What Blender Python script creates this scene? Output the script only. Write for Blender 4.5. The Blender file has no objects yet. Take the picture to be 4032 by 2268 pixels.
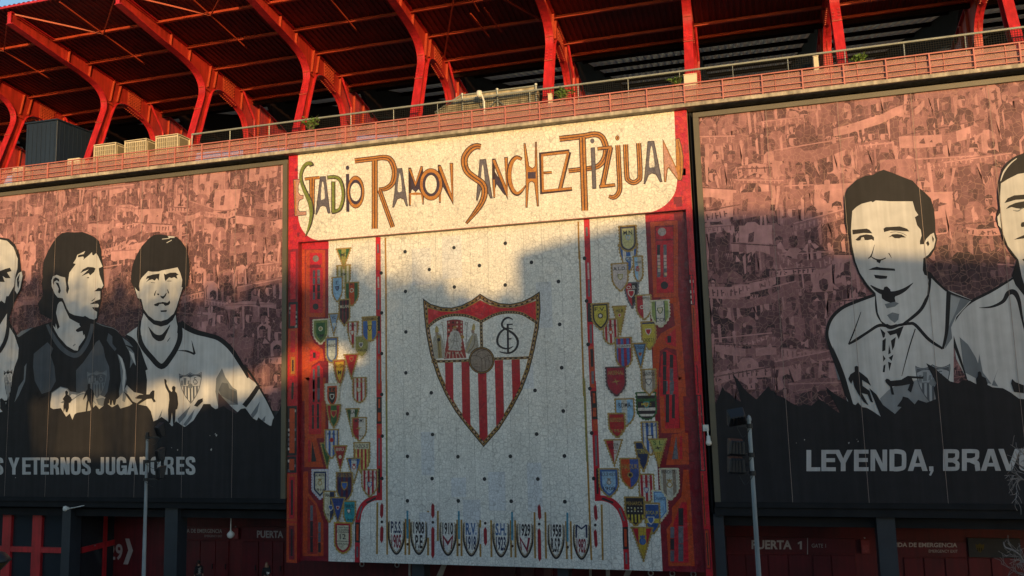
import bpy, bmesh, math, random
from math import sin, cos, radians as R, pi
from mathutils import Vector, Matrix
scn = bpy.context.scene
COL = scn.collection
# ---------------------------------------------------------------- camera
FPX = 3268.979                        # focal length in pixels of the 4032 px wide photograph
CAM = Vector((0, -48, 12.7))
def cam_axes(yaw, pitch, roll):
    f = Vector((-sin(yaw)*cos(pitch), cos(yaw)*cos(pitch), sin(pitch)))
    r = Vector((cos(yaw), sin(yaw), 0)); u = r.cross(f)
    return r*cos(roll)+u*sin(roll), u*cos(roll)-r*sin(roll), f
CR, CU, CF = cam_axes(R(15.5864), R(7.20858), R(-1.6254))
cd = bpy.data.cameras.new('camera'); cam = bpy.data.objects.new('camera', cd); COL.objects.link(cam)
cd.sensor_width = 36; cd.lens = FPX/4032*36; cd.clip_end = 5000; cd.clip_start = .2
M = Matrix(((CR.x, CU.x, -CF.x, CAM.x), (CR.y, CU.y, -CF.y, CAM.y), (CR.z, CU.z, -CF.z, CAM.z), (0, 0, 0, 1)))
cam.matrix_world = M
scn.camera = cam
# ---------------------------------------------------------------- sky, sun, exposure
PHI, ELEV = R(28.8), R(5.2)           # sun to the right of the facade's normal, low
SUNV = Vector((sin(PHI)*cos(ELEV), -cos(PHI)*cos(ELEV), sin(ELEV)))
w = bpy.data.worlds.new('World'); scn.world = w; w.use_nodes = True
sky = w.node_tree.nodes.new('ShaderNodeTexSky'); sky.sky_type = 'NISHITA'; sky.sun_disc = False
sky.sun_elevation = ELEV; sky.sun_rotation = math.atan2(SUNV.x, SUNV.y)
sky.air_density = 1.0; sky.dust_density = 0.5; sky.ozone_density = 1.9
bg = w.node_tree.nodes['Background']; bg.inputs['Strength'].default_value = .15
w.node_tree.links.new(sky.outputs[0], bg.inputs[0])
sl = bpy.data.lights.new('sun', 'SUN'); sl.energy = 2.4; sl.angle = R(.53); sl.color = (1, .63, .25)
sun = bpy.data.objects.new('sun', sl); COL.objects.link(sun); sun.location = (60, -120, 60)
sun.rotation_euler = (-SUNV).to_track_quat('-Z', 'Y').to_euler()
vs = scn.view_settings; vs.view_transform = 'Standard'; vs.look = 'None'; vs.exposure = 1.05; vs.gamma = 1
# ---------------------------------------------------------------- pixel <-> place
def PY(x, y, Y=0.):
    """the point of the vertical plane y=Y seen at photograph pixel (x, y)"""
    d = (x-2016)/FPX*CR-(y-1134)/FPX*CU+CF
    t = (Y-CAM.y)/d.y
    q = CAM+d*t
    return (q.x, q.z)
def crop(x0, y0, s):
    return lambda p: (x0+p[0]*s, y0+p[1]*s)
TL = crop(1120, 500, .3106); TR = crop(1780, 480, .3727); F1 = crop(120, 880, .35903); F2 = crop(480, 880, .3587)
F3 = crop(3240, 640, .4418); F4 = crop(3600, 560, .5106); F0 = crop(0, 900, .5664); BL = crop(300, 1250, .32435)
BR = crop(2700, 1000, .51708); SH = crop(1600, 1100, .48309); P1 = crop(1120, 900, .46908); P2 = crop(1120, 1500, .53012)
P3 = crop(2280, 840, .49713); P4 = crop(2280, 1500, .52993); BS = crop(1380, 1920, .42702); C7 = crop(0, 1400, .5992)
G1 = crop(0, 1900, .4503); G2 = crop(1100, 2100, .34938); G3 = crop(1950, 2100, .36879); G4 = crop(2800, 1950, .47826)
R1 = crop(0, 0, .5245); R2 = crop(1100, 0, .4831); R3 = crop(2100, 0, .4831); R4 = crop(3000, 0, .4279); C8 = crop(2700, 1500, .53)
FULL = crop(0, 0, 1)
# ---------------------------------------------------------------- objects
def ob(name, me, parent=None, mat=None):
    o = bpy.data.objects.new(name, me); COL.objects.link(o)
    if mat is not None and me is not None: me.materials.append(mat)
    if parent is not None:
        o.parent = parent
        o.matrix_parent_inverse = Matrix.Translation(-parent.location)
    return o
def tag(o, label=None, cat=None, group=None, kind=None):
    if label: o['label'] = label
    if cat: o['category'] = cat
    if group: o['group'] = group
    if kind: o['kind'] = kind
    return o
def thing(name, loc, label, cat, group=None):
    o = bpy.data.objects.new(name, None); COL.objects.link(o); o.location = loc; o.empty_display_size = .3
    return tag(o, label, cat, group)
def copy_tree(o, parent=None, dx=None):
    c = o.copy(); COL.objects.link(c)
    if parent is not None: c.parent = parent; c.matrix_parent_inverse = o.matrix_parent_inverse.copy()
    if dx is not None: c.location = o.location+Vector(dx)
    for k in o.children: copy_tree(k, c)
    return c
class MB:
    """collects boxes, prisms and tubes into one mesh"""
    def __init__(s): s.v = []; s.f = []
    def add(s, v, f):
        n = len(s.v); s.v += [tuple(p) for p in v]; s.f += [tuple(i+n for i in q) for q in f]
    def box(s, x0, x1, y0, y1, z0, z1):
        s.add([(x, y, z) for x in (x0, x1) for y in (y0, y1) for z in (z0, z1)],
              [(0, 1, 3, 2), (4, 6, 7, 5), (0, 4, 5, 1), (2, 3, 7, 6), (0, 2, 6, 4), (1, 5, 7, 3)])
    def prism(s, pts, d):
        """closed planar polygon pts (3D) extruded by vector d"""
        n = len(pts); d = Vector(d); a = [Vector(p) for p in pts]
        s.add(a+[p+d for p in a], [tuple(range(n))[::-1], tuple(range(n, 2*n))]+[(i, (i+1) % n, n+(i+1) % n, n+i) for i in range(n)])
    def bar(s, a, b, wx, wz, up=(0, 0, 1)):
        a = Vector(a); b = Vector(b); d = (b-a).normalized(); u = Vector(up)
        if abs(d.dot(u)) > .98: u = Vector((0, 1, 0))
        sx = d.cross(u).normalized(); uz = sx.cross(d)
        o = [sx*(i*wx/2)+uz*(j*wz/2) for i, j in ((-1, -1), (1, -1), (1, 1), (-1, 1))]
        s.add([a+q for q in o]+[b+q for q in o], [(0, 3, 2, 1), (4, 5, 6, 7), (0, 1, 5, 4), (1, 2, 6, 5), (2, 3, 7, 6), (3, 0, 4, 7)])
    def tube(s, pts, r, n=10, cap=True):
        pts = [Vector(p) for p in pts]; rs = r if isinstance(r, (list, tuple)) else [r]*len(pts)
        base = len(s.v); rings = []
        for i, p in enumerate(pts):
            d = (pts[min(i+1, len(pts)-1)]-pts[max(i-1, 0)]).normalized()
            u = Vector((0, 0, 1)) if abs(d.z) < .95 else Vector((1, 0, 0))
            a = d.cross(u).normalized(); b = a.cross(d)
            rings.append([p+(a*cos(2*pi*k/n)+b*sin(2*pi*k/n))*rs[i] for k in range(n)])
        v = [q for rr in rings for q in rr]; f = []
        for i in range(len(pts)-1):
            for k in range(n):
                f.append((i*n+k, i*n+(k+1) % n, (i+1)*n+(k+1) % n, (i+1)*n+k))
        if cap: f += [tuple(range(n))[::-1], tuple(range((len(pts)-1)*n, len(pts)*n))]
        s.add(v, f)
    def lathe(s, prof, c, n=16):
        c = Vector(c); v = [c+Vector((r*cos(2*pi*k/n), r*sin(2*pi*k/n), z)) for r, z in prof for k in range(n)]; f = []
        for i in range(len(prof)-1):
            for k in range(n): f.append((i*n+k, i*n+(k+1) % n, (i+1)*n+(k+1) % n, (i+1)*n+k))
        s.add(v, f)
    def torus(s, c, r, t, axis='y', n=16, m=6):
        c = Vector(c); v = []; f = []
        for i in range(n):
            a = 2*pi*i/n
            for j in range(m):
                b = 2*pi*j/m; rr = r+t*cos(b)
                p = Vector((rr*cos(a), t*sin(b), rr*sin(a))) if axis == 'y' else Vector((rr*cos(a), rr*sin(a), t*sin(b)))
                v.append(c+p); f.append((i*m+j, i*m+(j+1) % m, ((i+1) % n)*m+(j+1) % m, ((i+1) % n)*m+j))
        s.add(v, f)
    def build(s, name, mat, parent=None, bevel=0, smooth=False):
        me = bpy.data.meshes.new(name); me.from_pydata(s.v, [], s.f); me.validate()
        bm = bmesh.new(); bm.from_mesh(me); bmesh.ops.recalc_face_normals(bm, faces=bm.faces)
        if bevel: bmesh.ops.bevel(bm, geom=[e for e in bm.edges if e.calc_face_angle(0) > .6], offset=bevel, segments=1, affect='EDGES')
        bm.to_mesh(me); bm.free()
        if smooth: me.polygons.foreach_set('use_smooth', [True]*len(me.polygons))
        return ob(name, me, parent, mat)
def s2l(c): return tuple(((v/255+.055)/1.055)**2.4 if v > 10 else v/255/12.92 for v in c)
# ---------------------------------------------------------------- materials
def nodes(name):
    m = bpy.data.materials.new(name); m.use_nodes = True; nt = m.node_tree
    return m, nt, nt.nodes['Principled BSDF']
def N(nt, t, **kw):
    n = nt.nodes.new(t)
    for k, v in kw.items():
        if k in n.inputs: n.inputs[k].default_value = v
        else: setattr(n, k, v)
    return n
def mth(nt, op, a, b=None):
    n = nt.nodes.new('ShaderNodeMath'); n.operation = op
    for i, v in enumerate((a, b)):
        if v is None: continue
        if isinstance(v, (int, float)): n.inputs[i].default_value = v
        else: nt.links.new(v, n.inputs[i])
    return n.outputs[0]
def mul_col(nt, col, fac):
    """colour socket times a grey factor socket"""
    n = nt.nodes.new('ShaderNodeVectorMath'); n.operation = 'SCALE'
    nt.links.new(col, n.inputs[0]); nt.links.new(fac, n.inputs['Scale']); return n.outputs[0]
def noise_fac(nt, scale, lo, hi, detail=5, stretch=None, pos=None):
    L = nt.links
    if pos is None: pos = N(nt, 'ShaderNodeNewGeometry').outputs['Position']
    if stretch:
        m = N(nt, 'ShaderNodeMapping'); m.inputs['Scale'].default_value = stretch; L.new(pos, m.inputs[0]); pos = m.outputs[0]
    n = N(nt, 'ShaderNodeTexNoise', Scale=scale, Detail=detail); L.new(pos, n.inputs['Vector'])
    r = N(nt, 'ShaderNodeMapRange'); L.new(n.outputs['Fac'], r.inputs[0])
    for k, v in ((1, .3), (2, .7), (3, lo), (4, hi)): r.inputs[k].default_value = v
    return r.outputs[0]
def mat(name, col, rough=.6, var=.15, scale=2., metal=0, bump=0, stretch=None, spec=.5, streak=0):
    m, nt, b = nodes(name); L = nt.links
    rgb = N(nt, 'ShaderNodeRGB'); rgb.outputs[0].default_value = (*col, 1)
    f = noise_fac(nt, scale, 1-var, 1+var, stretch=stretch)
    if streak:
        f = mth(nt, 'MULTIPLY', f, noise_fac(nt, 1.5, 1-streak, 1+streak*.5, stretch=(3, 3, .25)))
    L.new(mul_col(nt, rgb.outputs[0], f), b.inputs['Base Color'])
    b.inputs['Roughness'].default_value = rough; b.inputs['Metallic'].default_value = metal
    b.inputs['Specular IOR Level'].default_value = spec
    if bump:
        bp = N(nt, 'ShaderNodeBump', Strength=bump, Distance=.02); nz = N(nt, 'ShaderNodeTexNoise', Scale=scale*8, Detail=6)
        L.new(N(nt, 'ShaderNodeNewGeometry').outputs['Position'], nz.inputs['Vector'])
        L.new(nz.outputs['Fac'], bp.inputs['Height']); L.new(bp.outputs[0], b.inputs['Normal'])
    return m
def mat_mosaic():
    """broken tile mosaic: tile pigment from the attribute, irregular grout, tile to tile differences"""
    m, nt, b = nodes('broken_tile_mosaic'); L = nt.links
    att = N(nt, 'ShaderNodeAttribute'); att.attribute_name = 'Col'
    g = N(nt, 'ShaderNodeNewGeometry'); sx = N(nt, 'ShaderNodeSeparateXYZ'); L.new(g.outputs['Position'], sx.inputs[0])
    cx = N(nt, 'ShaderNodeCombineXYZ'); L.new(sx.outputs[0], cx.inputs[0]); L.new(sx.outputs[2], cx.inputs[1])
    nz = N(nt, 'ShaderNodeTexNoise', Scale=.55, Detail=2); L.new(cx.outputs[0], nz.inputs['Vector'])
    va = N(nt, 'ShaderNodeVectorMath', operation='MULTIPLY_ADD'); L.new(nz.outputs['Color'], va.inputs[0])
    va.inputs[1].default_value = (.7, .7, 0); L.new(cx.outputs[0], va.inputs[2])
    ve = N(nt, 'ShaderNodeTexVoronoi', feature='DISTANCE_TO_EDGE', Scale=3.1, Randomness=.72); L.new(va.outputs[0], ve.inputs['Vector'])
    vc = N(nt, 'ShaderNodeTexVoronoi', feature='F1', Scale=3.1, Randomness=.72); L.new(va.outputs[0], vc.inputs['Vector'])
    blk = N(nt, 'ShaderNodeTexVoronoi', feature='F1', distance='CHEBYCHEV', Scale=.42); L.new(cx.outputs[0], blk.inputs['Vector'])
    sb = N(nt, 'ShaderNodeSeparateColor'); L.new(blk.outputs['Color'], sb.inputs[0])
    scl = mth(nt, 'ADD', 4.3, mth(nt, 'MULTIPLY', mth(nt, 'GREATER_THAN', sb.outputs[0], .5), 2.3))
    L.new(scl, ve.inputs['Scale']); L.new(scl, vc.inputs['Scale'])
    rg = N(nt, 'ShaderNodeMapRange'); L.new(ve.outputs['Distance'], rg.inputs[0])
    for k, v in ((1, .0), (2, .085), (3, .60), (4, 1.)): rg.inputs[k].default_value = v
    sc = N(nt, 'ShaderNodeSeparateColor'); L.new(vc.outputs['Color'], sc.inputs[0])
    tv = N(nt, 'ShaderNodeMapRange'); L.new(sc.outputs[0], tv.inputs[0])
    for k, v in ((3, .92), (4, 1.05)): tv.inputs[k].default_value = v
    big = noise_fac(nt, .35, .93, 1.05)
    st = noise_fac(nt, 1.2, .93, 1.03, stretch=(2.5, 1, .18))
    f = mth(nt, 'MULTIPLY', mth(nt, 'MULTIPLY', rg.outputs[0], tv.outputs[0]), mth(nt, 'MULTIPLY', big, st))
    L.new(mul_col(nt, att.outputs['Color'], f), b.inputs['Base Color'])
    rr = N(nt, 'ShaderNodeMapRange'); L.new(sc.outputs[1], rr.inputs[0])
    for k, v in ((3, .28), (4, .6)): rr.inputs[k].default_value = v
    L.new(rr.outputs[0], b.inputs['Roughness'])
    bp = N(nt, 'ShaderNodeBump', Strength=.35, Distance=.01); L.new(rg.outputs[0], bp.inputs['Height'])
    tl = N(nt, 'ShaderNodeVectorMath', operation='MULTIPLY_ADD'); L.new(vc.outputs['Color'], tl.inputs[0]); tl.inputs[1].default_value = (.09, .09, .09); tl.inputs[2].default_value = (-.045, -.045, -.045)
    ta = N(nt, 'ShaderNodeVectorMath', operation='ADD'); L.new(tl.outputs[0], ta.inputs[0]); L.new(bp.outputs[0], ta.inputs[1])
    tn = N(nt, 'ShaderNodeVectorMath', operation='NORMALIZE'); L.new(ta.outputs[0], tn.inputs[0]); L.new(tn.outputs[0], b.inputs['Normal'])
    return m
def mat_print(name, crackle):
    """painted panel; the crowd part carries a pale crackle of mosaic joints"""
    m, nt, b = nodes(name); L = nt.links
    att = N(nt, 'ShaderNodeAttribute'); att.attribute_name = 'Col'
    c = mul_col(nt, att.outputs['Color'], noise_fac(nt, 1.4, .92, 1.06))
    c = mul_col(nt, c, noise_fac(nt, .8, .84, 1.10, stretch=(4, 1, .22)))
    c = mul_col(nt, c, noise_fac(nt, .16, .90, 1.08))
    gp = N(nt, 'ShaderNodeNewGeometry'); sp_ = N(nt, 'ShaderNodeSeparateXYZ'); L.new(gp.outputs['Position'], sp_.inputs[0])
    wn = N(nt, 'ShaderNodeTexWhiteNoise', noise_dimensions='1D'); L.new(mth(nt, 'FLOOR', mth(nt, 'MULTIPLY', sp_.outputs[0], .305)), wn.inputs['W'])
    pr = N(nt, 'ShaderNodeMapRange'); L.new(wn.outputs['Value'], pr.inputs[0]); pr.inputs[3].default_value = .93; pr.inputs[4].default_value = 1.06
    c = mul_col(nt, c, pr.outputs[0])
    if crackle:
        g = N(nt, 'ShaderNodeNewGeometry')
        mp = N(nt, 'ShaderNodeMapping'); mp.inputs['Scale'].default_value = (1, 0, 1); L.new(g.outputs['Position'], mp.inputs[0])
        c = mul_col(nt, c, noise_fac(nt, 2.0, .84, 1.14, detail=6, pos=mp.outputs[0]))
        ve = N(nt, 'ShaderNodeTexVoronoi', feature='DISTANCE_TO_EDGE', Scale=3.1); L.new(mp.outputs[0], ve.inputs['Vector'])
        r = N(nt, 'ShaderNodeMapRange'); L.new(ve.outputs['Distance'], r.inputs[0])
        for k, v in ((1, .008), (2, .05), (3, .26), (4, 0.)): r.inputs[k].default_value = v
        mx = N(nt, 'ShaderNodeMix', data_type='RGBA'); L.new(r.outputs[0], mx.inputs[0]); L.new(c, mx.inputs[6]); mx.inputs[7].default_value = (.56, .33, .27, 1)
        c = mx.outputs[2]
    L.new(c, b.inputs['Base Color']); b.inputs['Roughness'].default_value = .55; b.inputs['Specular IOR Level'].default_value = .1
    return m
def mat_veil(name, col, alpha, grid=None):
    m, nt, b = nodes(name); L = nt.links
    out = nt.nodes['Material Output']; tr = N(nt, 'ShaderNodeBsdfTransparent'); mx = N(nt, 'ShaderNodeMixShader')
    f = noise_fac(nt, 1.3, .9, 1.1)
    rgb = N(nt, 'ShaderNodeRGB'); rgb.outputs[0].default_value = (*col, 1); L.new(mul_col(nt, rgb.outputs[0], f), b.inputs['Base Color'])
    b.inputs['Roughness'].default_value = .55
    if grid:
        g = N(nt, 'ShaderNodeNewGeometry'); sx = N(nt, 'ShaderNodeSeparateXYZ'); L.new(g.outputs['Position'], sx.inputs[0])
        a = mth(nt, 'LESS_THAN', mth(nt, 'FRACT', mth(nt, 'MULTIPLY', sx.outputs[0], 1/grid)), alpha)
        c = mth(nt, 'LESS_THAN', mth(nt, 'FRACT', mth(nt, 'MULTIPLY', sx.outputs[2], 1/grid)), alpha)
        L.new(mth(nt, 'MAXIMUM', a, c), mx.inputs[0])
    else: L.new(mth(nt, 'MULTIPLY', f, alpha), mx.inputs[0])
    L.new(tr.outputs[0], mx.inputs[1]); L.new(b.outputs[0], mx.inputs[2]); L.new(mx.outputs[0], out.inputs[0])
    return m
MOS = mat_mosaic(); PRC = mat_print('crowd_print', True); PRP = mat_print('flat_print', False)
M_RED = mat('red_steel', (.46, .018, .026), .45, .2, .9, streak=.3, bump=.12)
M_WEB = mat('sheen_tinted_web', (.35, .023, .015), .5, .22, 1.1, streak=.35, bump=.12)  # same paint as the flanges; the warm sheen is put into its colour
M_DECK = mat('red_roof_sheet', (.125, .008, .008), .55, .25, .6)
M_PURL = mat('purlin_steel', (.35, .046, .02), .5, .15, 1)
M_GREYDECK = mat('grey_roof_sheet', (.32, .30, .30), .6, .2, .7, stretch=(1, .3, 1))
_m = M_GREYDECK.node_tree; _tr = N(_m, 'ShaderNodeBsdfTranslucent'); _tr.inputs[0].default_value = (.6, .5, .45, 1); _mx = N(_m, 'ShaderNodeMixShader'); _mx.inputs[0].default_value = .05  # translucency added so sunlight from above brightens the underside
_m.links.new(_m.nodes['Principled BSDF'].outputs[0], _mx.inputs[1]); _m.links.new(_tr.outputs[0], _mx.inputs[2]); _m.links.new(_mx.outputs[0], _m.nodes['Material Output'].inputs[0])
M_DARKSTEEL = mat('dark_steel', (.012, .006, .006), .8, .2, 1, spec=.05)
M_CONC = mat('weathered_concrete', (.36, .32, .26), .85, .35, 1.6, bump=.4, streak=.35)
M_NAVY = mat('navy_panel', (.022, .028, .036), .5, .15, 1)
M_BLACKWALL = mat('dark_wall', (.014, .015, .017), .8, .2, 1, spec=.15)
M_BLUECAB = mat('blue_cladding', (.007, .017, .040), .55, .12, .7, stretch=(1, 1, .2))
M_REDWALL = mat('red_painted_wall', (.105, .005, .008), .55, .25, .7, streak=.3)
M_REDDOOR = mat('red_door', (.10, .004, .008), .45, .25, .9, streak=.25)
M_FRAME = mat('billboard_frame', (.1, .085, .055), .5, .12, .6)
M_RAIL = mat('faded_red_rail', (.44, .145, .125), .6, .15, 1)
M_GREYRAIL = mat('galvanised_rail', (.30, .33, .32), .45, .12, 2, metal=.3)
M_POLE = mat('galvanised_pole', (.27, .30, .31), .5, .12, 1.2, streak=.2)
M_BLACK = mat('black_metal', (.012, .013, .016), .5, .2, 2)
M_WHITE = mat('white_plastic', (.6, .6, .56), .5, .08, 2)
M_CREAM = mat('cream_metal', (.58, .50, .36), .5, .12, 2)
M_GRILLE = mat('grille_dark', (.20, .17, .11), .6, .25, 14)
M_LETTER = mat('pale_letters', (.42, .40, .39), .6, .08, 2)
M_SEAM = mat('panel_seam', (.34, .30, .27), .6, .3, 2)
M_CONCR2 = mat('stair_concrete', (.36, .32, .23), .9, .4, 2.2, bump=.5, streak=.3)
M_VEIL = mat_veil('pink_mesh_panel', (.40, .20, .175), .5)
M_NET = mat_veil('black_netting', (.012, .012, .012), .19, grid=.13); M_NET.node_tree.nodes['Principled BSDF'].inputs['Specular IOR Level'].default_value = .05
M_GROUND = mat('street_paving', (.16, .15, .14), .85, .2, .6, bump=.3)
M_ASPH = mat('asphalt', (.05, .05, .052), .85, .25, 1.5, bump=.4)
M_BARK = mat('bark', (.13, .10, .08), .9, .3, 5, bump=.6)
M_TWIG = mat('grey_bark', (.24, .20, .18), .9, .25, 8, bump=.4)
M_LEAF = mat('leaves', (.055, .085, .02), .6, .45, 1.5)
M_FERN = mat('ledge_plant_leaves', (.12, .22, .05), .6, .4, 6)
M_BUILD = mat('render_facade', (.42, .36, .28), .8, .12, .5, streak=.15)
M_GLASS, nt_, b_ = nodes('dark_glass'); b_.inputs['Base Color'].default_value = (.02, .025, .03, 1); b_.inputs['Roughness'].default_value = .07
bpn = N(nt_, 'ShaderNodeBump', Strength=.06, Distance=.05); nzn = N(nt_, 'ShaderNodeTexNoise', Scale=.9); nt_.links.new(N(nt_, 'ShaderNodeNewGeometry').outputs[0], nzn.inputs[0])
nt_.links.new(nzn.outputs[0], bpn.inputs['Height']); nt_.links.new(bpn.outputs[0], b_.inputs['Normal'])
M_SKIN = mat('skin', (.42, .24, .17), .5, .05, 3); M_HAIRD = mat('dark_hair', (.03, .02, .016), .6, .3, 20); M_HAIRB = mat('fair_hair', (.24, .15, .07), .6, .3, 20)
M_COAT = mat('black_cloth', (.014, .014, .016), .85, .25, 5, bump=.2); M_JEAN = mat('dark_trousers', (.03, .035, .05), .85, .2, 5)

# ---------------------------------------------------------------- flat artwork lying on a wall
def smooth(pts, n=6, closed=False):
    if len(pts) < 3: return pts
    out = []; m = len(pts)
    rng = range(m) if closed else range(m-1)
    for i in rng:
        p0 = pts[(i-1) % m] if closed or i > 0 else pts[0]; p1 = pts[i]; p2 = pts[(i+1) % m]
        p3 = pts[(i+2) % m] if closed or i+2 < m else pts[-1]
        for k in range(n):
            t = k/n; a = []
            for j in range(len(p1)):
                a.append(.5*(2*p1[j]+(p2[j]-p0[j])*t+(2*p0[j]-5*p1[j]+4*p2[j]-p3[j])*t*t+(3*p1[j]-p0[j]-3*p2[j]+p3[j])*t**3))
            out.append(tuple(a))
    if not closed: out.append(tuple(pts[-1]))
    return out
def ell(cx, cy, rx, ry=None, n=20):
    ry = rx if ry is None else ry
    return [(cx+rx*cos(2*pi*k/n), cy+ry*sin(2*pi*k/n)) for k in range(n)]
def rect(x0, y0, x1, y1): return [(x0, y0), (x1, y0), (x1, y1), (x0, y1)]
def clip(poly, a, b, c):
    """keep the part of poly with a*x+b*y<=c"""
    out = []; n = len(poly)
    for i in range(n):
        p, q = poly[i], poly[(i+1) % n]; dp = a*p[0]+b*p[1]-c; dq = a*q[0]+b*q[1]-c
        if dp <= 0: out.append(p)
        if dp*dq < 0:
            t = dp/(dp-dq); out.append((p[0]+(q[0]-p[0])*t, p[1]+(q[1]-p[1])*t))
    return out
def clip_rect(p, x0, x1, z0, z1):
    for a, b, c in ((1, 0, x1), (-1, 0, -x0), (0, 1, z1), (0, -1, -z0)):
        p = clip(p, a, b, c)
        if len(p) < 3: return []
    return p
def inset(poly, d):
    """mitred offset of a closed polygon towards its inside by d"""
    n = len(poly); A = sum(poly[i][0]*poly[(i+1) % n][1]-poly[(i+1) % n][0]*poly[i][1] for i in range(n)); sg = 1 if A > 0 else -1
    out = []
    for i in range(n):
        p0, p1, p2 = Vector(poly[i-1][:2]), Vector(poly[i][:2]), Vector(poly[(i+1) % n][:2])
        a = (p1-p0); b = (p2-p1)
        if a.length < 1e-9 or b.length < 1e-9: out.append(tuple(p1)); continue
        a.normalize(); b.normalize()
        na = Vector((-a.y, a.x))*sg; nb = Vector((-b.y, b.x))*sg; mm = na+nb
        if mm.length < 1e-6: mm = na
        mm.normalize(); k = max(mm.dot(na), .35)
        q = p1+mm*(d/k); out.append((q.x, q.y))
    return out
_tx = {}
def glyphs(s, bold=0.):
    key = (s, bold)
    if key not in _tx:
        cu = bpy.data.curves.new('t', 'FONT'); cu.body = s; cu.size = 1; cu.resolution_u = 3; cu.offset = bold
        o = bpy.data.objects.new('t', cu); COL.objects.link(o); bpy.context.view_layer.update()
        me = bpy.data.meshes.new_from_object(o.evaluated_get(bpy.context.evaluated_depsgraph_get()))
        vs_ = [(v.co.x, v.co.y) for v in me.vertices]; fs = [tuple(p.vertices) for p in me.polygons]
        bpy.data.objects.remove(o); bpy.data.curves.remove(cu); bpy.data.meshes.remove(me)
        _tx[key] = (vs_, fs)
    return _tx[key]
CAPH = max(v[1] for v in glyphs('H')[0])
class Art:
    """flat coloured shapes on the plane y=Y; each layer stands a hair proud of the one below"""
    def __init__(s, Y, step=.0015, jn=5, js=.06): s.Y = Y; s.step = step; s.jn = jn; s.js = js; s.v = []; s.f = []; s.c = []
    def xz(s, pts, col, layer):
        if len(pts) < 3: return
        n = len(s.v); y = s.Y-(layer+(len(s.f) % s.jn)*s.js)*s.step
        A = sum(pts[i][0]*pts[(i+1) % len(pts)][1]-pts[(i+1) % len(pts)][0]*pts[i][1] for i in range(len(pts)))
        if A < 0: pts = pts[::-1]
        s.v += [(p[0], y, p[1]) for p in pts]; s.f.append(tuple(range(n, n+len(pts)))); s.c += [(*col, 1)]*len(pts)
    def poly(s, pts, col, layer, cr=FULL, border=None, sm=0):
        if sm: pts = smooth(pts, sm, True)
        if border: s.xz([PY(*cr(p), s.Y) for p in inset(pts, -border[1])], border[0], layer)
        s.xz([PY(*cr(p), s.Y) for p in pts], col, layer+(1 if border else 0))
    def stroke(s, pts, wd, col, layer, cr=FULL, sm=6, closed=False, cap=True):
        """band of width wd (number or one per point) along pts"""
        P = [(p[0], p[1], (wd if isinstance(wd, (int, float)) else wd[i])) for i, p in enumerate(pts)]
        if sm and len(P) > 2: P = smooth(P, sm, closed)
        q = [P[0]]
        for p in P[1:]:
            if abs(p[0]-q[-1][0])+abs(p[1]-q[-1][1]) > 1e-6: q.append(p)
        P = q; n = len(P); Lf = []; Rt = []
        for i in range(n):
            a = Vector(P[i-1][:2]) if (i > 0 or closed) else None; b = Vector(P[i][:2]); c = Vector(P[(i+1) % n][:2]) if (i < n-1 or closed) else None
            d1 = (b-a).normalized() if a is not None else None; d2 = (c-b).normalized() if c is not None else None
            d1 = d1 or d2; d2 = d2 or d1
            n1 = Vector((-d1.y, d1.x)); n2 = Vector((-d2.y, d2.x)); mm = n1+n2
            mm = n1 if mm.length < .2 else mm.normalized()
            h = P[i][2]/2/max(mm.dot(n1), .45)
            Lf.append(b+mm*h); Rt.append(b-mm*h)
        m = n if closed else n-1
        # one strip: shared outline drawn quad by quad
        for i in range(m):
            j = (i+1) % n
            s.xz([PY(*cr(t), s.Y) for t in (Lf[i], Lf[j], Rt[j], Rt[i])], col, layer)
    def text(s, t, quad, col, layer, cr=FULL, bold=0.):
        """t fills the pixel quad TL, TR, BR, BL (cap height, full width)"""
        vs_, fs = glyphs(t, bold)
        if not vs_: return
        x0 = min(v[0] for v in vs_); x1 = max(v[0] for v in vs_)
        def mp(v):
            u = (v[0]-x0)/(x1-x0); k = (v[1]+bold)/(CAPH+2*bold)
            a, b, c, d = quad
            tx = a[0]+(b[0]-a[0])*u, a[1]+(b[1]-a[1])*u; bx = d[0]+(c[0]-d[0])*u, d[1]+(c[1]-d[1])*u
            return PY(*cr((bx[0]+(tx[0]-bx[0])*k, bx[1]+(tx[1]-bx[1])*k)), s.Y)
        pts = [mp(v) for v in vs_]
        for f in fs: s.xz([pts[i] for i in f], col, layer)
    def text_xz(s, t, x0_, x1_, z0_, z1_, col, layer, bold=0.):
        vs_, fs = glyphs(t, bold)
        if not vs_: return
        x0 = min(v[0] for v in vs_); x1 = max(v[0] for v in vs_)
        pts = [(x0_+(v[0]-x0)/(x1-x0)*(x1_-x0_), z0_+(v[1]+bold)/(CAPH+2*bold)*(z1_-z0_)) for v in vs_]
        for f in fs: s.xz([pts[i] for i in f], col, layer)
    def build(s, name, mt, parent):
        me = bpy.data.meshes.new(name); me.from_pydata(s.v, [], s.f)
        at = me.color_attributes.new('Col', 'FLOAT_COLOR', 'POINT'); at.data.foreach_set('color', [x for c in s.c for x in c])
        me.update()
        return ob(name, me, parent, mt)
# ================================================================ THE STREET
mb = MB(); mb.add([(-400, -400, 0), (400, -400, 0), (400, 400, 0), (-400, 400, 0)], [(0, 1, 2, 3)])
tag(mb.build('ground', M_GROUND), kind='structure')
mb = MB(); mb.box(-200, 200, -30, -18, .004, .008)
tag(mb.build('road', M_ASPH), kind='structure')
mb = MB(); mb.box(-200, 200, -18, -17.7, 0, .14); mb.box(-200, 200, -30.3, -30, 0, .14)
tag(mb.build('kerb', M_CONC), kind='structure')
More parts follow.
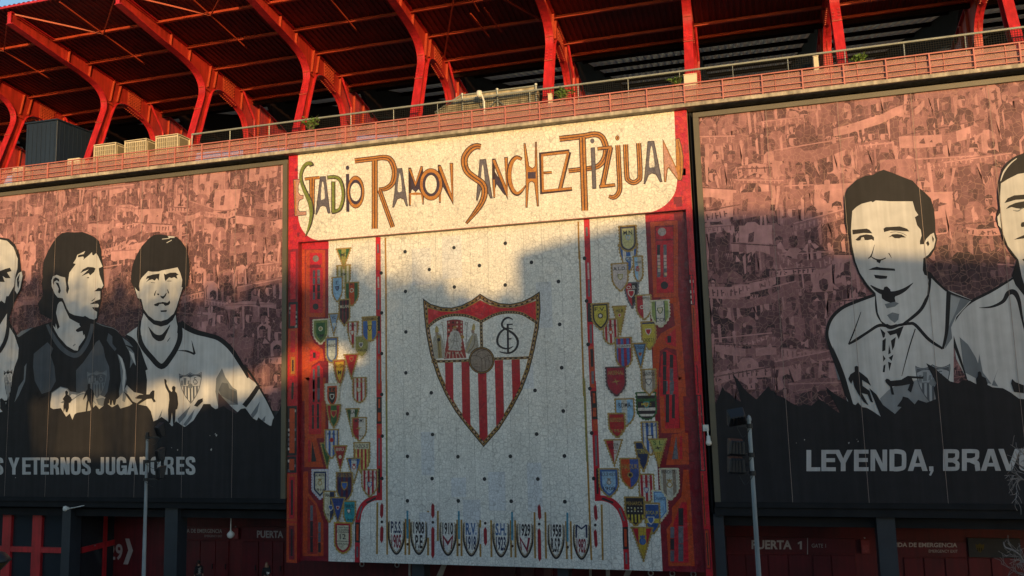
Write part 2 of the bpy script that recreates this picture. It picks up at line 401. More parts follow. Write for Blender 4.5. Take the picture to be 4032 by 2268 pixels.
# ================================================================ THE STADIUM
ST = thing('stadium', (-15, 8, 0), 'huge stadium stand with red steel roof frames above a ledge and murals', 'stadium')
def part(m, name, mt, **k): return m.build(name, mt, ST, **k)
ZB, ZT = 6.47, 28.27                   # the printed billboards, bottom and top
ZS = 22.93                             # lower edge of the name band
IN = .35                               # the recessed middle of the mosaic
ZL0, ZL1, ZR = 28.87, 29.09, 30.26     # ledge and railing
m = MB(); m.box(-82, 33, .55, 1.1, 5.9, 28.85); part(m, 'upper_wall', M_BLACKWALL)
m = MB(); m.box(-86, 37, -.5, 14, ZL0, ZL1)
part(m, 'ledge', M_CONC, bevel=.02)
m = MB(); m.box(-82, -28.66, -.02, .53, 5.78, 6.17); m.box(-2.2, 33, -.02, .53, 5.72, 6.17); part(m, 'lower_beam', M_BLACKWALL)
m = MB(); m.box(-82, 33, .6, 12, 5.1, 5.6); part(m, 'soffit', M_BLACKWALL)
m = MB(); m.box(-46.4, 33, 4.6, 5, 0, 5.1); part(m, 'ground_floor_wall', M_REDWALL)
# dark columns of the ground floor
for a, b in ((243, 276), (648, 698), (1620, 1668), (2190, 2232), (2812, 2852), (3455, 3528)):
    yc = 1.2 if 1500 < a < 2500 else .25
    x0 = PY(a, 2100, yc)[0]; x1 = PY(b, 2100, yc)[0]
    m = MB(); m.box(x0, x1, yc, yc+1, 0, 5.75 if yc < 1 else 5.1); part(m, 'column', M_NAVY)
# red double doors set into the wall, panel by panel
def door_row(xs, crop_, y0):
    for a, b in zip(xs[:-1], xs[1:]):
        x0 = PY(*crop_((a, y0)), 4.5)[0]; x1 = PY(*crop_((b, y0)), 4.5)[0]; z = PY(*crop_((a, y0)), 4.5)[1]
        m = MB(); m.box(x0+.03, x1-.03, 4.5, 4.57, .05, z); o = part(m, 'door', M_REDDOOR, bevel=.015)
        q = MB(); q.box(x1-.22, x1-.17, 4.4, 4.47, 1.0, 1.35); q.build('handle', M_BLACK, o)
door_row([1628, 1752, 1885, 2000], G1, 508); door_row([2112, 2262, 2385, 2480], G1, 512)
door_row([130, 280, 465, 630, 820], G4, 487); door_row([830, 985, 1190], G4, 492); door_row([1580, 1745, 1920, 2110, 2300, 2500], G4, 515)
def sign_board(x0, x1, y0, y1, cr, label, words, marks=()):
    (xa, za), (xb, zb) = PY(*cr((x0, y0)), 4.45), PY(*cr((x1, y1)), 4.45)
    t = thing('gate_sign', ((xa+xb)/2, 4.5, zb), label, 'sign', 'signs over the stadium gates')
    m = MB(); m.box(xa, xb, 4.46, 4.58, zb, za); m.build('board', M_REDDOOR, t)
    for (s_, q, b) in words: A = Art(4.455); A.text(s_, q, (.42, .38, .37), 1, cr, b); A.build('lettering', PRP, t)
    for q in marks: A = Art(4.455); A.poly(q, (.40, .36, .35), 1, cr); A.build('divider', PRP, t)
def qd(x0, y0, x1, y1, dy=0): return [(x0, y0), (x1, y0+dy), (x1, y1+dy), (x0, y1)]
sign_board(1500, 1998, 385, 500, G1, 'red emergency exit sign beside the hanging lamp, left of the mosaic', [('SALIDA DE EMERGENCIA', qd(1540, 403, 1942, 437, 5), .02), ('EMERGENCY EXIT', qd(1788, 457, 1942, 476, 2), 0)])
sign_board(2110, 2700, 385, 505, G1, 'red gate sign reading PUERTA, cut off by the mosaic edge', [('PUERTA', qd(2247, 420, 2476, 482, 3), .03), ('2', qd(2530, 424, 2575, 485), .03)])
sign_board(130, 1185, 340, 478, G4, 'red gate sign reading PUERTA 1 and GATE 1 behind the right lamp pole', [('PUERTA', qd(333, 369, 663, 443, 3), .035), ('GATE 1', qd(828, 399, 945, 430, 2), 0)], [rect(791, 350, 797, 487), [(712, 392), (735, 378), (747, 378), (747, 445), (731, 445), (731, 397), (716, 405)]])
sign_board(1400, 2105, 375, 510, G4, 'red emergency exit sign at the far right of the photo', [('SALIDA DE EMERGENCIA', qd(1440, 389, 2026, 425, 4), .03), ('EMERGENCY EXIT', qd(1792, 448, 2030, 471, 2), 0)])
# black sponsor board with a faint gold crest
(xa, za), (xb, zb) = PY(*G4((2112, 352)), 4.4), PY(*G4((2560, 520)), 4.4)
t = thing('crest_board', ((xa+xb)/2, 4.45, zb), 'black board with a faint gold crest above the doors at right', 'sign')
m = MB(); m.box(xa, xb, 4.42, 4.55, zb, za); m.build('board', M_BLACK, t)
A = Art(4.415)
A.poly([(2175, 400), (2195, 408), (2213, 396), (2230, 408), (2250, 402), (2245, 440), (2215, 475), (2185, 445)], (.10, .075, .02), 1, G4)
for x in (2192, 2208, 2224): A.poly(rect(x, 432, x+7, 462), (.015, .013, .012), 2, G4)
A.build('crest', PRP, t)
m = MB(); 
# painted 29 and arrow on the wall beside the glazed box
t = thing('wall_number', (PY(*G1((1000, 600)), 4.55)[0], 4.58, 2), 'large pale painted number 29 with an arrow on the red wall', 'sign')
A = Art(4.588)
A.text('29', qd(945, 535, 1072, 672, 4), (.36, .31, .30), 1, G1, .02); A.build('lettering', PRP, t); A = Art(4.588)
A.poly([(1095, 490), (1130, 490), (1163, 595), (1118, 716), (1078, 714), (1122, 592)], (.40, .35, .33), 1, G1)
A.build('arrow', PRP, t)
# glazed entrance box at far left: red frames, dark panes
GB = thing('glazed_entrance', (-50, 3, 0), 'glazed entrance box with red window frames under the left billboard', 'entrance')
xr = PY(*G1((690, 500)), 1.2)[0]
def zpx(y, Y=1.2, x=300): return PY(*G1((x, y)), Y)[1]
z1, z2 = zpx(565), zpx(612)
m = MB(); m.box(-80, xr, 1.42, 1.46, 0, 5.55); m.build('pane', M_GLASS, GB)
for a, b in ((-250, -190), (20, 95), (280, 362), (600, 690)):
    xa = PY(*G1((a, 400)), 1.2)[0]; xb = PY(*G1((b, 400)), 1.2)[0]
    m = MB(); m.box(xa, xb, 1.2, 1.5, 0, 5.55); m.build('mullion', M_RED, GB, bevel=.02)
m = MB(); m.box(-80, xr, 1.23, 1.4, z2, z1); m.build('rail', M_RED, GB)
m = MB(); m.box(xr-.05, xr-.02, 1.5, 4.6, 0, 5.55); m.build('pane', M_GLASS, GB)
for y in (3.5,): 
    m = MB(); m.box(xr-.12, xr+.02, y, y+.38, 0, 5.55); m.build('mullion', M_RED, GB)
m = MB(); m.box(xr-.1, xr+.06, 1.5, 4.6, z2, z1+.02); m.build('rail', M_RED, GB)
m = MB()
for k in range(7):
    x = -60+k*2.1; m.bar((x, 2.6, 2.4), (x+1.9, 2.6, 2.75), .06, .06); m.bar((x, 2.6, .2), (x+1.9, 2.6, .6), .06, .06); m.bar((x+1, 2.7, .2), (x+1, 2.7, 5.2), .08, .08)
m.build('inner_handrail', M_GREYRAIL, GB)
# white posts, lit panes and lamp rings under the mosaic
for pts in ([(1455, 345), (1475, 345), (1475, 481), (1455, 481)], [(1825, 360), (1880, 360), (1835, 481), (1770, 481)]):
    p = [PY(*G2(q), 3.4) for q in pts]; m = MB(); m.prism([(a, 3.4, b) for a, b in p], (0, .12, 0)); part(m, 'white_post', M_LETTER)
for pts in ([(1003, 380), (1025, 380), (1025, 456), (1003, 456)], [(1180, 385), (1220, 385), (1222, 456), (1183, 456)], [(1395, 395), (1460, 395), (1430, 456), (1370, 456)]):
    p = [PY(*G3(q), 3.4) for q in pts]; m = MB(); m.prism([(a, 3.4, b) for a, b in p], (0, .12, 0)); part(m, 'white_post', M_LETTER)
M_WARMPANE = mat('reddish_pane', (.12, .04, .03), .3, .4, 1)
for a, b in ((50, 215), (268, 412), (515, 610)):
    xa, za = PY(*G3((a, 350)), 4.45); xb, zb = PY(*G3((b, 470)), 4.45)
    m = MB(); m.box(xa, xb, 4.45, 4.56, zb-1.2, za+.3); part(m, 'window', M_WARMPANE)
for cr, (a, b) in ((G3, (1660, 425)), (G3, (1890, 430)), (G3, (2115, 437)), (G2, (930, 347)), (G2, (1325, 356))):
    xa, za = PY(*cr((a, b)), 2.5)
    m = MB(); m.torus((xa, 2.5, za), .14, .035); part(m, 'lamp_ring', M_LETTER)
# ---- roof frames
top = [(-5.3, 39.42), (-4.2, 39.28), (-1.4, 38.95), (2, 38.46), (5.2, 38.0), (8.4, 37.55), (10, 37.28), (11.5, 37.08), (14, 36.45), (15.2, 36.1)]
arch = [(9.3, 29.1), (9.28, 33.4), (9.1, 34.7), (8.6, 35.55), (7.6, 36.1), (6.6, 36.42), (5.7, 36.56), (5.0, 36.45), (4.5, 36.05), (4.15, 35.2), (3.8, 34.2), (3.0, 31.8), (2.15, 29.1)]
leg = [(1.3, 29.1), (2.02, 31.3), (2.75, 33.4), (3.3, 34.95), (3.5, 35.65), (3.42, 36.25), (3.05, 36.75), (2.45, 37.12), (1.5, 37.42), (.4, 37.62), (-1.4, 37.9), (-5.3, 38.62)]
rear = [(15.2, 35.7), (13.6, 35.45), (12.2, 34.9), (11.3, 34.1), (10.85, 33), (10.8, 29.1)]
outline = top+rear+arch+leg
def flange(m, pts, wd, th):
    for (a, b), (c, d) in zip(pts[:-1], pts[1:]):
        v = Vector((0, c-a, d-b)).normalized(); n = Vector((0, -v.z, v.y))*th/2; e = v*.02
        P0 = Vector((0, a, b))-e; P1_ = Vector((0, c, d))+e
        vs_ = []
        for p in (P0, P1_):
            for sx in (-wd/2, wd/2):
                for k in (-1, 1): vs_.append(p+Vector((sx, 0, 0))+n*k)
        m.add(vs_, [(0, 1, 3, 2), (4, 6, 7, 5), (0, 4, 5, 1), (2, 3, 7, 6), (0, 2, 6, 4), (1, 5, 7, 3)])
m = MB(); m.prism([(-.035, a, b) for a, b in outline], (.07, 0, 0))
RF = m.build('roof_frame', M_WEB, ST)
m = MB(); flange(m, smooth(leg, 3), .56, .05); m.build('front_flange', M_RED, RF)
m = MB(); flange(m, smooth(arch, 3), .5, .05); m.build('arch_flange', M_RED, RF)
m = MB(); flange(m, top, .46, .05); flange(m, rear, .4, .05); m.build('top_flange', M_RED, RF)
def topz(y):
    for (a, b), (c, d) in zip(top[:-1], top[1:]):
        if a <= y <= c: return b+(d-b)*(y-a)/(c-a)
for (ya, za), (yb, zb) in (((-.2, 38.72), (-.3, 37.78)), ((1.9, 38.42), (1.75, 37.42)), ((4.35, 38.05), (4.0, 36.3)), ((5.1, 37.95), (4.75, 36.5)), ((8.5, 37.45), (8.3, 35.9)), ((10.9, 37.1), (10.8, 34.2)), ((12.6, 36.75), (12.4, 35.0)), ((3.4, 36.1), (4.3, 36.0)), ((9.2, 34.4), (10.9, 34.1))):
    m = MB(); m.bar((0, ya, za), (0, yb, zb), .4, .05, (0, 1, 0.01)) if abs(ya-yb) < .6 else m.bar((0, ya, za), (0, yb, zb), .4, .05)
    m.build('stiffener', M_PURL, RF)
m = MB(); m.prism([(.04, 6.0, 37.8), (.04, 7.5, 37.58), (.04, 7.25, 36.3), (.04, 6.0, 36.62)], (.04, 0, 0))
m.prism([(-.08, 6.0, 37.8), (-.08, 7.5, 37.58), (-.08, 7.25, 36.3), (-.08, 6.0, 36.62)], (.04, 0, 0))
SP = m.build('splice_plate', M_PURL, RF)
m = MB()
for i in range(6):
    for j in range(5):
        y = 6.15+i*.24; z = 37.62-(y-6)*.15-j*.24
        m.box(.08, .14, y-.04, y+.04, z-.04, z+.04)
for i in range(9):
    y = 5.9+i*.2; z = 36.45-(y-5.9)*.24
    for sx in (-.18, .18): m.box(sx-.04, sx+.04, y-.04, y+.04, z-.09, z-.02)
    z = topz(y)-.06
    m.box(.14, .2, y-.035, y+.035, z-.06, z)
m.build('bolts', M_PURL, SP)
m = MB(); m.tube([(.3, 8.35, 37.5), (.32, 9.9, 35.6), (.32, 9.95, 34.6), (.32, 9.95, 29.1)], .09, 8); m.build('downpipe', M_RED, RF)
m = MB()
for zz in (34.4, 34.65, 34.9, 35.15):
    yy = 2.75+(zz-33.4)*.355
    for sx in (-.2, -.11, .11, .2): m.box(sx-.03, sx+.03, yy-.075, yy-.02, zz-.03, zz+.03)
m.build('bolts', M_RED, RF)
m = MB(); m.box(-.29, .29, 2.96, 3.02, 34.24, 34.30); m.build('splice_seam', M_PURL, RF)
m = MB(); m.box(-.14, .14, -5.36, -5.3, 38.6, 39.45); m.build('end_plate', M_RED, RF)
RX = [-64.6, -55.7, -46.9, -38.05, -29.3, -20.45, -11.3, -2.3, 6.45, 15.55, 24.4]
RF.location = (RX[0], 0, 0)
for x in RX[1:]:
    c = copy_tree(RF, ST); c.location = (x, 0, 0)
# ---- roof sheet: real corrugation, ridges running up the slope
def dz(y): return 39.58-(y+5.3)*.1385
v = []; f = []; x = -70.; i = 0
while x < 31:
    for dx, h in ((0, 0), (.16, 0), (.2, .07), (.36, .07)):
        for y in (-5.75, 10.25): v.append((x+dx, y, dz(y)+h))
    x += .4
for i in range(len(v)//2-1): f.append((2*i, 2*i+1, 2*i+3, 2*i+2))
m = MB(); m.add(v, f); part(m, 'roof_sheet', M_DECK)
m = MB(); m.box(-70, 31, -5.8, -5.7, dz(-5.8)-.16, dz(-5.8)-.02); part(m, 'eave_trim', M_RED)
for y in (-1.6, 1.7, 4.9, 8.3, 9.95):
    m = MB(); m.box(-70, 31, y-.05, y+.05, dz(y)-.24, dz(y)-.005); m.box(-70, 31, y-.14, y-.055, dz(y)-.24, dz(y)-.21); part(m, 'purlin', M_PURL)
m = MB(); m.box(-70, 31, 10.1, 10.3, dz(10.2)-.5, dz(10.2)-.01); part(m, 'purlin', M_DARKSTEEL)
for a, b in zip(RX[:-1], RX[1:]):
    c = (a+b)/2
    zz = lambda y: dz(y)-.3
    m = MB()
    m.bar((a+.3, -5.2, zz(-5.2)), (c, -1.65, zz(-1.65)), .09, .1); m.bar((b-.3, -5.2, zz(-5.2)), (c, -1.65, zz(-1.65)), .07, .08)
    m.bar((c-.0, -5.6, zz(-5.6)), (c, 2.6, zz(2.6)), .07, .08)
    part(m, 'roof_brace', M_PURL)
a, b = RX[5], RX[6]; c = (a+b)/2
m = MB(); m.bar((c, -1.65, dz(-1.65)-.3), (a+.3, 7.4, dz(7.4)-.35), .1, .1); m.bar((c, -1.65, dz(-1.65)-.3), (b-.2, 5.5, dz(5.5)-.35), .1, .1)
m.bar((c-.6, 2.6, dz(2.6)-.35), (c-.2, 5.6, dz(5.6)-.4), .09, .09); m.bar((c+.5, 2.2, dz(2.2)-.35), (c+.8, 5.2, dz(5.2)-.4), .09, .09)
part(m, 'roof_brace', M_PURL)
# ---- the grey roof over the seats, further in
def iz(y): return 38.15+(y-12)*.279
v = []; f = []; x = -130.
while x < 33:
    for dx, h in ((0, 0), (.3, 0), (.36, .1), (.54, .1)):
        for y in (11.8, 60): v.append((x+dx, y, iz(y)+h))
    x += .6
for i in range(len(v)//2-1): f.append((2*i, 2*i+1, 2*i+3, 2*i+2))
m = MB(); m.add(v, f); part(m, 'inner_roof_sheet', M_GREYDECK)
for y in (15, 20.5, 26.5, 33, 40, 48, 57):
    m = MB(); m.box(-130, 33, y-.1, y+.1, iz(y)-.30-.006*(y-15), iz(y)-.01); part(m, 'inner_purlin', M_DARKSTEEL)
for x in RX:
    m = MB(); m.prism([(x-.15, 12, iz(12)-.02), (x-.15, 60, iz(60)-.02), (x-.15, 60, iz(60)-1.2), (x-.15, 14, iz(14)-2.6)], (.3, 0, 0)); part(m, 'inner_rafter', M_DARKSTEEL)
m = MB(); m.box(-130, 37, 14, 14.4, 5, 34.0); part(m, 'back_wall', M_BLACKWALL)
# ================================================================ LEDGE RAILING
RL = thing('ledge_railing', (-15, -.4, ZL1), 'faded pink railing with mesh panels running along the concrete ledge', 'railing')
x = -85.; k = 0; posts = []
while x < 36:
    posts.append(x); x += 2.17
for i, x in enumerate(posts):
    m = MB(); m.box(x-.035, x+.035, -.44, -.36, ZL1, ZR-.03); m.build('post', M_RAIL, RL)
m = MB(); m.box(-86, 37, -.45, -.35, ZR-.03, ZR+.03); m.build('top_rail', M_RAIL, RL)
for z in (29.22, 29.52, 29.9): m = MB(); m.box(-86, 37, -.425, -.375, z-.022, z+.022); m.build('mid_rail', M_RAIL, RL)
for i, x in enumerate(posts[:54]):
    m = MB()
    if i % 2: m.box(x+1.5, x+1.54, -.33, -.3, ZL1, ZR)
    else: m.box(x+.7, x+.73, -.33, -.3, ZL1, ZR)
    m.build('stanchion', M_RAIL, RL)
m = MB(); m.box(-86, 37, -.29, -.285, ZL1+.02, ZR-.06); m.build('mesh_panel', M_VEIL, RL)
# brown parapet standing behind the railing on the right
m = MB(); m.box(-21, 37, .62, .8, ZL1, 30.12)
tag(m.build('parapet', mat('brown_parapet', (.13, .068, .052), .8, .3, 1.2, bump=.3, streak=.3)), 'low brown wall behind the pink railing on the right half', 'wall')
# netting with a grey handrail
xs = PY(*R1((1440, 1020)), .95)
zt = PY(*R2((1240, 845)), .95)[1]
NF = thing('net_fence', (0, .95, ZL1), 'grey handrail with black netting above the pink railing', 'fence')
m = MB(); m.tube([(xs[0], .95, zt), (37, .95, zt+.05)], .065, 8); m.build('handrail', M_GREYRAIL, NF)
m = MB(); m.add([(xs[0]+.1, .955, ZL1), (37, .955, ZL1), (37, .955, zt), (xs[0]+.1, .955, zt)], [(0, 1, 2, 3)]); m.build('netting', M_NET, NF)
x = xs[0]
while x < 36:
    m = MB(); m.tube([(x, .98, ZL1), (x, .98, zt)], .03, 6); m.build('post', M_GREYRAIL, NF); x += 3.1
# ================================================================ THINGS ON THE LEDGE
# dark blue cabin
xa = PY(*R1((185, 1245)), 1.6)[0]; xb = PY(*R1((418, 1220)), 1.6)[0]; zt_ = PY(*R1((190, 935)), 1.6)[1]
t = thing('plant_cabin', ((xa+xb)/2, 3.5, ZL1), 'tall dark blue clad cabin standing behind the railing at left', 'cabin')
m = MB(); m.box(xa, xb, 1.6, 6.6, ZL1, zt_); m.build('body', M_BLUECAB, t, bevel=.03)
m = MB()
for k in range(7): x = xa+(xb-xa)*(k+.5)/7; m.box(x-.015, x+.015, 1.575, 1.6, ZL1+.1, zt_-.1)
for k in range(11): y = 1.9+k*.43; m.box(xb, xb+.025, y-.015, y+.015, ZL1+.1, zt_-.1)
m.build('cladding_ribs', M_BLUECAB, t)
m = MB(); m.box(xa-.08, xb+.08, 1.5, 6.7, zt_+.002, zt_+.1); m.build('roof_cap', M_BLUECAB, t)
# air conditioning units
def ac(px0, px1, pyt, label, cr=R1):
    xa, z = PY(*cr((px0, pyt)), .6); xb = PY(*cr((px1, pyt)), .6)[0]; W = xb-xa
    t = thing('air_conditioner', (xa+W/2, 1.2, ZL1), label, 'air conditioner', 'air conditioning units on the ledge')
    y0, y1 = .6, 2.0
    m = MB(); m.box(xa+.06, xb-.06, y0+.05, y1-.05, ZL1+.12, z-.05); m.build('body', M_CREAM, t)
    for i in range(2):
        u0 = xa+.1+i*(W-.12)/2; u1 = u0+(W-.28)/2
        m = MB(); m.box(u0, u1, y0+.02, y0+.048, ZL1+.4, z-.14); g = m.build('grille', M_GRILLE, t)
        m = MB()
        for j in range(1, 5): x = u0+(u1-u0)*j/5; m.box(x-.012, x+.012, y0+.0, y0+.019, ZL1+.4, z-.14)
        for j in range(1, 6): zz = ZL1+.4+(z-.14-ZL1-.4)*j/6; m.box(u0, u1, y0-.012, y0-.001, zz-.012, zz+.012)
        m.build('grille_bars', M_CREAM, g)
    m = MB(); m.box(xb-.058, xb-.03, y0+.25, y1-.25, ZL1+.4, z-.14); m.build('grille', M_GRILLE, t)
    for sx in (xa, xb-.06):
        for sy in (y0, y1-.06):
            m = MB(); m.box(sx, sx+.06, sy, sy+.06, ZL1, z); m.build('corner_post', M_CREAM, t)
    m = MB(); m.box(xa-.01, xb+.01, y0-.01, y1+.01, z+.001, z+.05); m.build('top', M_CREAM, t)
    for i in range(2):
        m = MB(); m.lathe([(.01, .16), (.3, .15), (.36, .1), (.38, 0)], (xa+W*(.28+.44*i), 1.3, z+.051), 14); m.build('fan_cowl', M_BLACK, t)
ac(705, 868, 1093, 'cream air conditioner nearest the dark blue cabin'); ac(935, 1098, 1063, 'cream air conditioner standing between the other two'); ac(1168, 1335, 1028, 'cream air conditioner nearest the start of the netting')
def small_ac(px0, px1, pyt, label):
    xa, z = PY(*R1((px0, pyt)), .5); xb = PY(*R1((px1, pyt)), .5)[0]
    t = thing('fan_unit', ((xa+xb)/2, .8, ZL1), label, 'fan unit')
    m = MB(); m.box(xa, xb, .5, 1.1, ZL1, z); m.build('body', M_CREAM, t, bevel=.03)
    m = MB()
    for k in range(5): x = xa+.1+(xb-xa-.2)*k/4; m.box(x-.03, x+.03, .47, .498, ZL1+.2, z-.08)
    m.build('louvre', M_WHITE, t)
small_ac(505, 595, 1193, 'small cream fan unit behind the pink railing, right of the cabin'); small_ac(92, 180, 1262, 'small cream fan unit behind the railing at the far left end')
# concrete stair enclosure with scaffold tubes
pts = [(1270, 925), (1480, 785), (2088, 708), (2088, 860), (1270, 960)]
pp = [PY(*R2(q), 1.3) for q in pts]
SE = thing('stair_enclosure', (pp[2][0]-4, 1.8, ZL1), 'sloping grey concrete enclosure with scaffold tubes above the railing', 'stair enclosure')
m = MB(); m.prism([(a, 1.3, b) for a, b in [pp[0], pp[1], pp[2], (pp[2][0], ZL1), (pp[0][0]-.4, ZL1)]], (0, 1.0, 0)); m.build('wall', M_CONCR2, SE)
m = MB()
m.tube([(pp[0][0], 1.24, pp[0][1]+.05), (pp[1][0], 1.24, pp[1][1]+.05), (pp[2][0], 1.24, pp[2][1]+.05)], .05, 6)
a = PY(*R2((1490, 850)), 1.2); b = PY(*R2((2090, 762)), 1.2); m.tube([(a[0], 1.2, a[1]), (b[0], 1.2, b[1])], .045, 6)
m.build('tubes', M_GREYRAIL, SE)
for q, tp in ((1490, 770), (1775, 730), (2090, 690)):
    a = PY(*R2((q, tp)), 1.2); m = MB(); m.tube([(a[0], 1.2, ZL1), (a[0], 1.2, a[1])], .06, 6); m.lathe([(.1, -.06), (.1, .06), (.01, .07)], (a[0], 1.2, a[1]), 8); m.build('post', M_GREYRAIL, SE)
a = PY(*R2((1775, 815)), 1.2)
m = MB(); m.bar((a[0], 1.15, a[1]), (a[0]-.9, 1.15, a[1]-.8), .06, .06); m.bar((a[0], 1.15, a[1]), (a[0]+.9, 1.15, a[1]-.8), .06, .06); m.build('strut', M_GREYRAIL, SE)
# white camera on a bent pole
a = PY(*R2((1670, 830)), .4); b = PY(*R2((1630, 770)), .4)
t = thing('pole_camera', (a[0], .4, ZL1), 'white security camera on a bent white pole at the ledge', 'security camera')
m = MB(); m.tube([(a[0], .4, ZL1), (a[0], .4, a[1]), (b[0]+.1, .4, b[1]+.12)], .055, 8); m.build('pole', M_WHITE, t)
m = MB(); m.lathe([(.02, .2), (.16, .16), (.19, 0), (.17, -.16), (.1, -.24), (.01, -.26)], (b[0], .4, b[1]+.06), 12); m.build('housing', M_WHITE, t, smooth=True)
# cream blocks at the feet of the frames
for cr, x0, x1, y0, y1, lab in ((R3, 1225, 1335, 618, 668, 'wide cream block at the foot of a red roof frame'), (R2, 2190, 2222, 772, 802, 'small cream box at the foot of a roof frame by the ledge plant'), (R4, 470, 520, 528, 572, 'pale louvred box on the handrail at right')):
    (xa, za), (xb, zb) = PY(*cr((x0, y0)), .1), PY(*cr((x1, y1)), .1)
    t = thing('ledge_box', ((xa+xb)/2, .2, ZL1), lab, 'box')
    m = MB(); m.box(xa, xb, .0, .4, ZL1, za); m.build('body', M_CREAM, t, bevel=.02)
    m = MB(); m.box(xa-.02, xb+.02, -.02, .42, za+.002, za+.04); m.build('lid', M_CREAM, t)
# plants rooted on the ledge
def shrub(px, py, cr, sz, label, seed, tall=1.):
    rr = random.Random(seed); x, z = PY(*cr((px, py)), .45)
    t = thing('ledge_plant', (x, .45, ZL1), label, 'plant', 'plants growing wild on the ledge')
    m = MB(); s_ = MB()
    sz *= 1.45
    for k in range(26):
        a = rr.uniform(0, 2*pi); sp = rr.uniform(.2, 1)*sz; h = rr.uniform(.5, 1.1)*sz*tall
        p0 = Vector((x, .45, z-sz*.7)); p2 = Vector((x+cos(a)*sp, .45+sin(a)*sp*.5, z-sz*.3+h*.7)); p1 = (p0+p2)/2+Vector((0, 0, h*.25))
        s_.tube([p0, p1, p2], .012, 4)
        for j in range(9):
            u = .3+.7*j/8; p = p0.lerp(p1, u*2) if u < .5 else p1.lerp(p2, u*2-1)
            b = rr.uniform(0, 2*pi); L = rr.uniform(.14, .3); d = Vector((cos(b), sin(b)*.7, rr.uniform(-.2, .7))).normalized()*L; q = d.cross(Vector((rr.uniform(-1, 1), rr.uniform(-1, 1), 1))).normalized()*L*.22
            m.add([p, p+d*.5+q, p+d, p+d*.5-q], [(0, 1, 2, 3)])
    s_.tube([(x, .45, ZL1), (x, .45, z-sz*.5)], .03, 5)
    s_.build('stem', M_BARK, t); m.build('foliage', M_FERN, t)
shrub(245, 1010, R2, .62, 'green plant at the foot of the frame above the mosaic left edge', 1); shrub(2300, 770, R2, .5, 'green plant beside the small cream box', 2)
shrub(1172, 655, R3, .45, 'green plant left of the wide cream block', 3, .7); shrub(885, 540, R4, .4, 'green plant right of the frame near the right end', 4, .8)
# ================================================================ THE MOSAIC
WH = (.70, .685, .635); RED = (.47, .010, .022); MAR = (.20, .008, .018); ORG = (.44, .055, .012); GOLD = (.36, .19, .03); DK = (.022, .016, .02)
GRY = (.13, .12, .14); LOR = (.43, .175, .026); DBR = (.040, .016, .011); PUR = (.05, .03, .045); GRN = (.17, .20, .035); PINK = (.48, .25, .19); BLU = (.04, .11, .33); LBL = (.25, .42, .60); NVY = (.02, .03, .085)
YEL = (.50, .38, .05); CRM = (.55, .50, .36); DGR = (.03, .10, .03); OLV = (.25, .23, .06); TEA = (.03, .25, .28); BRN = (.25, .19, .14)
MX0, MX1 = -28.62, -2.49
MU = thing('mosaic_mural', (-15.5, 0, 2.7), 'giant white and red broken tile mosaic with the stadium name, club shield and pennants', 'mosaic')
M_MAROON = mat('maroon_tile_edge', (.2, .01, .018), .5, .3, 4)
M_STONE = mat('band_soffit', (.42, .36, .25), .7, .2, 2)
xL = PY(1172, 1500)[0]; xR = PY(2738, 1500)[0]
zbl = PY(1150, 2216)[1]; zbr = PY(2770, 2266)[1]; zin = PY(1900, 2228, IN)[1]
m = MB(); m.box(MX0, MX1, .003, .545, ZS, ZL0-.004); m.build('band_body', M_STONE, MU)
m = MB(); m.box(MX0, xL, .003, .545, zbl, ZS-.002); m.build('strip_body', M_MAROON, MU)
m = MB(); m.box(xR, MX1, .003, .545, zbr, ZS-.002); m.build('strip_body', M_MAROON, MU)
m = MB(); m.box(xL+.002, xR-.002, IN+.003, .545, zin, ZS-.002); m.build('panel_body', M_STONE, MU)
# --- the name band
A = Art(0); A.xz([(MX0, ZS), (MX1, ZS), (MX1, ZL0-.01), (MX0, ZL0-.01)], RED, 0)
rr = random.Random(5)
for k in range(60):
    x = rr.choice([rr.uniform(MX0, MX0+1.2), rr.uniform(MX1-1.5, MX1-.2)]); z = rr.uniform(ZS, ZL0-.6); a = rr.uniform(.15, .5); A.xz([(x, z), (min(x+a, MX1), z), (min(x+a, MX1), z+a*1.2), (x, z+a*1.2)], rr.choice([MAR, (.5, .02, .02), (.35, .01, .03)]), 1+k % 3)
fld = [(172, 318), (172, 1100)]+smooth([(172, 1100), (185, 1200), (225, 1300), (300, 1385), (400, 1430), (560, 1446)], 5)
wl = [PY(*TL(p)) for p in fld]
wr = [PY(*TR(p)) for p in smooth([(2030, 968), (2130, 945), (2230, 895), (2310, 820), (2360, 730), (2378, 620)], 5)+[(2352, 0)]]
wf = [(wl[0][0], ZL0-.01)]+[(p[0], max(p[1], ZS+.02)) for p in wl[1:]]+[(p[0], max(p[1], ZS+.02)) for p in wr]; wf[-1] = (wr[-1][0], ZL0-.01)
A.xz(wf, (.73, .69, .60), 4)
A.build('name_band', MOS, MU)
LB = 5
def letter(fn):
    A = Art(0); fn(A); A.build('letter', MOS, MU)
def st3(A, pts, wd, cr, l=LB, lines=True, col=LOR, sm=6, cap=6):
    wb = [x+20 for x in wd] if isinstance(wd, list) else wd+20
    wi = [x*.2 for x in wd] if isinstance(wd, list) else wd*.2
    A.stroke(pts, wb, DBR, l, cr, sm); A.stroke(pts, wd, col, l+1, cr, sm)
    if lines: A.stroke(pts, wi, DBR, l+2, cr, sm)
def ringO(A, c, ro, rd, rh, cr, dot=None):
    A.poly(ell(*c, ro[0]+9, ro[1]+9, 28), DBR, LB+3, cr); A.poly(ell(*c, *ro, 28), LOR, LB+4, cr); A.poly(ell(*c, *rd, 28), PUR, LB+5, cr); A.poly(ell(*c, *rh, 28), (.73, .69, .60), LB+6, cr)
def aform(A, out, hole, cr): 
    A.poly(out, (.12, .105, .12), LB, cr, border=(DBR, 7)); A.poly(hole, (.73, .69, .60), LB+2, cr, sm=3)
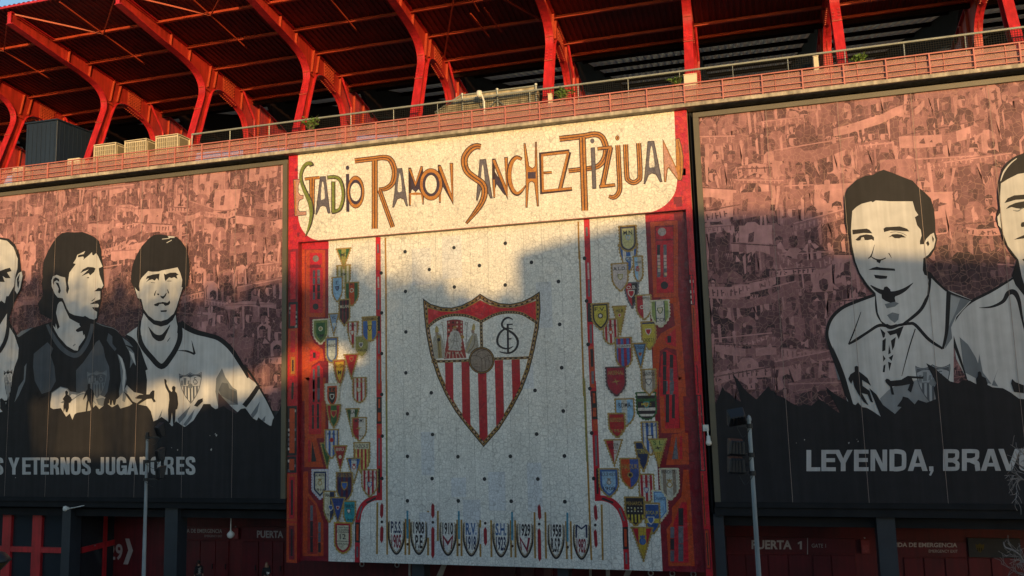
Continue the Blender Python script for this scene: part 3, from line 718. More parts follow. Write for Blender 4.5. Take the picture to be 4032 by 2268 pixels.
def L_E(A):
    A.poly([(120, 672), (190, 664), (205, 690), (185, 700), (172, 750), (172, 830), (200, 868), (236, 870), (234, 908), (205, 915), (175, 950), (168, 1040), (190, 1078), (272, 1075), (272, 1112), (135, 1126)], PINK, LB, TL, border=(DBR, 8)); A.stroke([(132, 680), (146, 1115)], 16, LOR, LB+2, TL)
letter(L_E)
letter(lambda A: (A.stroke([(258, 660), (447, 640)], 42, DBR, LB, TL), A.stroke([(258, 660), (447, 640)], 28, LOR, LB+1, TL), st3(A, [(352, 650), (352, 860), (368, 1105)], [60, 46, 16], TL, LB)))
letter(lambda A: (A.stroke([(350, 500), (335, 468), (290, 468), (240, 520), (212, 610), (222, 700), (258, 800), (305, 900), (335, 980), (348, 1080), (338, 1180), (312, 1280), (268, 1390)], [62, 60, 55, 52, 48, 48, 56, 64, 66, 60, 52, 40, 14], DBR, LB+4, TL), A.stroke([(340, 485), (328, 462), (288, 464), (234, 520), (208, 610), (217, 700), (252, 800), (300, 900), (330, 980), (340, 1080), (330, 1180), (305, 1280), (268, 1380)], [40, 42, 40, 38, 32, 32, 38, 46, 48, 44, 36, 26, 8], GRN, LB+5, TL)))
letter(lambda A: aform(A, [(457, 634), (518, 630), (576, 1090), (555, 1090), (532, 1010), (490, 992), (450, 1010), (408, 1105), (400, 1105), (425, 900)], [(478, 712), (494, 712), (514, 890), (490, 918), (462, 905)], TL))
letter(lambda A: (A.stroke([(543, 642), (640, 636), (705, 672), (742, 780), (748, 900), (712, 1030), (655, 1070), (598, 1082)], 52, DBR, LB, TL), A.stroke([(620, 690), (620, 1085)], 56, DBR, LB, TL), A.stroke([(548, 640), (640, 634), (702, 672), (735, 780), (741, 900), (706, 1025), (655, 1066), (604, 1076)], 32, GRN, LB+1, TL), A.stroke([(618, 695), (618, 1060)], 34, GRN, LB+2, TL)))
letter(lambda A: (A.poly([(780, 596), (822, 594), (824, 1075), (784, 1077)], PUR, LB, TL), A.poly(ell(800, 517, 23, 28), PUR, LB, TL)))
letter(lambda A: ringO(A, (904, 825), (104, 200), (84, 158), (66, 116), TL))
letter(lambda A: (st3(A, [(893, 430), (1130, 402), (1270, 388), (1345, 420), (1390, 520), (1396, 620), (1365, 720), (1285, 782), (1195, 790)], [50, 50, 52, 58, 56, 54, 52, 44, 26], TL), st3(A, [(1145, 425), (1146, 1290)], 58, TL, LB+3), st3(A, [(1205, 800), (1374, 1270)], 42, TL, LB+3)))
letter(lambda A: aform(A, [(1428, 532), (1488, 526), (1560, 1000), (1548, 1000), (1512, 912), (1470, 897), (1430, 915), (1385, 1015), (1374, 1015), (1400, 830)], [(1455, 612), (1470, 608), (1490, 788), (1465, 824), (1435, 800)], TL))
letter(lambda A: (A.poly([(1585, 540), (1660, 745), (1745, 540), (1752, 870), (1700, 790), (1665, 830), (1620, 790), (1590, 860)], PUR, LB, TL), A.stroke([(1591, 1000), (1590, 760), (1585, 515)], [26, 34, 28], DBR, LB+1, TL), A.stroke([(1587, 520), (1662, 735), (1745, 497)], 36, DBR, LB+1, TL, 0), A.stroke([(1742, 500), (1752, 760), (1758, 985)], [26, 34, 18], DBR, LB+1, TL), A.stroke([(1595, 990), (1596, 850), (1665, 845), (1740, 850), (1757, 970)], [12, 20, 34, 20, 10], LOR, LB+2, TL, 0), A.stroke([(1589, 530), (1662, 728), (1743, 505)], 22, LOR, LB+2, TL, 0)))
letter(lambda A: ringO(A, (1859, 728), (140, 197), (107, 153), (72, 117), TL))
letter(lambda A: (A.poly([(1960, 500), (2110, 830), (2112, 940), (2010, 760), (1966, 900)], PUR, LB, TL), A.stroke([(1972, 965), (1968, 760), (1960, 478)], [20, 36, 30], DBR, LB+1, TL), A.stroke([(1962, 490), (2100, 860), (2132, 945), (2117, 456)], 48, DBR, LB+1, TL, 0), A.stroke([(1966, 500), (2098, 842), (2130, 930), (2117, 464)], 30, LOR, LB+2, TL, 0), A.stroke([(1972, 950), (1975, 790)], 16, LOR, LB+2, TL, 0)))
letter(lambda A: aform(A, [(298, 403), (353, 398), (422, 803), (408, 803), (370, 720), (335, 700), (300, 720), (268, 825), (260, 825), (275, 640)], [(318, 472), (330, 470), (345, 638), (325, 645), (306, 630)], TR))
letter(lambda A: st3(A, [(305, 265), (255, 258), (190, 292), (136, 370), (132, 450), (165, 530), (240, 592), (308, 640), (342, 700), (340, 780), (310, 860), (250, 950), (150, 1073)], [42, 48, 54, 56, 54, 54, 54, 54, 52, 50, 44, 34, 10], TR, LB+3))
letter(lambda A: (A.poly([(450, 520), (500, 600), (575, 780), (550, 770), (470, 660), (450, 740)], PUR, LB, TR), A.stroke([(446, 805), (440, 600), (436, 388)], [18, 34, 24], DBR, LB+1, TR), A.stroke([(438, 395), (556, 690), (582, 785), (571, 372)], 42, DBR, LB+1, TR, 0), A.stroke([(440, 402), (555, 680), (582, 772), (571, 380)], 26, LOR, LB+2, TR, 0), A.stroke([(446, 795), (443, 610)], 16, LOR, LB+2, TR, 0)))
letter(lambda A: (A.stroke([(738, 395), (680, 375), (630, 425), (604, 520), (606, 620), (640, 722), (690, 762), (740, 725), (778, 672)], [38, 44, 50, 54, 54, 50, 44, 32, 14], DBR, LB+3, TR), A.stroke([(730, 394), (680, 380), (634, 428), (609, 520), (611, 620), (645, 718), (690, 754), (738, 722), (772, 676)], [24, 28, 32, 36, 36, 32, 26, 20, 8], LOR, LB+4, TR)))
letter(lambda A: (A.poly([(762, 232), (772, 232), (810, 470), (850, 497), (880, 470), (884, 217), (890, 217), (911, 887), (903, 887), (874, 645), (840, 622), (808, 645), (792, 900), (783, 900), (785, 540)], LOR, LB+5, TR, border=(DBR, 7)), A.poly(rect(800, 530, 884, 600), PUR, LB+7, TR)))
letter(lambda A: (A.stroke([(1055, 533), (962, 540)], 30, DBR, LB, TR), A.stroke([(1240, 312), (940, 345), (952, 742), (1268, 708)], 44, DBR, LB+1, TR, 0), A.stroke([(1238, 318), (1140, 715)], 46, DBR, LB+2, TR), A.stroke([(1052, 533), (968, 540)], 16, LOR, LB+3, TR), A.stroke([(1232, 319), (952, 350), (962, 732), (1262, 702)], 22, LOR, LB+4, TR, 0), A.stroke([(1226, 325), (1140, 712)], 24, LOR, LB+5, TR)))
letter(lambda A: (st3(A, [(1134, 180), (1380, 152), (1510, 132), (1585, 165), (1625, 270), (1615, 370), (1560, 455), (1470, 488), (1230, 518)], [46, 46, 46, 48, 48, 46, 42, 36, 34], TR, LB), st3(A, [(1376, 165), (1403, 938)], 54, TR, LB+3)))
letter(lambda A: (A.poly([(1470, 278), (1505, 275), (1520, 702), (1488, 704)], (.12, .105, .12), LB+6, TR, border=(DBR, 6)), A.poly(ell(1482, 202, 22, 27), (.12, .105, .12), LB+6, TR)))
letter(lambda A: (A.stroke([(1535, 285), (1690, 268)], 40, DBR, LB+6, TR), A.stroke([(1675, 265), (1590, 680)], 60, DBR, LB+7, TR), A.stroke([(1555, 686), (1724, 666)], 40, DBR, LB+8, TR), A.stroke([(1542, 284), (1684, 268)], 22, LOR, LB+9, TR), A.stroke([(1674, 268), (1592, 676)], 34, LOR, LB+10, TR), A.stroke([(1566, 682), (1718, 666)], 22, LOR, LB+11, TR), A.stroke([(1666, 300), (1606, 640)], 7, DBR, LB+12, TR)))
letter(lambda A: (st3(A, [(1751, 246), (1762, 480), (1772, 690), (1750, 765), (1705, 797), (1655, 785)], [36, 36, 36, 36, 34, 18], TR, LB), A.poly(ell(1746, 170, 23, 27), DBR, LB, TR), A.poly(ell(1746, 170, 17, 20), LOR, LB+1, TR), A.poly(ell(1746, 170, 7, 10), DBR, LB+2, TR)))
letter(lambda A: st3(A, [(1833, 238), (1846, 560), (1868, 620), (1916, 642), (1962, 620), (1986, 560), (1971, 224)], 38, TR, LB, sm=5))
letter(lambda A: aform(A, [(2072, 210), (2130, 207), (2215, 630), (2200, 632), (2158, 552), (2110, 538), (2072, 560), (2036, 652), (2030, 652), (2050, 450)], [(2100, 278), (2114, 275), (2140, 458), (2114, 479), (2082, 465)], TR))
letter(lambda A: (A.poly([(2230, 195), (2370, 490), (2365, 185), (2398, 180), (2420, 260), (2440, 370), (2436, 520), (2422, 612), (2388, 612), (2290, 478), (2272, 500), (2258, 630), (2246, 630)], LOR, LB, TR, border=(DBR, 7)), A.poly([(2236, 230), (2365, 500), (2388, 600), (2290, 470), (2268, 490), (2250, 620)], PINK, LB+2, TR), A.stroke([(2385, 192), (2408, 350), (2410, 600)], 6, DBR, LB+2, TR)))
# --- outer strips: stacked frames of red, orange and dark tile
def strip(cells, cr_side, base, xa, xb, zb):
    A = Art(0); A.xz([(xa, zb), (xb, zb), (xb, ZS-.004), (xa, ZS-.004)], base, 0)
    for (cr, x0, x1, y0, y1, fc, ic, tc) in cells:
        a = PY(*cr((x0, y0))); b = PY(*cr((x1, y1))); X0, X1 = max(a[0], xa), min(b[0], xb); Z0, Z1 = max(b[1], zb), a[1]
        W = X1-X0
        A.xz([(X0, Z0), (X1, Z0), (X1, Z1), (X0, Z1)], fc, 1)
        if fc == DK:
            rr = random.Random(int(y0))
            for k in range(int((Z1-Z0)/.3)):
                for sx in (X0+.06, X1-.22): A.xz([(sx, Z0+.3*k+.05), (sx+.16, Z0+.3*k+.05), (sx+.16, Z0+.3*k+.22), (sx, Z0+.3*k+.22)], rr.choice([GRY, (.3, .27, .24), DK, DK, (.5, .45, .4) if y0 < 650 else GRY]), 2)
        A.xz([(X0+W*.24, Z0+W*.24), (X1-W*.24, Z0+W*.24), (X1-W*.24, Z1-W*.24), (X0+W*.24, Z1-W*.24)], ic, 3)
        if tc:
            n = max(1, int((Z1-Z0-W*.8)/1.4)); h = (Z1-Z0-W*.9)/n
            for k in range(n):
                A.xz([(X0+W*.4, Z0+W*.45+h*k+.06), (X1-W*.4, Z0+W*.45+h*k+.06), (X1-W*.4, Z0+W*.45+h*(k+1)-.06), (X0+W*.4, Z0+W*.45+h*(k+1)-.06)], tc if k % 2 else DK, 4)
    A.build('side_strip', MOS, MU)
strip([(P1, 32, 112, 175, 612, MAR, RED, None), (P1, 32, 116, 618, 836, DK, RED, None), (P1, 34, 108, 842, 1058, ORG, RED, None), (P1, 40, 102, 1064, 1236, ORG, LOR, GRY), (P1, 30, 112, 1244, 1449, RED, RED, DK), (P2, 22, 95, 0, 180, RED, RED, DK), (P2, 18, 92, 186, 556, DK, ORG, None), (P2, 15, 90, 560, 682, DK, ORG, None), (P2, 12, 95, 690, 1045, ORG, RED, GRY), (P2, 8, 92, 1052, 1350, ORG, MAR, GRY)], None, RED, MX0, xL, zbl)
strip([(P3, 795, 905, 30, 480, RED, (.35, .012, .02), None), (P3, 822, 918, 490, 722, DK, RED, None), (P3, 832, 928, 730, 900, ORG, ORG, GRY), (P3, 845, 940, 906, 1170, ORG, RED, None), (P3, 858, 965, 1180, 1449, RED, RED, DK), (P4, 800, 905, 0, 98, RED, RED, DK), (P4, 832, 940, 104, 670, DK, RED, None), (P4, 852, 952, 678, 1085, RED, ORG, GRY), (P4, 885, 985, 1100, 1400, MAR, ORG, GRY)], None, RED, xR, MX1, zbr)
# --- recessed panel: white field and red side panels
X3 = (PY(1296, 952, IN)[0]+PY(1290.7, 2211, IN)[0])/2; X4 = (PY(2540, 850, IN)[0]+PY(2609, 2248, IN)[0])/2
A = Art(IN); A.xz([(X3, zin), (X4, zin), (X4, ZS-.004), (X3, ZS-.004)], WH, 0)
rr = random.Random(11)
for k in range(18):                    # vertical slab joints
    x = X3+(X4-X3)*(k+.5)/18; A.xz([(x, zin), (x+.025, zin), (x+.025, ZS-.01), (x, ZS-.01)], (.42, .41, .38), 1)
used_ = []
for k in range(26):                    # patches laid with other shades of white
    x = rr.uniform(X3+5.5, X4-6.5); z = rr.uniform(zin, ZS-3); a = rr.uniform(.8, 1.3); h = rr.uniform(1, 3); q_ = rr.uniform(.86, .97)
    if any(x < p[1] and p[0] < x+a and z < p[3] and p[2] < z+h for p in used_): continue
    used_.append((x, x+a, z, z+h)); A.xz([(x, z), (x+a, z), (x+a, z+h), (x, z+h)], tuple(c*q_ for c in (.66, .67, .68)), 2)
A.build('white_field', MOS, MU)
def frame(A, cr, pts, wd, col, l, sm=0): A.stroke(pts, wd, col, l, cr, sm, closed=True)
def bars(A, cr, lst, l, split=3):
    rr = random.Random(len(lst)+int(lst[0][1]))
    for (x0, y0, x1, y1) in lst:
        for k in range(split):
            a = y0+(y1-y0)*k/split; b = y0+(y1-y0)*(k+1)/split-4
            A.poly(rect(x0, a, x1, b), rr.choice([DK, GRY, (.10, .09, .11), DK]), l, cr)
A = Art(IN); A.xz([(xL+.003, zin), (X3, zin), (X3, ZS-.004), (xL+.003, ZS-.004)], MAR, 0)
A.poly([(148, 115), (372, 112), (372, 170), (148, 175)], RED, 1, P1)
frame(A, P1, [(195, 195), (325, 195), (325, 725), (195, 725)], 34, ORG, 1); A.poly(rect(214, 205, 318, 302), RED, 2, P1); A.poly(ell(263, 252, 26, 28), (.20, .16, .16), 3, P1)
A.poly(rect(212, 330, 322, 708), RED, 2, P1); bars(A, P1, [(238, 350, 258, 600), (275, 345, 299, 596)], 3, 4); A.poly(ell(262, 655, 25, 27), DK, 3, P1)
A.poly(rect(148, 175, 172, 1449), ORG, 1, P1)
A.poly([(165, 745), (210, 745), (215, 880), (250, 960), (320, 1010), (335, 1110), (290, 1110), (230, 1150), (205, 1449), (165, 1449)], ORG, 1, P1)
A.poly([(215, 1010), (300, 1040), (290, 1090), (212, 1120)], RED, 2, P1); A.poly(rect(240, 1040, 262, 1085), DK, 3, P1)
A.poly([(212, 1240), (235, 1160), (290, 1130), (325, 1180), (325, 1449), (205, 1449)], RED, 2, P1); bars(A, P1, [(238, 1180, 255, 1440), (275, 1150, 298, 1440)], 3, 3)
frame(A, P2, [(165, -10), (290, -10), (290, 410), (165, 410)], 30, ORG, 1); A.poly(rect(180, -8, 275, 395), RED, 2, P2); bars(A, P2, [(210, -5, 224, 162), (246, -5, 262, 162), (205, 175, 220, 360), (240, 170, 258, 358)], 3, 2)
A.poly([(150, 415), (235, 415), (270, 560), (292, 640), (148, 640)], ORG, 1, P2); A.poly([(206, 450), (238, 598), (200, 600)], DK, 2, P2); A.poly(rect(176, 440, 194, 600), RED, 2, P2)
A.poly([(140, 675), (175, 670), (178, 830), (240, 910), (290, 1050), (290, 1300), (135, 1300)], ORG, 1, P2); A.poly([(172, 860), (230, 920), (245, 1020), (245, 1285), (170, 1285)], (.3, .02, .015), 2, P2); bars(A, P2, [(192, 925, 212, 1275), (250, 1050, 270, 1278)], 3, 3)
A.build('red_side_panel', MOS, MU)
A = Art(IN); A.xz([(X4, zin), (xR-.003, zin), (xR-.003, ZS-.004), (X4, ZS-.004)], MAR, 0)
A.poly([(525, 20), (752, 2), (752, 52), (526, 68)], RED, 1, P3)
frame(A, P3, [(582, 85), (765, 75), (768, 645), (605, 650)], 34, ORG, 1); A.poly([(608, 110), (742, 105), (745, 200), (612, 205)], RED, 2, P3); A.poly(ell(657, 146, 33, 33), (.42, .33, .30), 3, P3)
A.poly([(608, 220), (745, 215), (748, 625), (615, 632)], RED, 2, P3); bars(A, P3, [(618, 250, 642, 510), (668, 248, 694, 510)], 3, 3)
for x in (620, 670):
    for k in range(6): A.poly(rect(x+k, 330+k*28, x+22+k, 352+k*28), rr.choice([(.45, .38, .33), (.55, .36, .33), GRY, (.5, .35, .2)]), 4, P3)
A.poly(ell(676, 570, 30, 30), DK, 3, P3)
A.poly([(640, 670), (790, 665), (850, 1449), (800, 1449), (770, 1080), (690, 1060), (640, 1090), (620, 1449), (585, 1449), (585, 1050), (650, 950), (760, 890), (745, 720)], ORG, 1, P3)
A.poly([(680, 990), (765, 910), (770, 1060), (690, 1030)], RED, 2, P3); A.poly(rect(700, 970, 730, 1025), DK, 3, P3)
A.poly([(650, 1130), (690, 1080), (770, 1130), (790, 1449), (640, 1449)], RED, 2, P3); bars(A, P3, [(664, 1095, 692, 1440), (718, 1120, 746, 1440)], 3, 3)
frame(A, P4, [(610, -10), (750, -10), (770, 370), (625, 370)], 34, ORG, 1); A.poly([(630, -8), (735, -8), (745, 350), (640, 355)], RED, 2, P4); bars(A, P4, [(636, 0, 658, 80), (688, 0, 706, 80), (644, 98, 670, 312), (690, 98, 712, 282)], 3, 1)
A.poly([(690, 395), (810, 385), (818, 620), (645, 625)], ORG, 1, P4); A.poly([(722, 405), (738, 580), (690, 582)], GRY, 2, P4); A.poly(rect(748, 410, 768, 582), RED, 2, P4)
A.poly([(775, 660), (815, 660), (860, 1375), (665, 1375), (650, 1100), (690, 1050), (690, 940), (760, 860)], ORG, 1, P4); A.poly([(700, 1060), (760, 900), (800, 900), (815, 1350), (690, 1350)], RED, 2, P4); bars(A, P4, [(678, 1085, 708, 1345), (738, 945, 775, 1345)], 3, 3)
A.build('red_side_panel', MOS, MU)
# --- red and gold lines with inlaid dark tiles
def redline(segs, inl):
    A = Art(IN)
    for cr, pts, wd in segs: A.stroke(pts, wd, RED, 2, cr, 5)
    for cr, pts, wd, col in inl: A.stroke(pts, wd, col, 3, cr, 4)
    A.build('red_line', MOS, MU)
redline([(P1, [(786, 72), (790, 700), (794, 1449)], 42), (P2, [(703, 0), (706, 886)], 40), (P2, [(722, 866), (660, 872), (600, 905), (560, 965), (545, 1045), (543, 1070)], 38), (P2, [(543, 1065), (541, 1347)], 38)],
        [(P1, [(785, 130), (786, 205)], 14, GRY), (P1, [(788, 215), (790, 350)], 26, ORG), (P1, [(788, 405), (790, 500)], 14, (.4, .36, .34)), (P1, [(790, 510), (790, 680)], 16, GRY), (P1, [(792, 735), (793, 860)], 26, DK), (P1, [(793, 880), (793, 1050)], 14, GRY), (P1, [(795, 1070), (795, 1350)], 24, ORG), (P1, [(795, 1100), (795, 1300)], 14, GRY),
         (P2, [(704, 120), (704, 318)], 38, DK), (P2, [(704, 135), (704, 200)], 14, ORG), (P2, [(704, 235), (704, 300)], 22, ORG), (P2, [(704, 330), (704, 395)], 24, ORG), (P2, [(704, 425), (704, 630)], 12, GRY), (P2, [(704, 650), (704, 830)], 14, DK), (P2, [(680, 868), (610, 905)], 14, DK), (P2, [(575, 930), (545, 1030)], 12, GRY), (P2, [(543, 1050), (542, 1200)], 38, DK), (P2, [(543, 1065), (542, 1185)], 16, ORG), (P2, [(541, 1230), (541, 1310)], 14, GRY)])
redline([(P3, [(60, 45), (80, 700), (112, 1449)], 46), (P4, [(104, 0), (140, 892)], 44), (P4, [(122, 872), (180, 872), (245, 895), (300, 950), (335, 1030), (345, 1090)], 42), (P4, [(343, 1080), (355, 1402)], 42)],
        [(P3, [(60, 110), (62, 180)], 16, GRY), (P3, [(72, 390), (76, 520)], 14, (.5, .36, .34)), (P3, [(78, 525), (80, 660)], 16, GRY), (P3, [(86, 710), (88, 860)], 40, DK), (P3, [(92, 880), (95, 1030)], 18, GRY), (P3, [(98, 1055), (108, 1380)], 36, ORG), (P3, [(100, 1075), (104, 1215)], 22, DK), (P3, [(107, 1250), (109, 1350)], 20, GRY),
         (P4, [(108, 75), (118, 285)], 42, DK), (P4, [(110, 90), (112, 165)], 18, ORG), (P4, [(114, 200), (116, 265)], 26, ORG), (P4, [(118, 290), (122, 370)], 34, ORG), (P4, [(124, 405), (130, 630)], 14, GRY), (P4, [(135, 650), (138, 840)], 16, DK), (P4, [(170, 872), (255, 905)], 16, DK), (P4, [(300, 945), (335, 1040)], 14, GRY), (P4, [(343, 1085), (348, 1250)], 42, DK), (P4, [(344, 1100), (347, 1230)], 18, ORG), (P4, [(350, 1275), (353, 1360)], 14, GRY)])
A = Art(IN); A.stroke([(847, 78), (852, 500), (855, 1449)], 14, GOLD, 2, P1); A.stroke([(758, 0), (763, 1290)], 13, GOLD, 2, P2); A.stroke([(757, 150), (761, 700)], 13, OLV, 3, P2); A.build('gold_line', MOS, MU)
A = Art(IN); A.stroke([(1333, 1052), (1343, 1449)], 18, GOLD, 2, TR); A.stroke([(4, 300), (38, 1449)], 14, GOLD, 2, P3); A.stroke([(40, 0), (92, 1330)], 14, GOLD, 2, P4); A.stroke([(36, -20), (60, 600)], 14, OLV, 3, P4); A.build('gold_line', MOS, MU)
# --- black studs
dots = [(1019, 633), (1142, 623), (1271, 612), (1080, 678), (1206, 668), (1337, 660), (1020, 733), (1143, 722), (1271, 717), (1405, 708), (1021, 835), (1408, 816), (1021, 938), (1413, 925), (1085, 988), (1346, 982), (1025, 1041), (1417, 1034), (1088, 1093), (1350, 1092), (1025, 1148), (1152, 1149), (1284, 1148), (1420, 1147), (1087, 1204), (1219, 1205), (1353, 1205), (1025, 1260), (1153, 1260), (1286, 1261), (1421, 1262)]
for k, (x, y) in enumerate([(a*1.5652, b*1.5652) for a, b in dots]+[(1501, 1075), (1503, 1232), (1503, 1392), (1503, 1553), (1505, 1717), (1504, 1884), (2302, 1017), (2310, 1185), (2316, 1356), (2323, 1530), (2330, 1705), (2338, 1884)]):
    X, Z = PY(x, y, IN); m = MB(); m.add([(X+.105*cos(t), IN-.012, Z+.105*sin(t)) for t in [2*pi*i/12 for i in range(12)]]+[(X+.12*cos(t), IN, Z+.12*sin(t)) for t in [2*pi*i/12 for i in range(12)]], [tuple(range(12))[::-1]]+[(i, (i+1) % 12, 12+(i+1) % 12, 12+i) for i in range(12)])
    m.build('stud', M_BLACK, MU)
# --- eight date shields and the bars between them
for (xc, t0, b0, up, dn, cu, cl) in ((423, 308, 617, 'P.S.S.', '1905', NVY, (.22, .012, .03)), (630, 312, 620, '1908', 'P.E', DK, DK), (898, 320, 628, '1910', 'M', DK, (.22, .012, .03)), (1113, 322, 634, 'R.V.', '1918', (.03, .10, .26), NVY), (1387, 326, 642, 'S.H.', '1923', (.03, .10, .26), NVY), (1608, 332, 647, '1929', 'N', DK, (.22, .012, .03)), (1895, 336, 657, '1958', 'R.S.P.', DK, DK), (2130, 340, 664, 'M.', '1982', NVY, (.22, .012, .03))):
    A = Art(IN); h = b0-t0; w_ = 72; s = (xc-1380)*.008
    U = [(xc-w_, t0+8), (xc-w_, t0+h*.45), (xc-w_*.8, t0+h*.68), (xc-w_*.42, t0+h*.88), (xc+2, b0-8), (xc+w_*.46, t0+h*.88), (xc+w_*.84, t0+h*.68), (xc+w_+2, t0+h*.45), (xc+w_+2, t0+12)]
    A.stroke(U, [8, 12, 17, 20, 22, 20, 17, 12, 8], DK, 3, BS, 4)
    V = [((x-xc)*.86+xc, y-12) for x, y in U]; A.stroke(V, 9, (.38, .30, .18), 4, BS, 4)
    for k in range(0, len(V)-1):
        for u in (.3, .75): A.poly(ell(V[k][0]+(V[k+1][0]-V[k][0])*u, V[k][1]+(V[k+1][1]-V[k][1])*u, 4.5, 5, 6), (.10, .06, .05), 5, BS)
    def word(t, x0, x1, y0, y1, col):
        A.text(t, qd(x0, y0, x1, y1, 2), col, 4, BS, .03)
    f1 = t0+2; f2 = t0+h*.36; f3 = t0+h*.40; f4 = t0+h*.80
    if up != 'M.': word(up, xc-50, xc+50, f1, f2, cu)
    if dn == 'M': A.stroke([(xc-35, f4), (xc-44, f3+5), (xc, f3+72), (xc+44, f3+5), (xc+30, f4)], [10, 18, 22, 18, 10], cl, 4, BS, 0)
    elif dn == 'N': A.stroke([(xc-30, f4-10), (xc-44, f3+5), (xc+20, f4-5), (xc+40, f3+3)], [10, 20, 22, 20], cl, 4, BS, 0)
    elif up == 'M.': A.stroke([(xc-48, f2+6), (xc-46, f1)], 15, cu, 5, BS, 0); A.stroke([(xc+48, f2+6), (xc+46, f1)], 15, cu, 5.4, BS, 0); A.stroke([(xc-46, f1), (xc, f1+38), (xc+46, f1)], 13, cu, 5.8, BS, 0); word(dn, xc-45, xc+42, f3, f4, cl)
    else: word(dn, xc-(45 if len(dn) > 3 else 32), xc+(45 if len(dn) > 3 else 34), f3, f4, cl)
    if dn == 'P.E': A.text('de', qd(xc-14, f4+8, xc+14, f4+26), DK, 4, BS)
    A.build('date_shield', MOS, MU)
GB_ = (.34, .19, .04)
for (x, y0, y1) in ((248, 137, 613), (508, 290, 620), (543, 290, 620), (716, 214, 625), (806, 214, 627), (985, 295, 632), (1023, 295, 632), (1196, 298, 638), (1297, 300, 640), (1478, 300, 643), (1518, 300, 645), (1697, 226, 652), (1797, 226, 655), (1988, 310, 660), (2030, 310, 660), (2316, 155, 668)):
    A = Art(IN); s = (x-800)/1500*10; A.poly([(x-9, y0), (x+9, y0), (x+9+s, y1), (x-9+s, y1)], GB_, 2, BS)
    if y0 < 200 or x in (1196, 1297): A.poly([(x-8, y0), (x+9, y0), (x+9, y0+70), (x-8, y0+70)], (.36, .22, .03), 3, BS)
    A.build('gold_bar', MOS, MU)
for (x, y0, y1) in ((525, 212, 470), (999, 216, 475), (1490, 222, 487), (2000, 230, 498)):
    A = Art(IN); A.poly([(x-9, y0), (x+9, y0), (x+11, y1), (x-7, y1)], (.06, .25, .36), 4, BS); A.poly(ell(x+3, y1+52, 12, 14, 12), DBR, 4, BS); A.build('blue_bar', MOS, MU)
for x, l, d in ((290, ((138, 285), (347, 513)), 316), (760, ((140, 287), (355, 655)), 320), (1243, ((360, 537),), 328), (1740, ((150, 303), (370, 682)), 336), (2257, ((152, 310), (380, 558)), 345)):
    A = Art(IN); s = (x-800)/1500*8
    for a, b in l: A.poly([(x, a), (x+15, a+28), (x+15+s, b-30), (x+s, b), (x-15+s, b-30), (x-15, a+28)], (.30, .012, .02), 4, BS)
    A.poly(ell(x, d, 13, 14, 12), DK, 4, BS); A.build('red_lozenge', MOS, MU)
# --- the club shield
SHO = [(135, 155), (200, 200), (290, 226), (370, 230), (450, 210), (530, 170), (602, 117), (670, 160), (760, 193), (850, 200), (940, 180), (1020, 142), (1088, 97), (1095, 250), (1080, 400), (1045, 580), (1005, 740), (945, 900), (860, 1060), (760, 1220), (630, 1368), (500, 1210), (400, 1080), (320, 945), (250, 790), (195, 620), (160, 440), (142, 280)]
KINGS = (.30, .27, .22)
CS = Art(IN); L0 = 4
CS.poly(SHO, DK, L0, SH); CS.poly(inset(SHO, 9), GOLD, L0+1, SH); CS.poly(inset(SHO, 14), DBR, L0+2, SH)
mid = inset(SHO, 21)
rr = random.Random(8)
for i in range(len(mid)):
    a, b = Vector(mid[i]), Vector(mid[(i+1) % len(mid)]); n = max(1, int((b-a).length/34))
    for k in range(n):
        p = a.lerp(b, (k+.15)/n); q = a.lerp(b, (k+.7)/n); CS.stroke([tuple(p), tuple(q)], 10, rr.choice([GOLD, (.42, .27, .14), (.5, .33, .25)]), L0+3, SH)
CS.poly(inset(SHO, 30), GOLD, L0+4, SH); CS.poly(inset(SHO, 36), WH, L0+5, SH)
CS.build('shield_border', MOS, MU)
A = Art(IN)
for p in ([(315, 676), (382, 673), (385, 1008), (320, 893)], [(449, 670), (515, 668), (524, 1202), (457, 1118)], [(583, 740), (653, 740), (664, 1278), (630, 1318), (597, 1288)], [(720, 660), (788, 657), (797, 1112), (733, 1198)], [(857, 655), (925, 652), (930, 862), (866, 996)]): A.poly(p, (.40, .012, .022), L0+6, SH)
A.build('red_stripes', MOS, MU)
A = Art(IN); A.poly([(176, 235), (280, 262), (380, 266), (470, 242), (540, 207), (602, 172), (680, 210), (780, 235), (880, 232), (970, 207), (1054, 178), (1058, 335), (1000, 297), (920, 264), (840, 257), (760, 264), (690, 288), (612, 330), (550, 300), (470, 280), (400, 280), (320, 295), (240, 335), (180, 375)], (.56, .010, .022), L0+6, SH, border=(GOLD, 5)); A.build('red_chief', MOS, MU)
def band(pts, wd):
    A = Art(IN)
    A.stroke(pts, wd, GOLD, L0+8, SH, 5); A.stroke(pts, wd*.72, DBR, L0+9, SH, 5)
    P = smooth([(a, b) for a, b in pts], 8)
    for k in range(0, len(P)-1, 2): A.stroke([P[k], P[k+1]], wd*.34, (.42, .29, .14), L0+10, SH, 0)
    A.build('inner_band', MOS, MU)
band([(180, 385), (245, 332), (330, 298), (420, 290), (510, 302), (611, 345)], 24); band([(611, 345), (700, 297), (780, 273), (860, 268), (950, 283), (1060, 350)], 24); band([(610, 340), (612, 450), (615, 560)], 24); band([(205, 669), (360, 667), (520, 660)], 22); band([(712, 647), (860, 643), (1032, 636)], 22)
A = Art(IN); c = (614, 660)
A.poly(ell(*c, 106, 110, 32), DBR, L0+11, SH); A.poly(ell(*c, 99, 103, 32), GOLD, L0+12, SH); A.poly(ell(*c, 95, 99, 32), DBR, L0+13, SH); A.poly(ell(*c, 88, 92, 32), (.24, .18, .14), L0+14, SH)
A.poly(ell(c[0]-22, c[1]-15, 56, 60, 24), (.27, .205, .16), L0+14.5, SH)
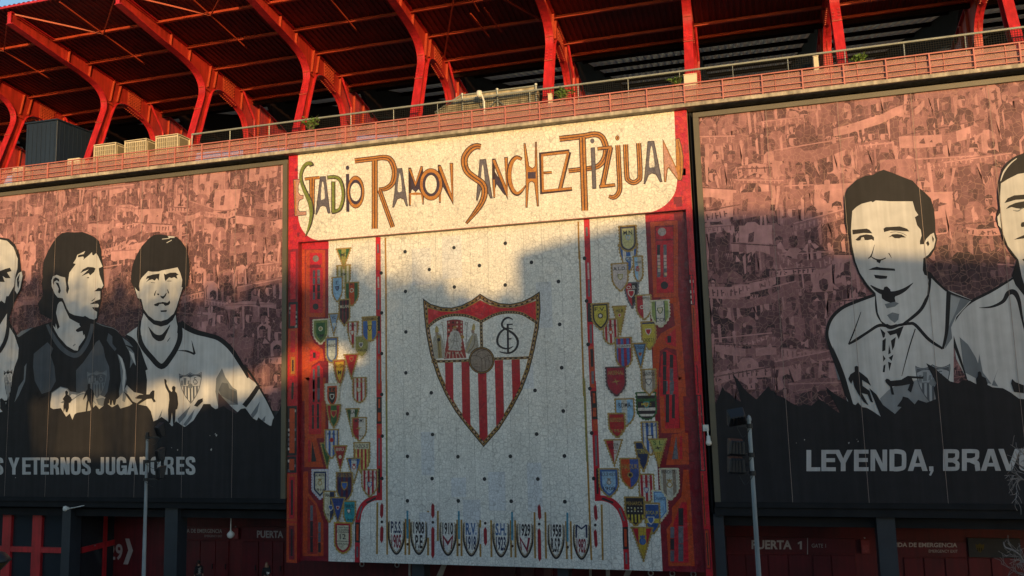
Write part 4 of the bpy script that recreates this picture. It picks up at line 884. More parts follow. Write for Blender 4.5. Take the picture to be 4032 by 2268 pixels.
for p in ([(535, 625), (570, 622), (614, 650), (616, 745)], [(614, 650), (660, 622), (697, 618)], [(550, 600), (600, 570), (640, 575)], [(580, 690), (540, 690)], [(600, 715), (560, 712)], [(640, 640), (650, 730)], [(665, 628), (685, 690)], [(570, 622), (590, 590), (640, 575)]): A.stroke(p, 5, (.10, .06, .05), L0+15.2, SH, 4)
A.build('ball', MOS, MU)
A = Art(IN)
A.stroke([(868, 328), (835, 312), (800, 325), (780, 360), (790, 392), (835, 418), (882, 452), (908, 500), (902, 550), (870, 588), (820, 602), (760, 590)], [8, 14, 17, 17, 17, 18, 19, 20, 18, 17, 14, 8], DK, L0+7, SH, 5); A.stroke([(870, 405), (815, 400), (765, 435), (742, 490), (752, 535), (795, 562), (840, 562), (872, 546)], [8, 13, 17, 19, 17, 15, 12, 6], DK, L0+8, SH, 5)
A.stroke([(827, 362), (830, 602)], 17, DK, L0+9, SH); A.stroke([(830, 369), (868, 366)], 10, DK, L0+9.5, SH); A.stroke([(835, 485), (858, 484)], 11, DK, L0+9.5, SH)
A.build('monogram', MOS, MU)
A = Art(IN); l = L0+6
A.poly(rect(332, 335, 462, 585), (.30, .03, .025), l, SH); A.poly(ell(396, 345, 68, 18, 14), (.24, .03, .03), l, SH); A.poly([(328, 500), (466, 500), (490, 640), (305, 648)], (.30, .03, .025), l+.6, SH)
rr = random.Random(4)
for i in range(9):
    for j in range(4): A.poly(ell(347+j*34, 352+i*31, 8, 10, 5), rr.choice([(.5, .38, .28), DBR, (.42, .3, .2)]), l+1.2, SH)
for j in range(6): A.stroke([(335+j*22, 590), (322+j*30, 645)], 6, (.5, .36, .28), l+1.3, SH)
A.poly([(395, 412), (430, 428), (452, 492), (442, 582), (350, 578), (342, 490), (362, 430)], (.45, .42, .38), l+2, SH); A.stroke([(395, 430), (385, 520), (360, 570)], 6, (.24, .22, .2), l+3, SH); A.stroke([(405, 430), (412, 520), (430, 570)], 6, (.24, .22, .2), l+3, SH); A.stroke([(372, 500), (425, 505)], 6, (.22, .2, .18), l+3, SH)
A.poly(ell(395, 402, 14, 17, 10), (.32, .2, .14), l+3, SH); A.poly([(380, 398), (384, 380), (395, 386), (406, 379), (410, 397)], GOLD, l+4, SH); A.poly(ell(458, 470, 14, 15, 10), GOLD, l+4, SH)
A.poly([(250, 432), (282, 450), (305, 520), (318, 640), (232, 650), (215, 560), (220, 480)], (.36, .33, .27), l+2, SH); A.poly([(248, 450), (280, 460), (292, 640), (262, 642)], (.30, .22, .08), l+3, SH); A.stroke([(258, 500), (275, 640)], 7, (.14, .10, .05), l+3.6, SH); A.poly(ell(265, 492, 14, 16, 6), DK, l+3.8, SH)
A.poly(ell(250, 440, 13, 17, 10), (.3, .2, .14), l+3.9, SH); A.poly([(234, 432), (236, 395), (248, 374), (262, 396), (266, 430)], (.42, .31, .10), l+4.4, SH)
A.poly([(545, 432), (575, 445), (590, 540), (585, 560), (510, 610), (480, 595), (492, 520), (520, 470)], (.34, .30, .24), l+2, SH); A.stroke([(560, 460), (550, 540), (500, 600)], 8, (.18, .14, .09), l+3, SH); A.stroke([(540, 460), (520, 520), (490, 590)], 8, (.42, .32, .12), l+3, SH)
A.poly(ell(543, 425, 14, 17, 10), (.28, .18, .13), l+3.9, SH); A.poly([(532, 412), (540, 376), (552, 354), (562, 380), (560, 414)], (.42, .31, .10), l+4.4, SH)
for x0, x1 in ((292, 318), (490, 482)): A.stroke([(x0+8, 372), (x0-8, 370), (x0-6, 352), (x0+8, 354), (x0+6, 385), (x1, 600)], 5, (.26, .22, .17), l+1.8, SH, 4)
A.build('throne_group', MOS, MU)
# --- the pennants of other clubs
OUT = {'tri': [(0, 0), (1, 0), (.5, 1)], 'pent': [(0, 0), (1, 0), (1, .7), (.5, 1), (0, .7)],
       'shield': [(0, 0), (1, 0), (1, .55), (.95, .68), (.84, .80), (.68, .91), (.5, 1), (.32, .91), (.16, .80), (.05, .68), (0, .55)],
       'round': [(0, 0), (1, 0), (1, .68), (.93, .82), (.8, .92), (.62, .985), (.5, 1), (.38, .985), (.2, .92), (.07, .82), (0, .68)],
       'wedge': [(0, 0), (1, 0), (.94, .35), (.8, .68), (.5, 1), (.2, .68), (.06, .35)]}
placed = []
def pennant(cr, tl, tr, tip, shape, fringe, fill, stripes=(), text=(), emblem=None, inner=None, hbands=()):
    """stripes: (u0, u1, colour) vertical; hbands: (v0, v1, colour); inner: (inset, colour) nested fields; text: (string, v0, v1, colour)"""
    a, b, c = PY(*cr(tl), IN), PY(*cr(tr), IN), PY(*cr(tip), IN)
    X0, X1, Z1, Z0 = a[0], b[0], (a[1]+b[1])/2, c[1]; W, H = X1-X0, Z1-Z0
    lev = 4
    for (x0, x1, z0, z1, lv) in placed:
        if x0 < X1 and X0 < x1 and z0 < Z1 and Z0 < z1: lev = max(lev, lv+6)
    placed.append((X0, X1, Z0, Z1, lev))
    A = Art(IN); P = [(X0+u*W, Z1-v*H) for u, v in OUT[shape]]
    # scalloped fringe
    fr = []
    for i in range(len(P)):
        p, q = Vector(P[i]), Vector(P[(i+1) % len(P)]); n = max(1, int((q-p).length/.16))
        nn = Vector((-(q-p).y, (q-p).x)).normalized()
        if nn.dot(Vector(((X0+X1)/2, Z1-H*.4))-p) > 0: nn = -nn
        for k in range(n):
            fr.append(tuple(p.lerp(q, k/n)+nn*(.0 if i == 0 else -.02))); fr.append(tuple(p.lerp(q, (k+.5)/n)+nn*(.0 if i == 0 else .045)))
    A.xz(fr, fringe, lev); F = inset(P, .085); A.xz(F, fill, lev+1)
    for u0, u1, col in stripes:
        q = clip(clip(F, 1, 0, X0+u1*W), -1, 0, -(X0+u0*W))
        if len(q) > 2: A.xz(q, col, lev+2)
    for v0, v1, col in hbands:
        q = clip(clip(F, 0, 1, Z1-v0*H), 0, -1, -(Z1-v1*H))
        if len(q) > 2: A.xz(q, col, lev+2.4)
    if inner:
        for k, (d, col) in enumerate(inner): A.xz(inset(P, d*W), col, lev+2+.5*k)
    if emblem:
        kind, u, v, r, col, col2 = emblem; cx, cz = X0+u*W, Z1-v*H; r = r*W
        if kind == 'c': A.xz(ell(cx, cz, r, r, 14), col, lev+3.6); A.xz(ell(cx, cz, r*.6, r*.6, 12), col2, lev+4)
        elif kind == 's':
            q = [(cx-r, cz+r), (cx+r, cz+r), (cx+r, cz), (cx+r*.6, cz-r*.8), (cx, cz-r*1.3), (cx-r*.6, cz-r*.8), (cx-r, cz)]
            A.xz(q, col, lev+3.6); A.xz(inset(q, r*.28), col2, lev+4)
        elif kind == 'k':              # crowned round badge
            A.xz(ell(cx, cz-r*.3, r, r, 14), col, lev+3.6); A.xz(ell(cx, cz-r*.3, r*.65, r*.65, 12), col2, lev+4); A.xz([(cx-r*.7, cz+r*.7), (cx-r*.8, cz+r*1.5), (cx-r*.3, cz+r*1.15), (cx, cz+r*1.6), (cx+r*.3, cz+r*1.15), (cx+r*.8, cz+r*1.5), (cx+r*.7, cz+r*.7)], col, lev+4)
        elif kind == 'x':
            for d in ((1, .2), (-.4, 1), (.5, -.9)): A.xz([(cx-r*d[0]-.03, cz-r*d[1]), (cx+.04, cz-.04), (cx+r*d[0]+.03, cz+r*d[1]), (cx-.04, cz+.04)], col, lev+3.6)
    for s_, v0, v1, col in text:
        u = min(.40, .034+.10*len(s_)); k = 1-.0*v0
        vm = (v0+v1)/2; half = .5
        Pp = clip(clip(F, 0, 1, Z1-v0*H), 0, -1, -(Z1-v1*H))
        if len(Pp) > 2:
            xa = min(p[0] for p in Pp if p[1] < Z1-v0*H-.3*(v1-v0)*H) if shape == 'tri' else min(p[0] for p in Pp); xb = 2*(X0+.5*W)-xa if shape != 'tri' else max(p[0] for p in Pp if p[1] < Z1-v0*H-.3*(v1-v0)*H)
            cxm = (xa+xb)/2; hw = min((xb-xa)*.46, .13*len(s_)*W*.5+.05)
            A.text_xz(s_, cxm-hw, cxm+hw, Z1-v1*H, Z1-v0*H, col, lev+4.6, .01)
    A.build('pennant', MOS, MU)
G = (.34, .22, .06)
def alt(c1, c2, n): return [(k/n, (k+1)/n, c1 if k % 2 == 0 else c2) for k in range(n)]
SR = (.36, .014, .025); CW = (.56, .52, .46)
pn = pennant
pn(P1, (437, 305), (557, 300), (497, 507), 'shield', G, CRM, alt(OLV, CRM, 7), [('mw', .3, .45, DK)])
pn(P1, (432, 165), (565, 158), (498, 345), 'tri', G, DGR, [(.36, .64, OLV)], [('MC', .24, .40, DK)], None, [(.26, GRN)])
pn(P1, (398, 407), (490, 399), (440, 622), 'shield', G, LBL, (), [('E', .18, .3, NVY)], ('s', .5, .45, .18, NVY, (.1, .14, .25)))
placed[-1] = placed[-1][:4]+(0,)
pn(P1, (507, 450), (625, 445), (568, 657), 'shield', G, DGR, [(.3, .68, ORG)], [('R', .06, .15, DK)], ('c', .5, .34, .15, CRM, ORG))
pn(P1, (455, 592), (553, 588), (505, 825), 'pent', G, (.14, .01, .02), alt((.14, .01, .02), DK, 7), [('MILAN', .22, .33, CRM)])
pn(P1, (370, 713), (462, 706), (425, 906), 'tri', G, (.22, .30, .42), (), [('VC', .12, .25, NVY)], ('s', .55, .5, .2, LBL, CW))
pn(P1, (238, 762), (370, 755), (308, 976), 'shield', CRM, (.16, .20, .05), (), [('SM', .58, .7, DK)], ('c', .5, .38, .14, CRM, OLV), [(.22, DGR)])
pn(P1, (522, 780), (628, 775), (572, 1006), 'wedge', G, CW, alt(SR, CW, 5), [('ADA', .1, .2, DBR)], ('s', .45, .42, .18, ORG, CW))
pn(P1, (590, 896), (712, 890), (642, 1090), 'shield', (.5, .46, .36), OLV, (), [('UNION', .6, .7, DK)], ('s', .45, .42, .14, CW, GRY))
pn(P1, (653, 738), (783, 733), (720, 951), 'round', G, BLU, [(.36, .64, YEL)], [('LASPALMAS', .05, .16, DBR)], ('s', .5, .46, .15, DK, YEL), None, [(0, .19, G)])
pn(P1, (345, 913), (452, 908), (397, 1132), 'round', G, (.08, .13, .28), (), [('DAENCF', .26, .38, DK)], None, [(.22, (.42, .48, .48))])
pn(P1, (497, 1053), (630, 1047), (570, 1272), 'tri', G, (.36, .012, .015), (), (), ('s', .52, .2, .13, G, RED))
pn(P1, (410, 1099), (522, 1095), (468, 1330), 'wedge', G, SR, (), [('BAYERN', .18, .32, DBR), ('M', .4, .55, DBR)], None, [(.16, (.60, .36, .03))])
pn(P1, (573, 1249), (692, 1243), (632, 1464), 'round', G, CW, alt(SR, CW, 7), [('GRANADA', .10, .22, G)], ('s', .47, .5, .16, G, CW))
pn(P2, (303, 18), (412, 15), (355, 214), 'shield', CRM, CW, (), [('A.E.C', .2, .32, ORG)], ('s', .5, .5, .15, CW, DBR), [(.17, ORG), (.27, DK)])
pn(P2, (315, 176), (425, 168), (370, 356), 'wedge', G, SR, [(.3, .7, DGR)], (), ('s', .5, .38, .2, G, SR))
pn(P2, (453, 203), (560, 199), (508, 422), 'tri', G, DGR, [(.36, .64, CW)], [('REAL', .08, .2, DK)])
pn(P2, (500, 269), (612, 265), (558, 453), 'shield', G, CW, [(0, .47, SR)], [('MOMS', .08, .22, DK), ('1955', .72, .8, DK)], ('x', .48, .45, .22, G, G))
pn(P2, (264, 459), (370, 455), (318, 661), 'tri', G, DGR, (), [('R', .12, .22, CW)])
pn(P2, (298, 359), (405, 355), (352, 582), 'shield', G, CW, alt(BLU, CW, 7), [('REAL', .12, .2, NVY)], ('c', .5, .36, .14, ORG, SR))
pn(P2, (360, 479), (470, 473), (415, 676), 'tri', G, (.30, .014, .02), (), [('BENFICA', .1, .22, CRM)], ('c', .5, .44, .11, CRM, CRM))
pn(P2, (513, 456), (637, 450), (577, 692), 'shield', G, YEL, alt(SR, (.50, .40, .12), 9), [('VALENCIA CF', .07, .19, DK)], None, None, [(0, .22, CRM)])
pn(P2, (460, 571), (577, 567), (517, 766), 'tri', G, BLU, [(.34, .66, CW)], [('ESPANOL', .03, .13, NVY), ('1916', .6, .68, DK)], ('k', .5, .34, .12, SR, CW))
pn(P2, (385, 678), (510, 672), (455, 907), 'shield', G, NVY, alt((.10, .012, .03), NVY, 7), [('FC BARCELON', .07, .17, G)], ('s', .5, .44, .2, G, BLU))
pn(P2, (203, 656), (327, 653), (265, 885), 'pent', (.50, .46, .54), CW, (), [('REAL MADRID', .15, .24, DK), ('1916', .62, .71, DK)], ('k', .5, .42, .14, G, CRM), [(.13, NVY), (.22, CRM)])
pn(P2, (573, 656), (697, 652), (637, 866), 'shield', G, CW, alt(CW, SR, 8), [('ATLTI', .1, .18, SR), ('BILBA', .26, .34, SR)], ('s', .5, .54, .14, BLU, CW))
pn(P2, (290, 816), (380, 812), (345, 1056), 'shield', G, CRM, [(.55, 1, NVY)], [('SABADELL', .09, .19, DK), ('1939', .7, .78, DK)], ('s', .62, .52, .2, CW, BLU))
pn(P2, (438, 889), (533, 885), (485, 1086), 'shield', G, TEA, (), [('FERROL', .15, .27, DK), ('1919', .68, .76, DK)], ('s', .45, .4, .15, DK, CW))
pn(P2, (342, 863), (458, 858), (398, 1072), 'tri', G, (.03, .055, .20), (), [('CELTA', .08, .2, NVY), ('1940', .7, .78, NVY)], ('s', .5, .38, .1, CW, SR))
pn(P2, (372, 1048), (502, 1045), (437, 1282), 'round', (.45, .28, .05), SR, (), [('Si tuya fuera', .14, .19, DK), ('nunca desfallezcas', .22, .27, DK), ('EL JUGADOR', .29, .34, DK), ('12', .38, .54, DK), ('Biri numeral', .58, .63, DK), ('ESPANOL', .67, .71, DK)], None, [(.17, CRM)])
pn(P3, (308, 241), (468, 233), (405, 478), 'wedge', G, BLU, [(.22, .38, CW), (.6, .78, CW)], [('GR', .46, .58, NVY)], ('s', .5, .5, .12, LBL, CW))
pn(P3, (312, 99), (455, 89), (385, 307), 'round', G, DK, (), [('M.N', .2, .36, DK)], ('s', .5, .46, .13, LBL, CRM), [(.13, GRY), (.18, (.5, .47, .22))])
pn(P3, (425, 339), (505, 330), (465, 546), 'round', G, (.45, .42, .36), [(0, .45, LBL)], [('ZARAGOZA', .2, .29, DBR)], ('k', .42, .5, .2, SR, BRN))
pn(P3, (352, 546), (475, 540), (410, 762), 'wedge', GRY, DK, [(0, .5, SR)], [('O.B.', .14, .26, CW)], ('s', .47, .42, .22, CW, SR))
pn(P3, (253, 396), (388, 388), (330, 623), 'shield', G, (.48, .42, .40), (), [('A.L.D.', .14, .26, DK)], ('s', .52, .48, .16, OLV, CRM))
pn(P3, (445, 646), (572, 639), (508, 851), 'shield', G, CW, [(0, .46, SR)], [('HONVED', .1, .2, DBR)], ('c', .38, .48, .12, CW, SR))
pn(P3, (260, 733), (377, 728), (330, 972), 'tri', G, (.38, .28, .05), (), [('ALB', .12, .22, DBR)], ('s', .5, .32, .1, CW, SR))
pn(P3, (488, 856), (607, 849), (553, 1087), 'shield', G, (.45, .36, .05), (), [('CADIZ C.F.', .58, .7, DK)], ('s', .48, .36, .2, CW, SR), None, [(0, .1, NVY)])
pn(P3, (562, 689), (715, 681), (640, 907), 'shield', CRM, (.22, .28, .08), [(.26, .74, NVY), (.3, .7, CW)], [('CCF', .66, .78, DK)], ('s', .5, .38, .15, DGR, CRM))
pn(P3, (185, 836), (310, 829), (250, 1041), 'round', G, CW, alt(CW, SR, 7), [('GIJON', .22, .32, DBR)], ('k', .5, .5, .15, ORG, CW))
pn(P3, (95, 712), (237, 706), (178, 929), 'shield', G, DK, (), [('F.V.', .16, .3, DK)], ('c', .5, .47, .15, DK, CW), [(.16, (.45, .38, .05))])
pn(P3, (417, 1026), (543, 1021), (487, 1252), 'tri', G, (.05, .09, .16), (), [('R.OVIEDO', .12, .22, DK)], ('s', .5, .4, .1, G, SR), [(.16, (.12, .24, .42))])
pn(P3, (283, 983), (418, 976), (357, 1227), 'round', G, BLU, alt(BLU, (.28, .012, .05), 6), [('LEVANTE', .26, .33, DBR)], None, None, [(.24, .35, (.42, .42, .42))])
pn(P3, (210, 1216), (368, 1210), (295, 1452), 'shield', (.10, .05, .06), (.28, .012, .03), (), [('ARSENAL', .14, .27, G)], ('x', .5, .5, .2, G, G))
pn(P4, (420, 83), (572, 78), (498, 292), 'round', DGR, DK, (), [('R.C', .4, .48, YEL)], ('s', .5, .45, .15, TEA, G), None, [(.05, .13, CW), (.24, .34, (.03, .10, .03)), (.56, .66, CW), (.78, .86, CW)])
pn(P3, (487, 1233), (610, 1226), (555, 1447), 'pent', G, BRN, [(.3, .7, (.5, .47, .42))], [('SANTOS', .13, .27, DBR)], ('s', .48, .48, .2, GRY, CW))
pn(P4, (263, 131), (410, 125), (350, 347), 'shield', G, LBL, [(.34, .62, (.5, .48, .42))], [('ROMA', .15, .32, DK)])
pn(P4, (213, 239), (342, 232), (282, 427), 'shield', G, DK, (), [('INDEPENDIENTE', .2, .36, G), ('1953', .64, .76, G)], None, [(.1, (.34, .014, .02))])
pn(P4, (408, 450), (530, 446), (490, 683), 'wedge', G, NVY, (), [('TORINO', .24, .4, YEL)])
pn(P4, (458, 302), (585, 296), (525, 560), 'shield', G, CW, alt(BLU, CW, 7), [('C.D.MALAGA', .06, .16, NVY)], ('s', .5, .48, .17, DK, CW))
pn(P4, (513, 429), (655, 423), (598, 643), 'tri', G, (.36, .36, .10), (), [('S L', .08, .22, DGR), ('1718', .5, .68, DGR)], ('x', .5, .33, .14, DK, DK), None, [(.46, 1, (.45, .30, .05))])
pn(P4, (183, 434), (327, 430), (250, 642), 'tri', G, CW, [(0, .5, SR)], [('RIVER', .15, .25, DBR), ('PLATE', .27, .36, DBR)], ('s', .56, .46, .09, SR, CW))
pn(P4, (437, 691), (557, 685), (490, 907), 'round', G, CW, alt(CW, SR, 7), [('ATLETICO', .1, .18, SR), ('MADRID', .24, .32, SR)], ('s', .48, .56, .15, BLU, CW))
pn(P4, (540, 813), (655, 805), (600, 1047), 'pent', CRM, LBL, (), [('CANARIOS', .22, .32, NVY)], None, [(.14, BLU), (.18, LBL)])
pn(P4, (300, 573), (450, 567), (380, 807), 'shield', G, ORG, [(.5, 1, (.05, .08, .26))], [('HAJDUK', .2, .36, G)], ('c', .5, .54, .14, G, DK))
pn(P4, (595, 650), (740, 642), (675, 890), 'shield', CRM, (.48, .46, .40), [(.16, .34, BRN), (.66, .84, BRN)], [('R UNION DE I', .06, .17, DK)], ('k', .5, .48, .16, G, CW))
pn(P4, (143, 649), (293, 645), (220, 870), 'shield', G, (.05, .11, .30), (), [('R.C.R.DE HUELVA', .15, .27, DBR), ('1908', .62, .74, DBR)], ('k', .5, .45, .12, BRN, CW), [(.17, (.28, .42, .55))])
pn(P4, (480, 906), (600, 898), (545, 1142), 'shield', G, (.03, .08, .24), (), [('BOCA JR', .26, .37, YEL)], ('s', .4, .55, .22, CW, BLU), None, [(.02, .07, CW), (.5, .64, YEL)])
pn(P4, (335, 860), (487, 855), (412, 1082), 'shield', G, DK, (), [('PENAROL', .17, .29, G)], ('c', .5, .43, .05, YEL, YEL), None, ())
X0, X1, Z0, Z1, lv = placed[-1]
for k in range(5): A = Art(IN); x = X0+(X1-X0)*(.14+k*.17); b_ = .86 if 0 < k < 4 else .7; A.xz([(x, Z1-(Z1-Z0)*.6), (x+.1, Z1-(Z1-Z0)*.6), (x+.1, Z1-(Z1-Z0)*b_), (x, Z1-(Z1-Z0)*b_)], YEL, lv+4); A.build('pennant_stripe', MOS, MU)
for k in range(10): A = Art(IN); x = X0+(X1-X0)*(.18+(k % 5)*.16); z = Z1-(Z1-Z0)*(.38 if k < 5 else .49); A.xz(ell(x, z, .045, .045, 6), CRM, lv+4.2); A.build('pennant_star', MOS, MU)
pn(P4, (383, 1086), (553, 1080), (478, 1347), 'tri', G, (.45, .30, .03), [(0, .33, SR), (.67, 1, SR)], (), ('k', .5, .38, .15, BLU, (.08, .15, .35)))
# ================================================================ THE TWO BILLBOARDS
PL = (.49, .49, .485); NV = (.025, .0245, .027); SG = (.085, .095, .11); SG2 = (.16, .175, .19)
TL_, TM, TD, TK = (.51, .265, .265), (.28, .138, .145), (.125, .064, .072), (.058, .036, .042)
def mixc(a, b, t): return tuple(x+(y-x)*t for x, y in zip(a, b))
def crowd(A, x0, x1, z0, z1, seed, dark):
    """rows of posterised fans holding up scarves, far rows first"""
    rr = random.Random(seed); h = 1.3
    def put(pts, col, l):
        q = clip_rect(pts, x0, x1, z0, z1)
        if len(q) < 3: return
        cx = sum(p[0] for p in q)/len(q); cz = sum(p[1] for p in q)/len(q)
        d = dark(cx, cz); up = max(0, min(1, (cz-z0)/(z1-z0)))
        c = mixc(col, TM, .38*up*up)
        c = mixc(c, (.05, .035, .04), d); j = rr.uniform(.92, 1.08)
        A.xz(q, tuple(v*j for v in c), l+rr.random()*.48)
    A.xz([(x0, z0), (x1, z0), (x1, z1), (x0, z1)], TD, 0)
    n = int((z1-z0)/h)+2
    for r in range(n):
        z = z1+.5-r*h; L = 1+r*7; x = x0-rr.uniform(0, 1)
        near = .92+.45*r/n
        while x < x1+1:
            w = near*rr.uniform(.8, 1.15); zc = z+rr.uniform(-.35, .35); bt = rr.choice([TD, TK, TM, TD, TD, TM, TL_])
            put([(x-w*.55, zc-2.2), (x+w*.55, zc-2.2), (x+w*.5, zc-.75), (x+w*.2, zc-.45), (x-w*.22, zc-.45), (x-w*.5, zc-.8)], bt, L)
            # folds
            for k in range(2):
                a = x+rr.uniform(-.4, .3)*w; put([(a, zc-1.9), (a+w*rr.uniform(.06, .16), zc-1.8), (a+w*.1, zc-.7), (a-w*.05, zc-.9)], rr.choice([TD, TL_, TM]), L+1)
            sk = rr.choice([TM, TL_, TM, TD]); hw = w*.21; hh = w*.30; hz = zc-.12
            put([(x+hw*cos(t), hz+hh*sin(t)) for t in [2*pi*i/10 for i in range(10)]], sk, L+2)
            put([(x+rr.uniform(-.02, .05), hz+hh*.4), (x+hw, hz+hh*.2), (x+hw*.7, hz-hh*.75), (x+hw*.1, hz-hh*.9)], TD if sk != TD else TK, L+3)
            put([(x-hw*1.1, hz+hh*.1), (x-hw*.75, hz+hh*.55), (x+hw*.8, hz+hh*.45), (x+hw*1.12, hz), (x+hw*.9, hz+hh*1.0), (x, hz+hh*1.28), (x-hw*.95, hz+hh*.9)], rr.choice([TK, TK, TD, TM]), L+3.5)
            if rr.random() < .42:          # raised arms
                for s in (-1, 1):
                    if rr.random() < .75:
                        ex = x+s*w*rr.uniform(.4, .75); ez = zc+rr.uniform(.1, .9); c = rr.choice([TL_, TM, TD, TL_])
                        put([(x+s*w*.42, zc-.9), (x+s*w*.55, zc-.7), (ex+.09, ez), (ex-.09, ez)], c, L+3.8); put(ell(ex, ez+.08, .1, .13, 6), TL_, L+4)
            x += w*rr.uniform(.75, 1.15)
        x = x0-rr.uniform(0, 4)
        while x < x1:
            Ls = rr.uniform(1.5, 4.4); hs = rr.uniform(.34, .68); t = rr.gauss(0, .14); zc = z+rr.uniform(-.6, .8); sag = rr.uniform(-.45, .25)
            if rr.random() < .62:
                tp = []; bt = []; m = 6
                for k in range(m+1):
                    u = k/m; zz = zc+t*Ls*u+sag*4*u*(1-u)+rr.uniform(-.05, .05); tp.append((x+Ls*u, zz+hs/2)); bt.append((x+Ls*u, zz-hs/2*rr.uniform(.8, 1.2)))
                light = rr.random() < .64; c = TL_ if light else TM; ink = (TD if rr.random() < .6 else TM) if light else TL_
                for k in range(m): put([bt[k], bt[k+1], tp[k+1], tp[k]], c if rr.random() < .86 else TM, L+4.5)
                put([(tp[0][0], tp[0][1]), (tp[m][0], tp[m][1]), (tp[m][0], tp[m][1]-.07), (tp[0][0], tp[0][1]-.07)], ink, L+5)
                if rr.random() < .5:
                    for k in range(int(Ls/.24)):
                        if rr.random() < .2: continue
                        u = (k+.3)/(Ls/.24); zz = zc+t*Ls*u+sag*4*u*(1-u); a = x+Ls*u; s = rr.uniform(-.05, .05)
                        put([(a, zz-hs*.3), (a+.07, zz-hs*.3), (a+.07+s, zz+hs*.28), (a+s, zz+hs*.28)], ink, L+5.5)
                        if rr.random() < .6: put([(a, zz+s), (a+.16, zz+s), (a+.16, zz+s+.07), (a, zz+s+.07)], ink, L+5.6)
                for e in (0, 1):
                    ex = x+Ls*e; zz = zc+t*Ls*e
                    for k in range(5): put([(ex+.1*k*(1 if e else -1), zz-hs*.5), (ex+.1*k*(1 if e else -1)+.05, zz-hs*.5), (ex+.07*k*(1 if e else -1), zz-hs*1.3)], rr.choice([TL_, TM]), L+5)
            elif rr.random() < .5:         # a hanging banner
                c = rr.choice([TL_, TM]); put([(x, zc-1), (x+Ls*.55, zc-.8), (x+Ls*.6, zc+.5), (x+.1, zc+.6)], c, L+4.5); put([(x+.5, zc-.5), (x+.8, zc-.5), (x+.9, zc+.2), (x+.6, zc+.1)], TD, L+5)
            x += Ls*rr.uniform(.7, 1.15)
        for k in range(int((x1-x0)*1.5)):  # shards of pale and dark print
            a = rr.uniform(x0, x1); b = z+rr.uniform(-.8, .8); s = rr.uniform(.12, .5)
            put([(a, b), (a+s*rr.uniform(.4, 1.2), b+s*rr.uniform(-.5, .5)), (a+s*rr.uniform(-.3, .8), b+s*rr.uniform(.4, 1))], rr.choice([TL_, TM, TD, TD]), L+6.2)
def small_crest(A, cr, x0, y0, x1, y1, l, light, darkc, inv=False):
    f = lambda p: (x0+(p[0]-135)/960*(x1-x0), y0+(p[1]-97)/1271*(y1-y0))
    g = lambda pts: [f(p) for p in pts]
    A.poly(g(SHO), light if inv else darkc, l, cr); A.poly(g(inset(SHO, 26)), SG if inv else light, l+1, cr)
    A.poly(g([(176, 235), (280, 262), (380, 266), (470, 242), (540, 207), (602, 172), (680, 210), (780, 235), (880, 232), (970, 207), (1054, 178), (1058, 335), (1000, 297), (840, 257), (690, 288), (612, 330), (470, 280), (320, 295), (180, 375)]), light if inv else darkc, l+2, cr)
    for p in ([(315, 676), (382, 673), (385, 1008), (320, 893)], [(449, 670), (515, 668), (524, 1202), (457, 1118)], [(583, 740), (653, 740), (664, 1278), (630, 1318), (597, 1288)], [(720, 660), (788, 657), (797, 1112), (733, 1198)], [(857, 655), (925, 652), (930, 862), (866, 996)]): A.poly(g(p), light if inv else darkc, l+2, cr)
    A.poly(g(rect(205, 655, 1030, 680)), SG2, l+2.4, cr); A.poly(g(ell(614, 660, 100, 104)), SG2, l+3, cr); A.poly(g(rect(602, 330, 622, 560)), darkc, l+3, cr)
    A.stroke(g([(868, 328), (800, 325), (780, 360), (835, 418), (908, 500), (870, 588), (760, 590)]), abs(x1-x0)*.03, light if inv else darkc, l+3.2, cr, 4)
    A.stroke(g([(870, 405), (765, 435), (752, 535), (872, 546)]), abs(x1-x0)*.028, light if inv else darkc, l+3.4, cr, 4)
    for p in (rect(345, 345, 450, 620), [(235, 440), (300, 440), (315, 640), (225, 640)], [(510, 440), (585, 440), (570, 580), (490, 600)]): A.poly(g(p), SG2 if not inv else light, l+2.6, cr)
def billboard(x0, x1, xa, xb, label, frame_mat=M_FRAME):
    t = thing('billboard', ((x0+x1)/2, 0, ZB-.3), label, 'billboard')
    m = MB(); m.box(x0, x1, -.0, .5, ZB, ZT); m.build('board', M_NAVY, t)
    fw = .30
    m = MB(); m.box(xa, xb, -.14, .5, ZT+.004, ZT+fw); m.build('frame', frame_mat, t, bevel=.015)
    m = MB(); m.box(xa, xb, -.14, .5, ZB-fw, ZB-.004); m.build('frame', M_BLACKWALL, t, bevel=.015)
    return t
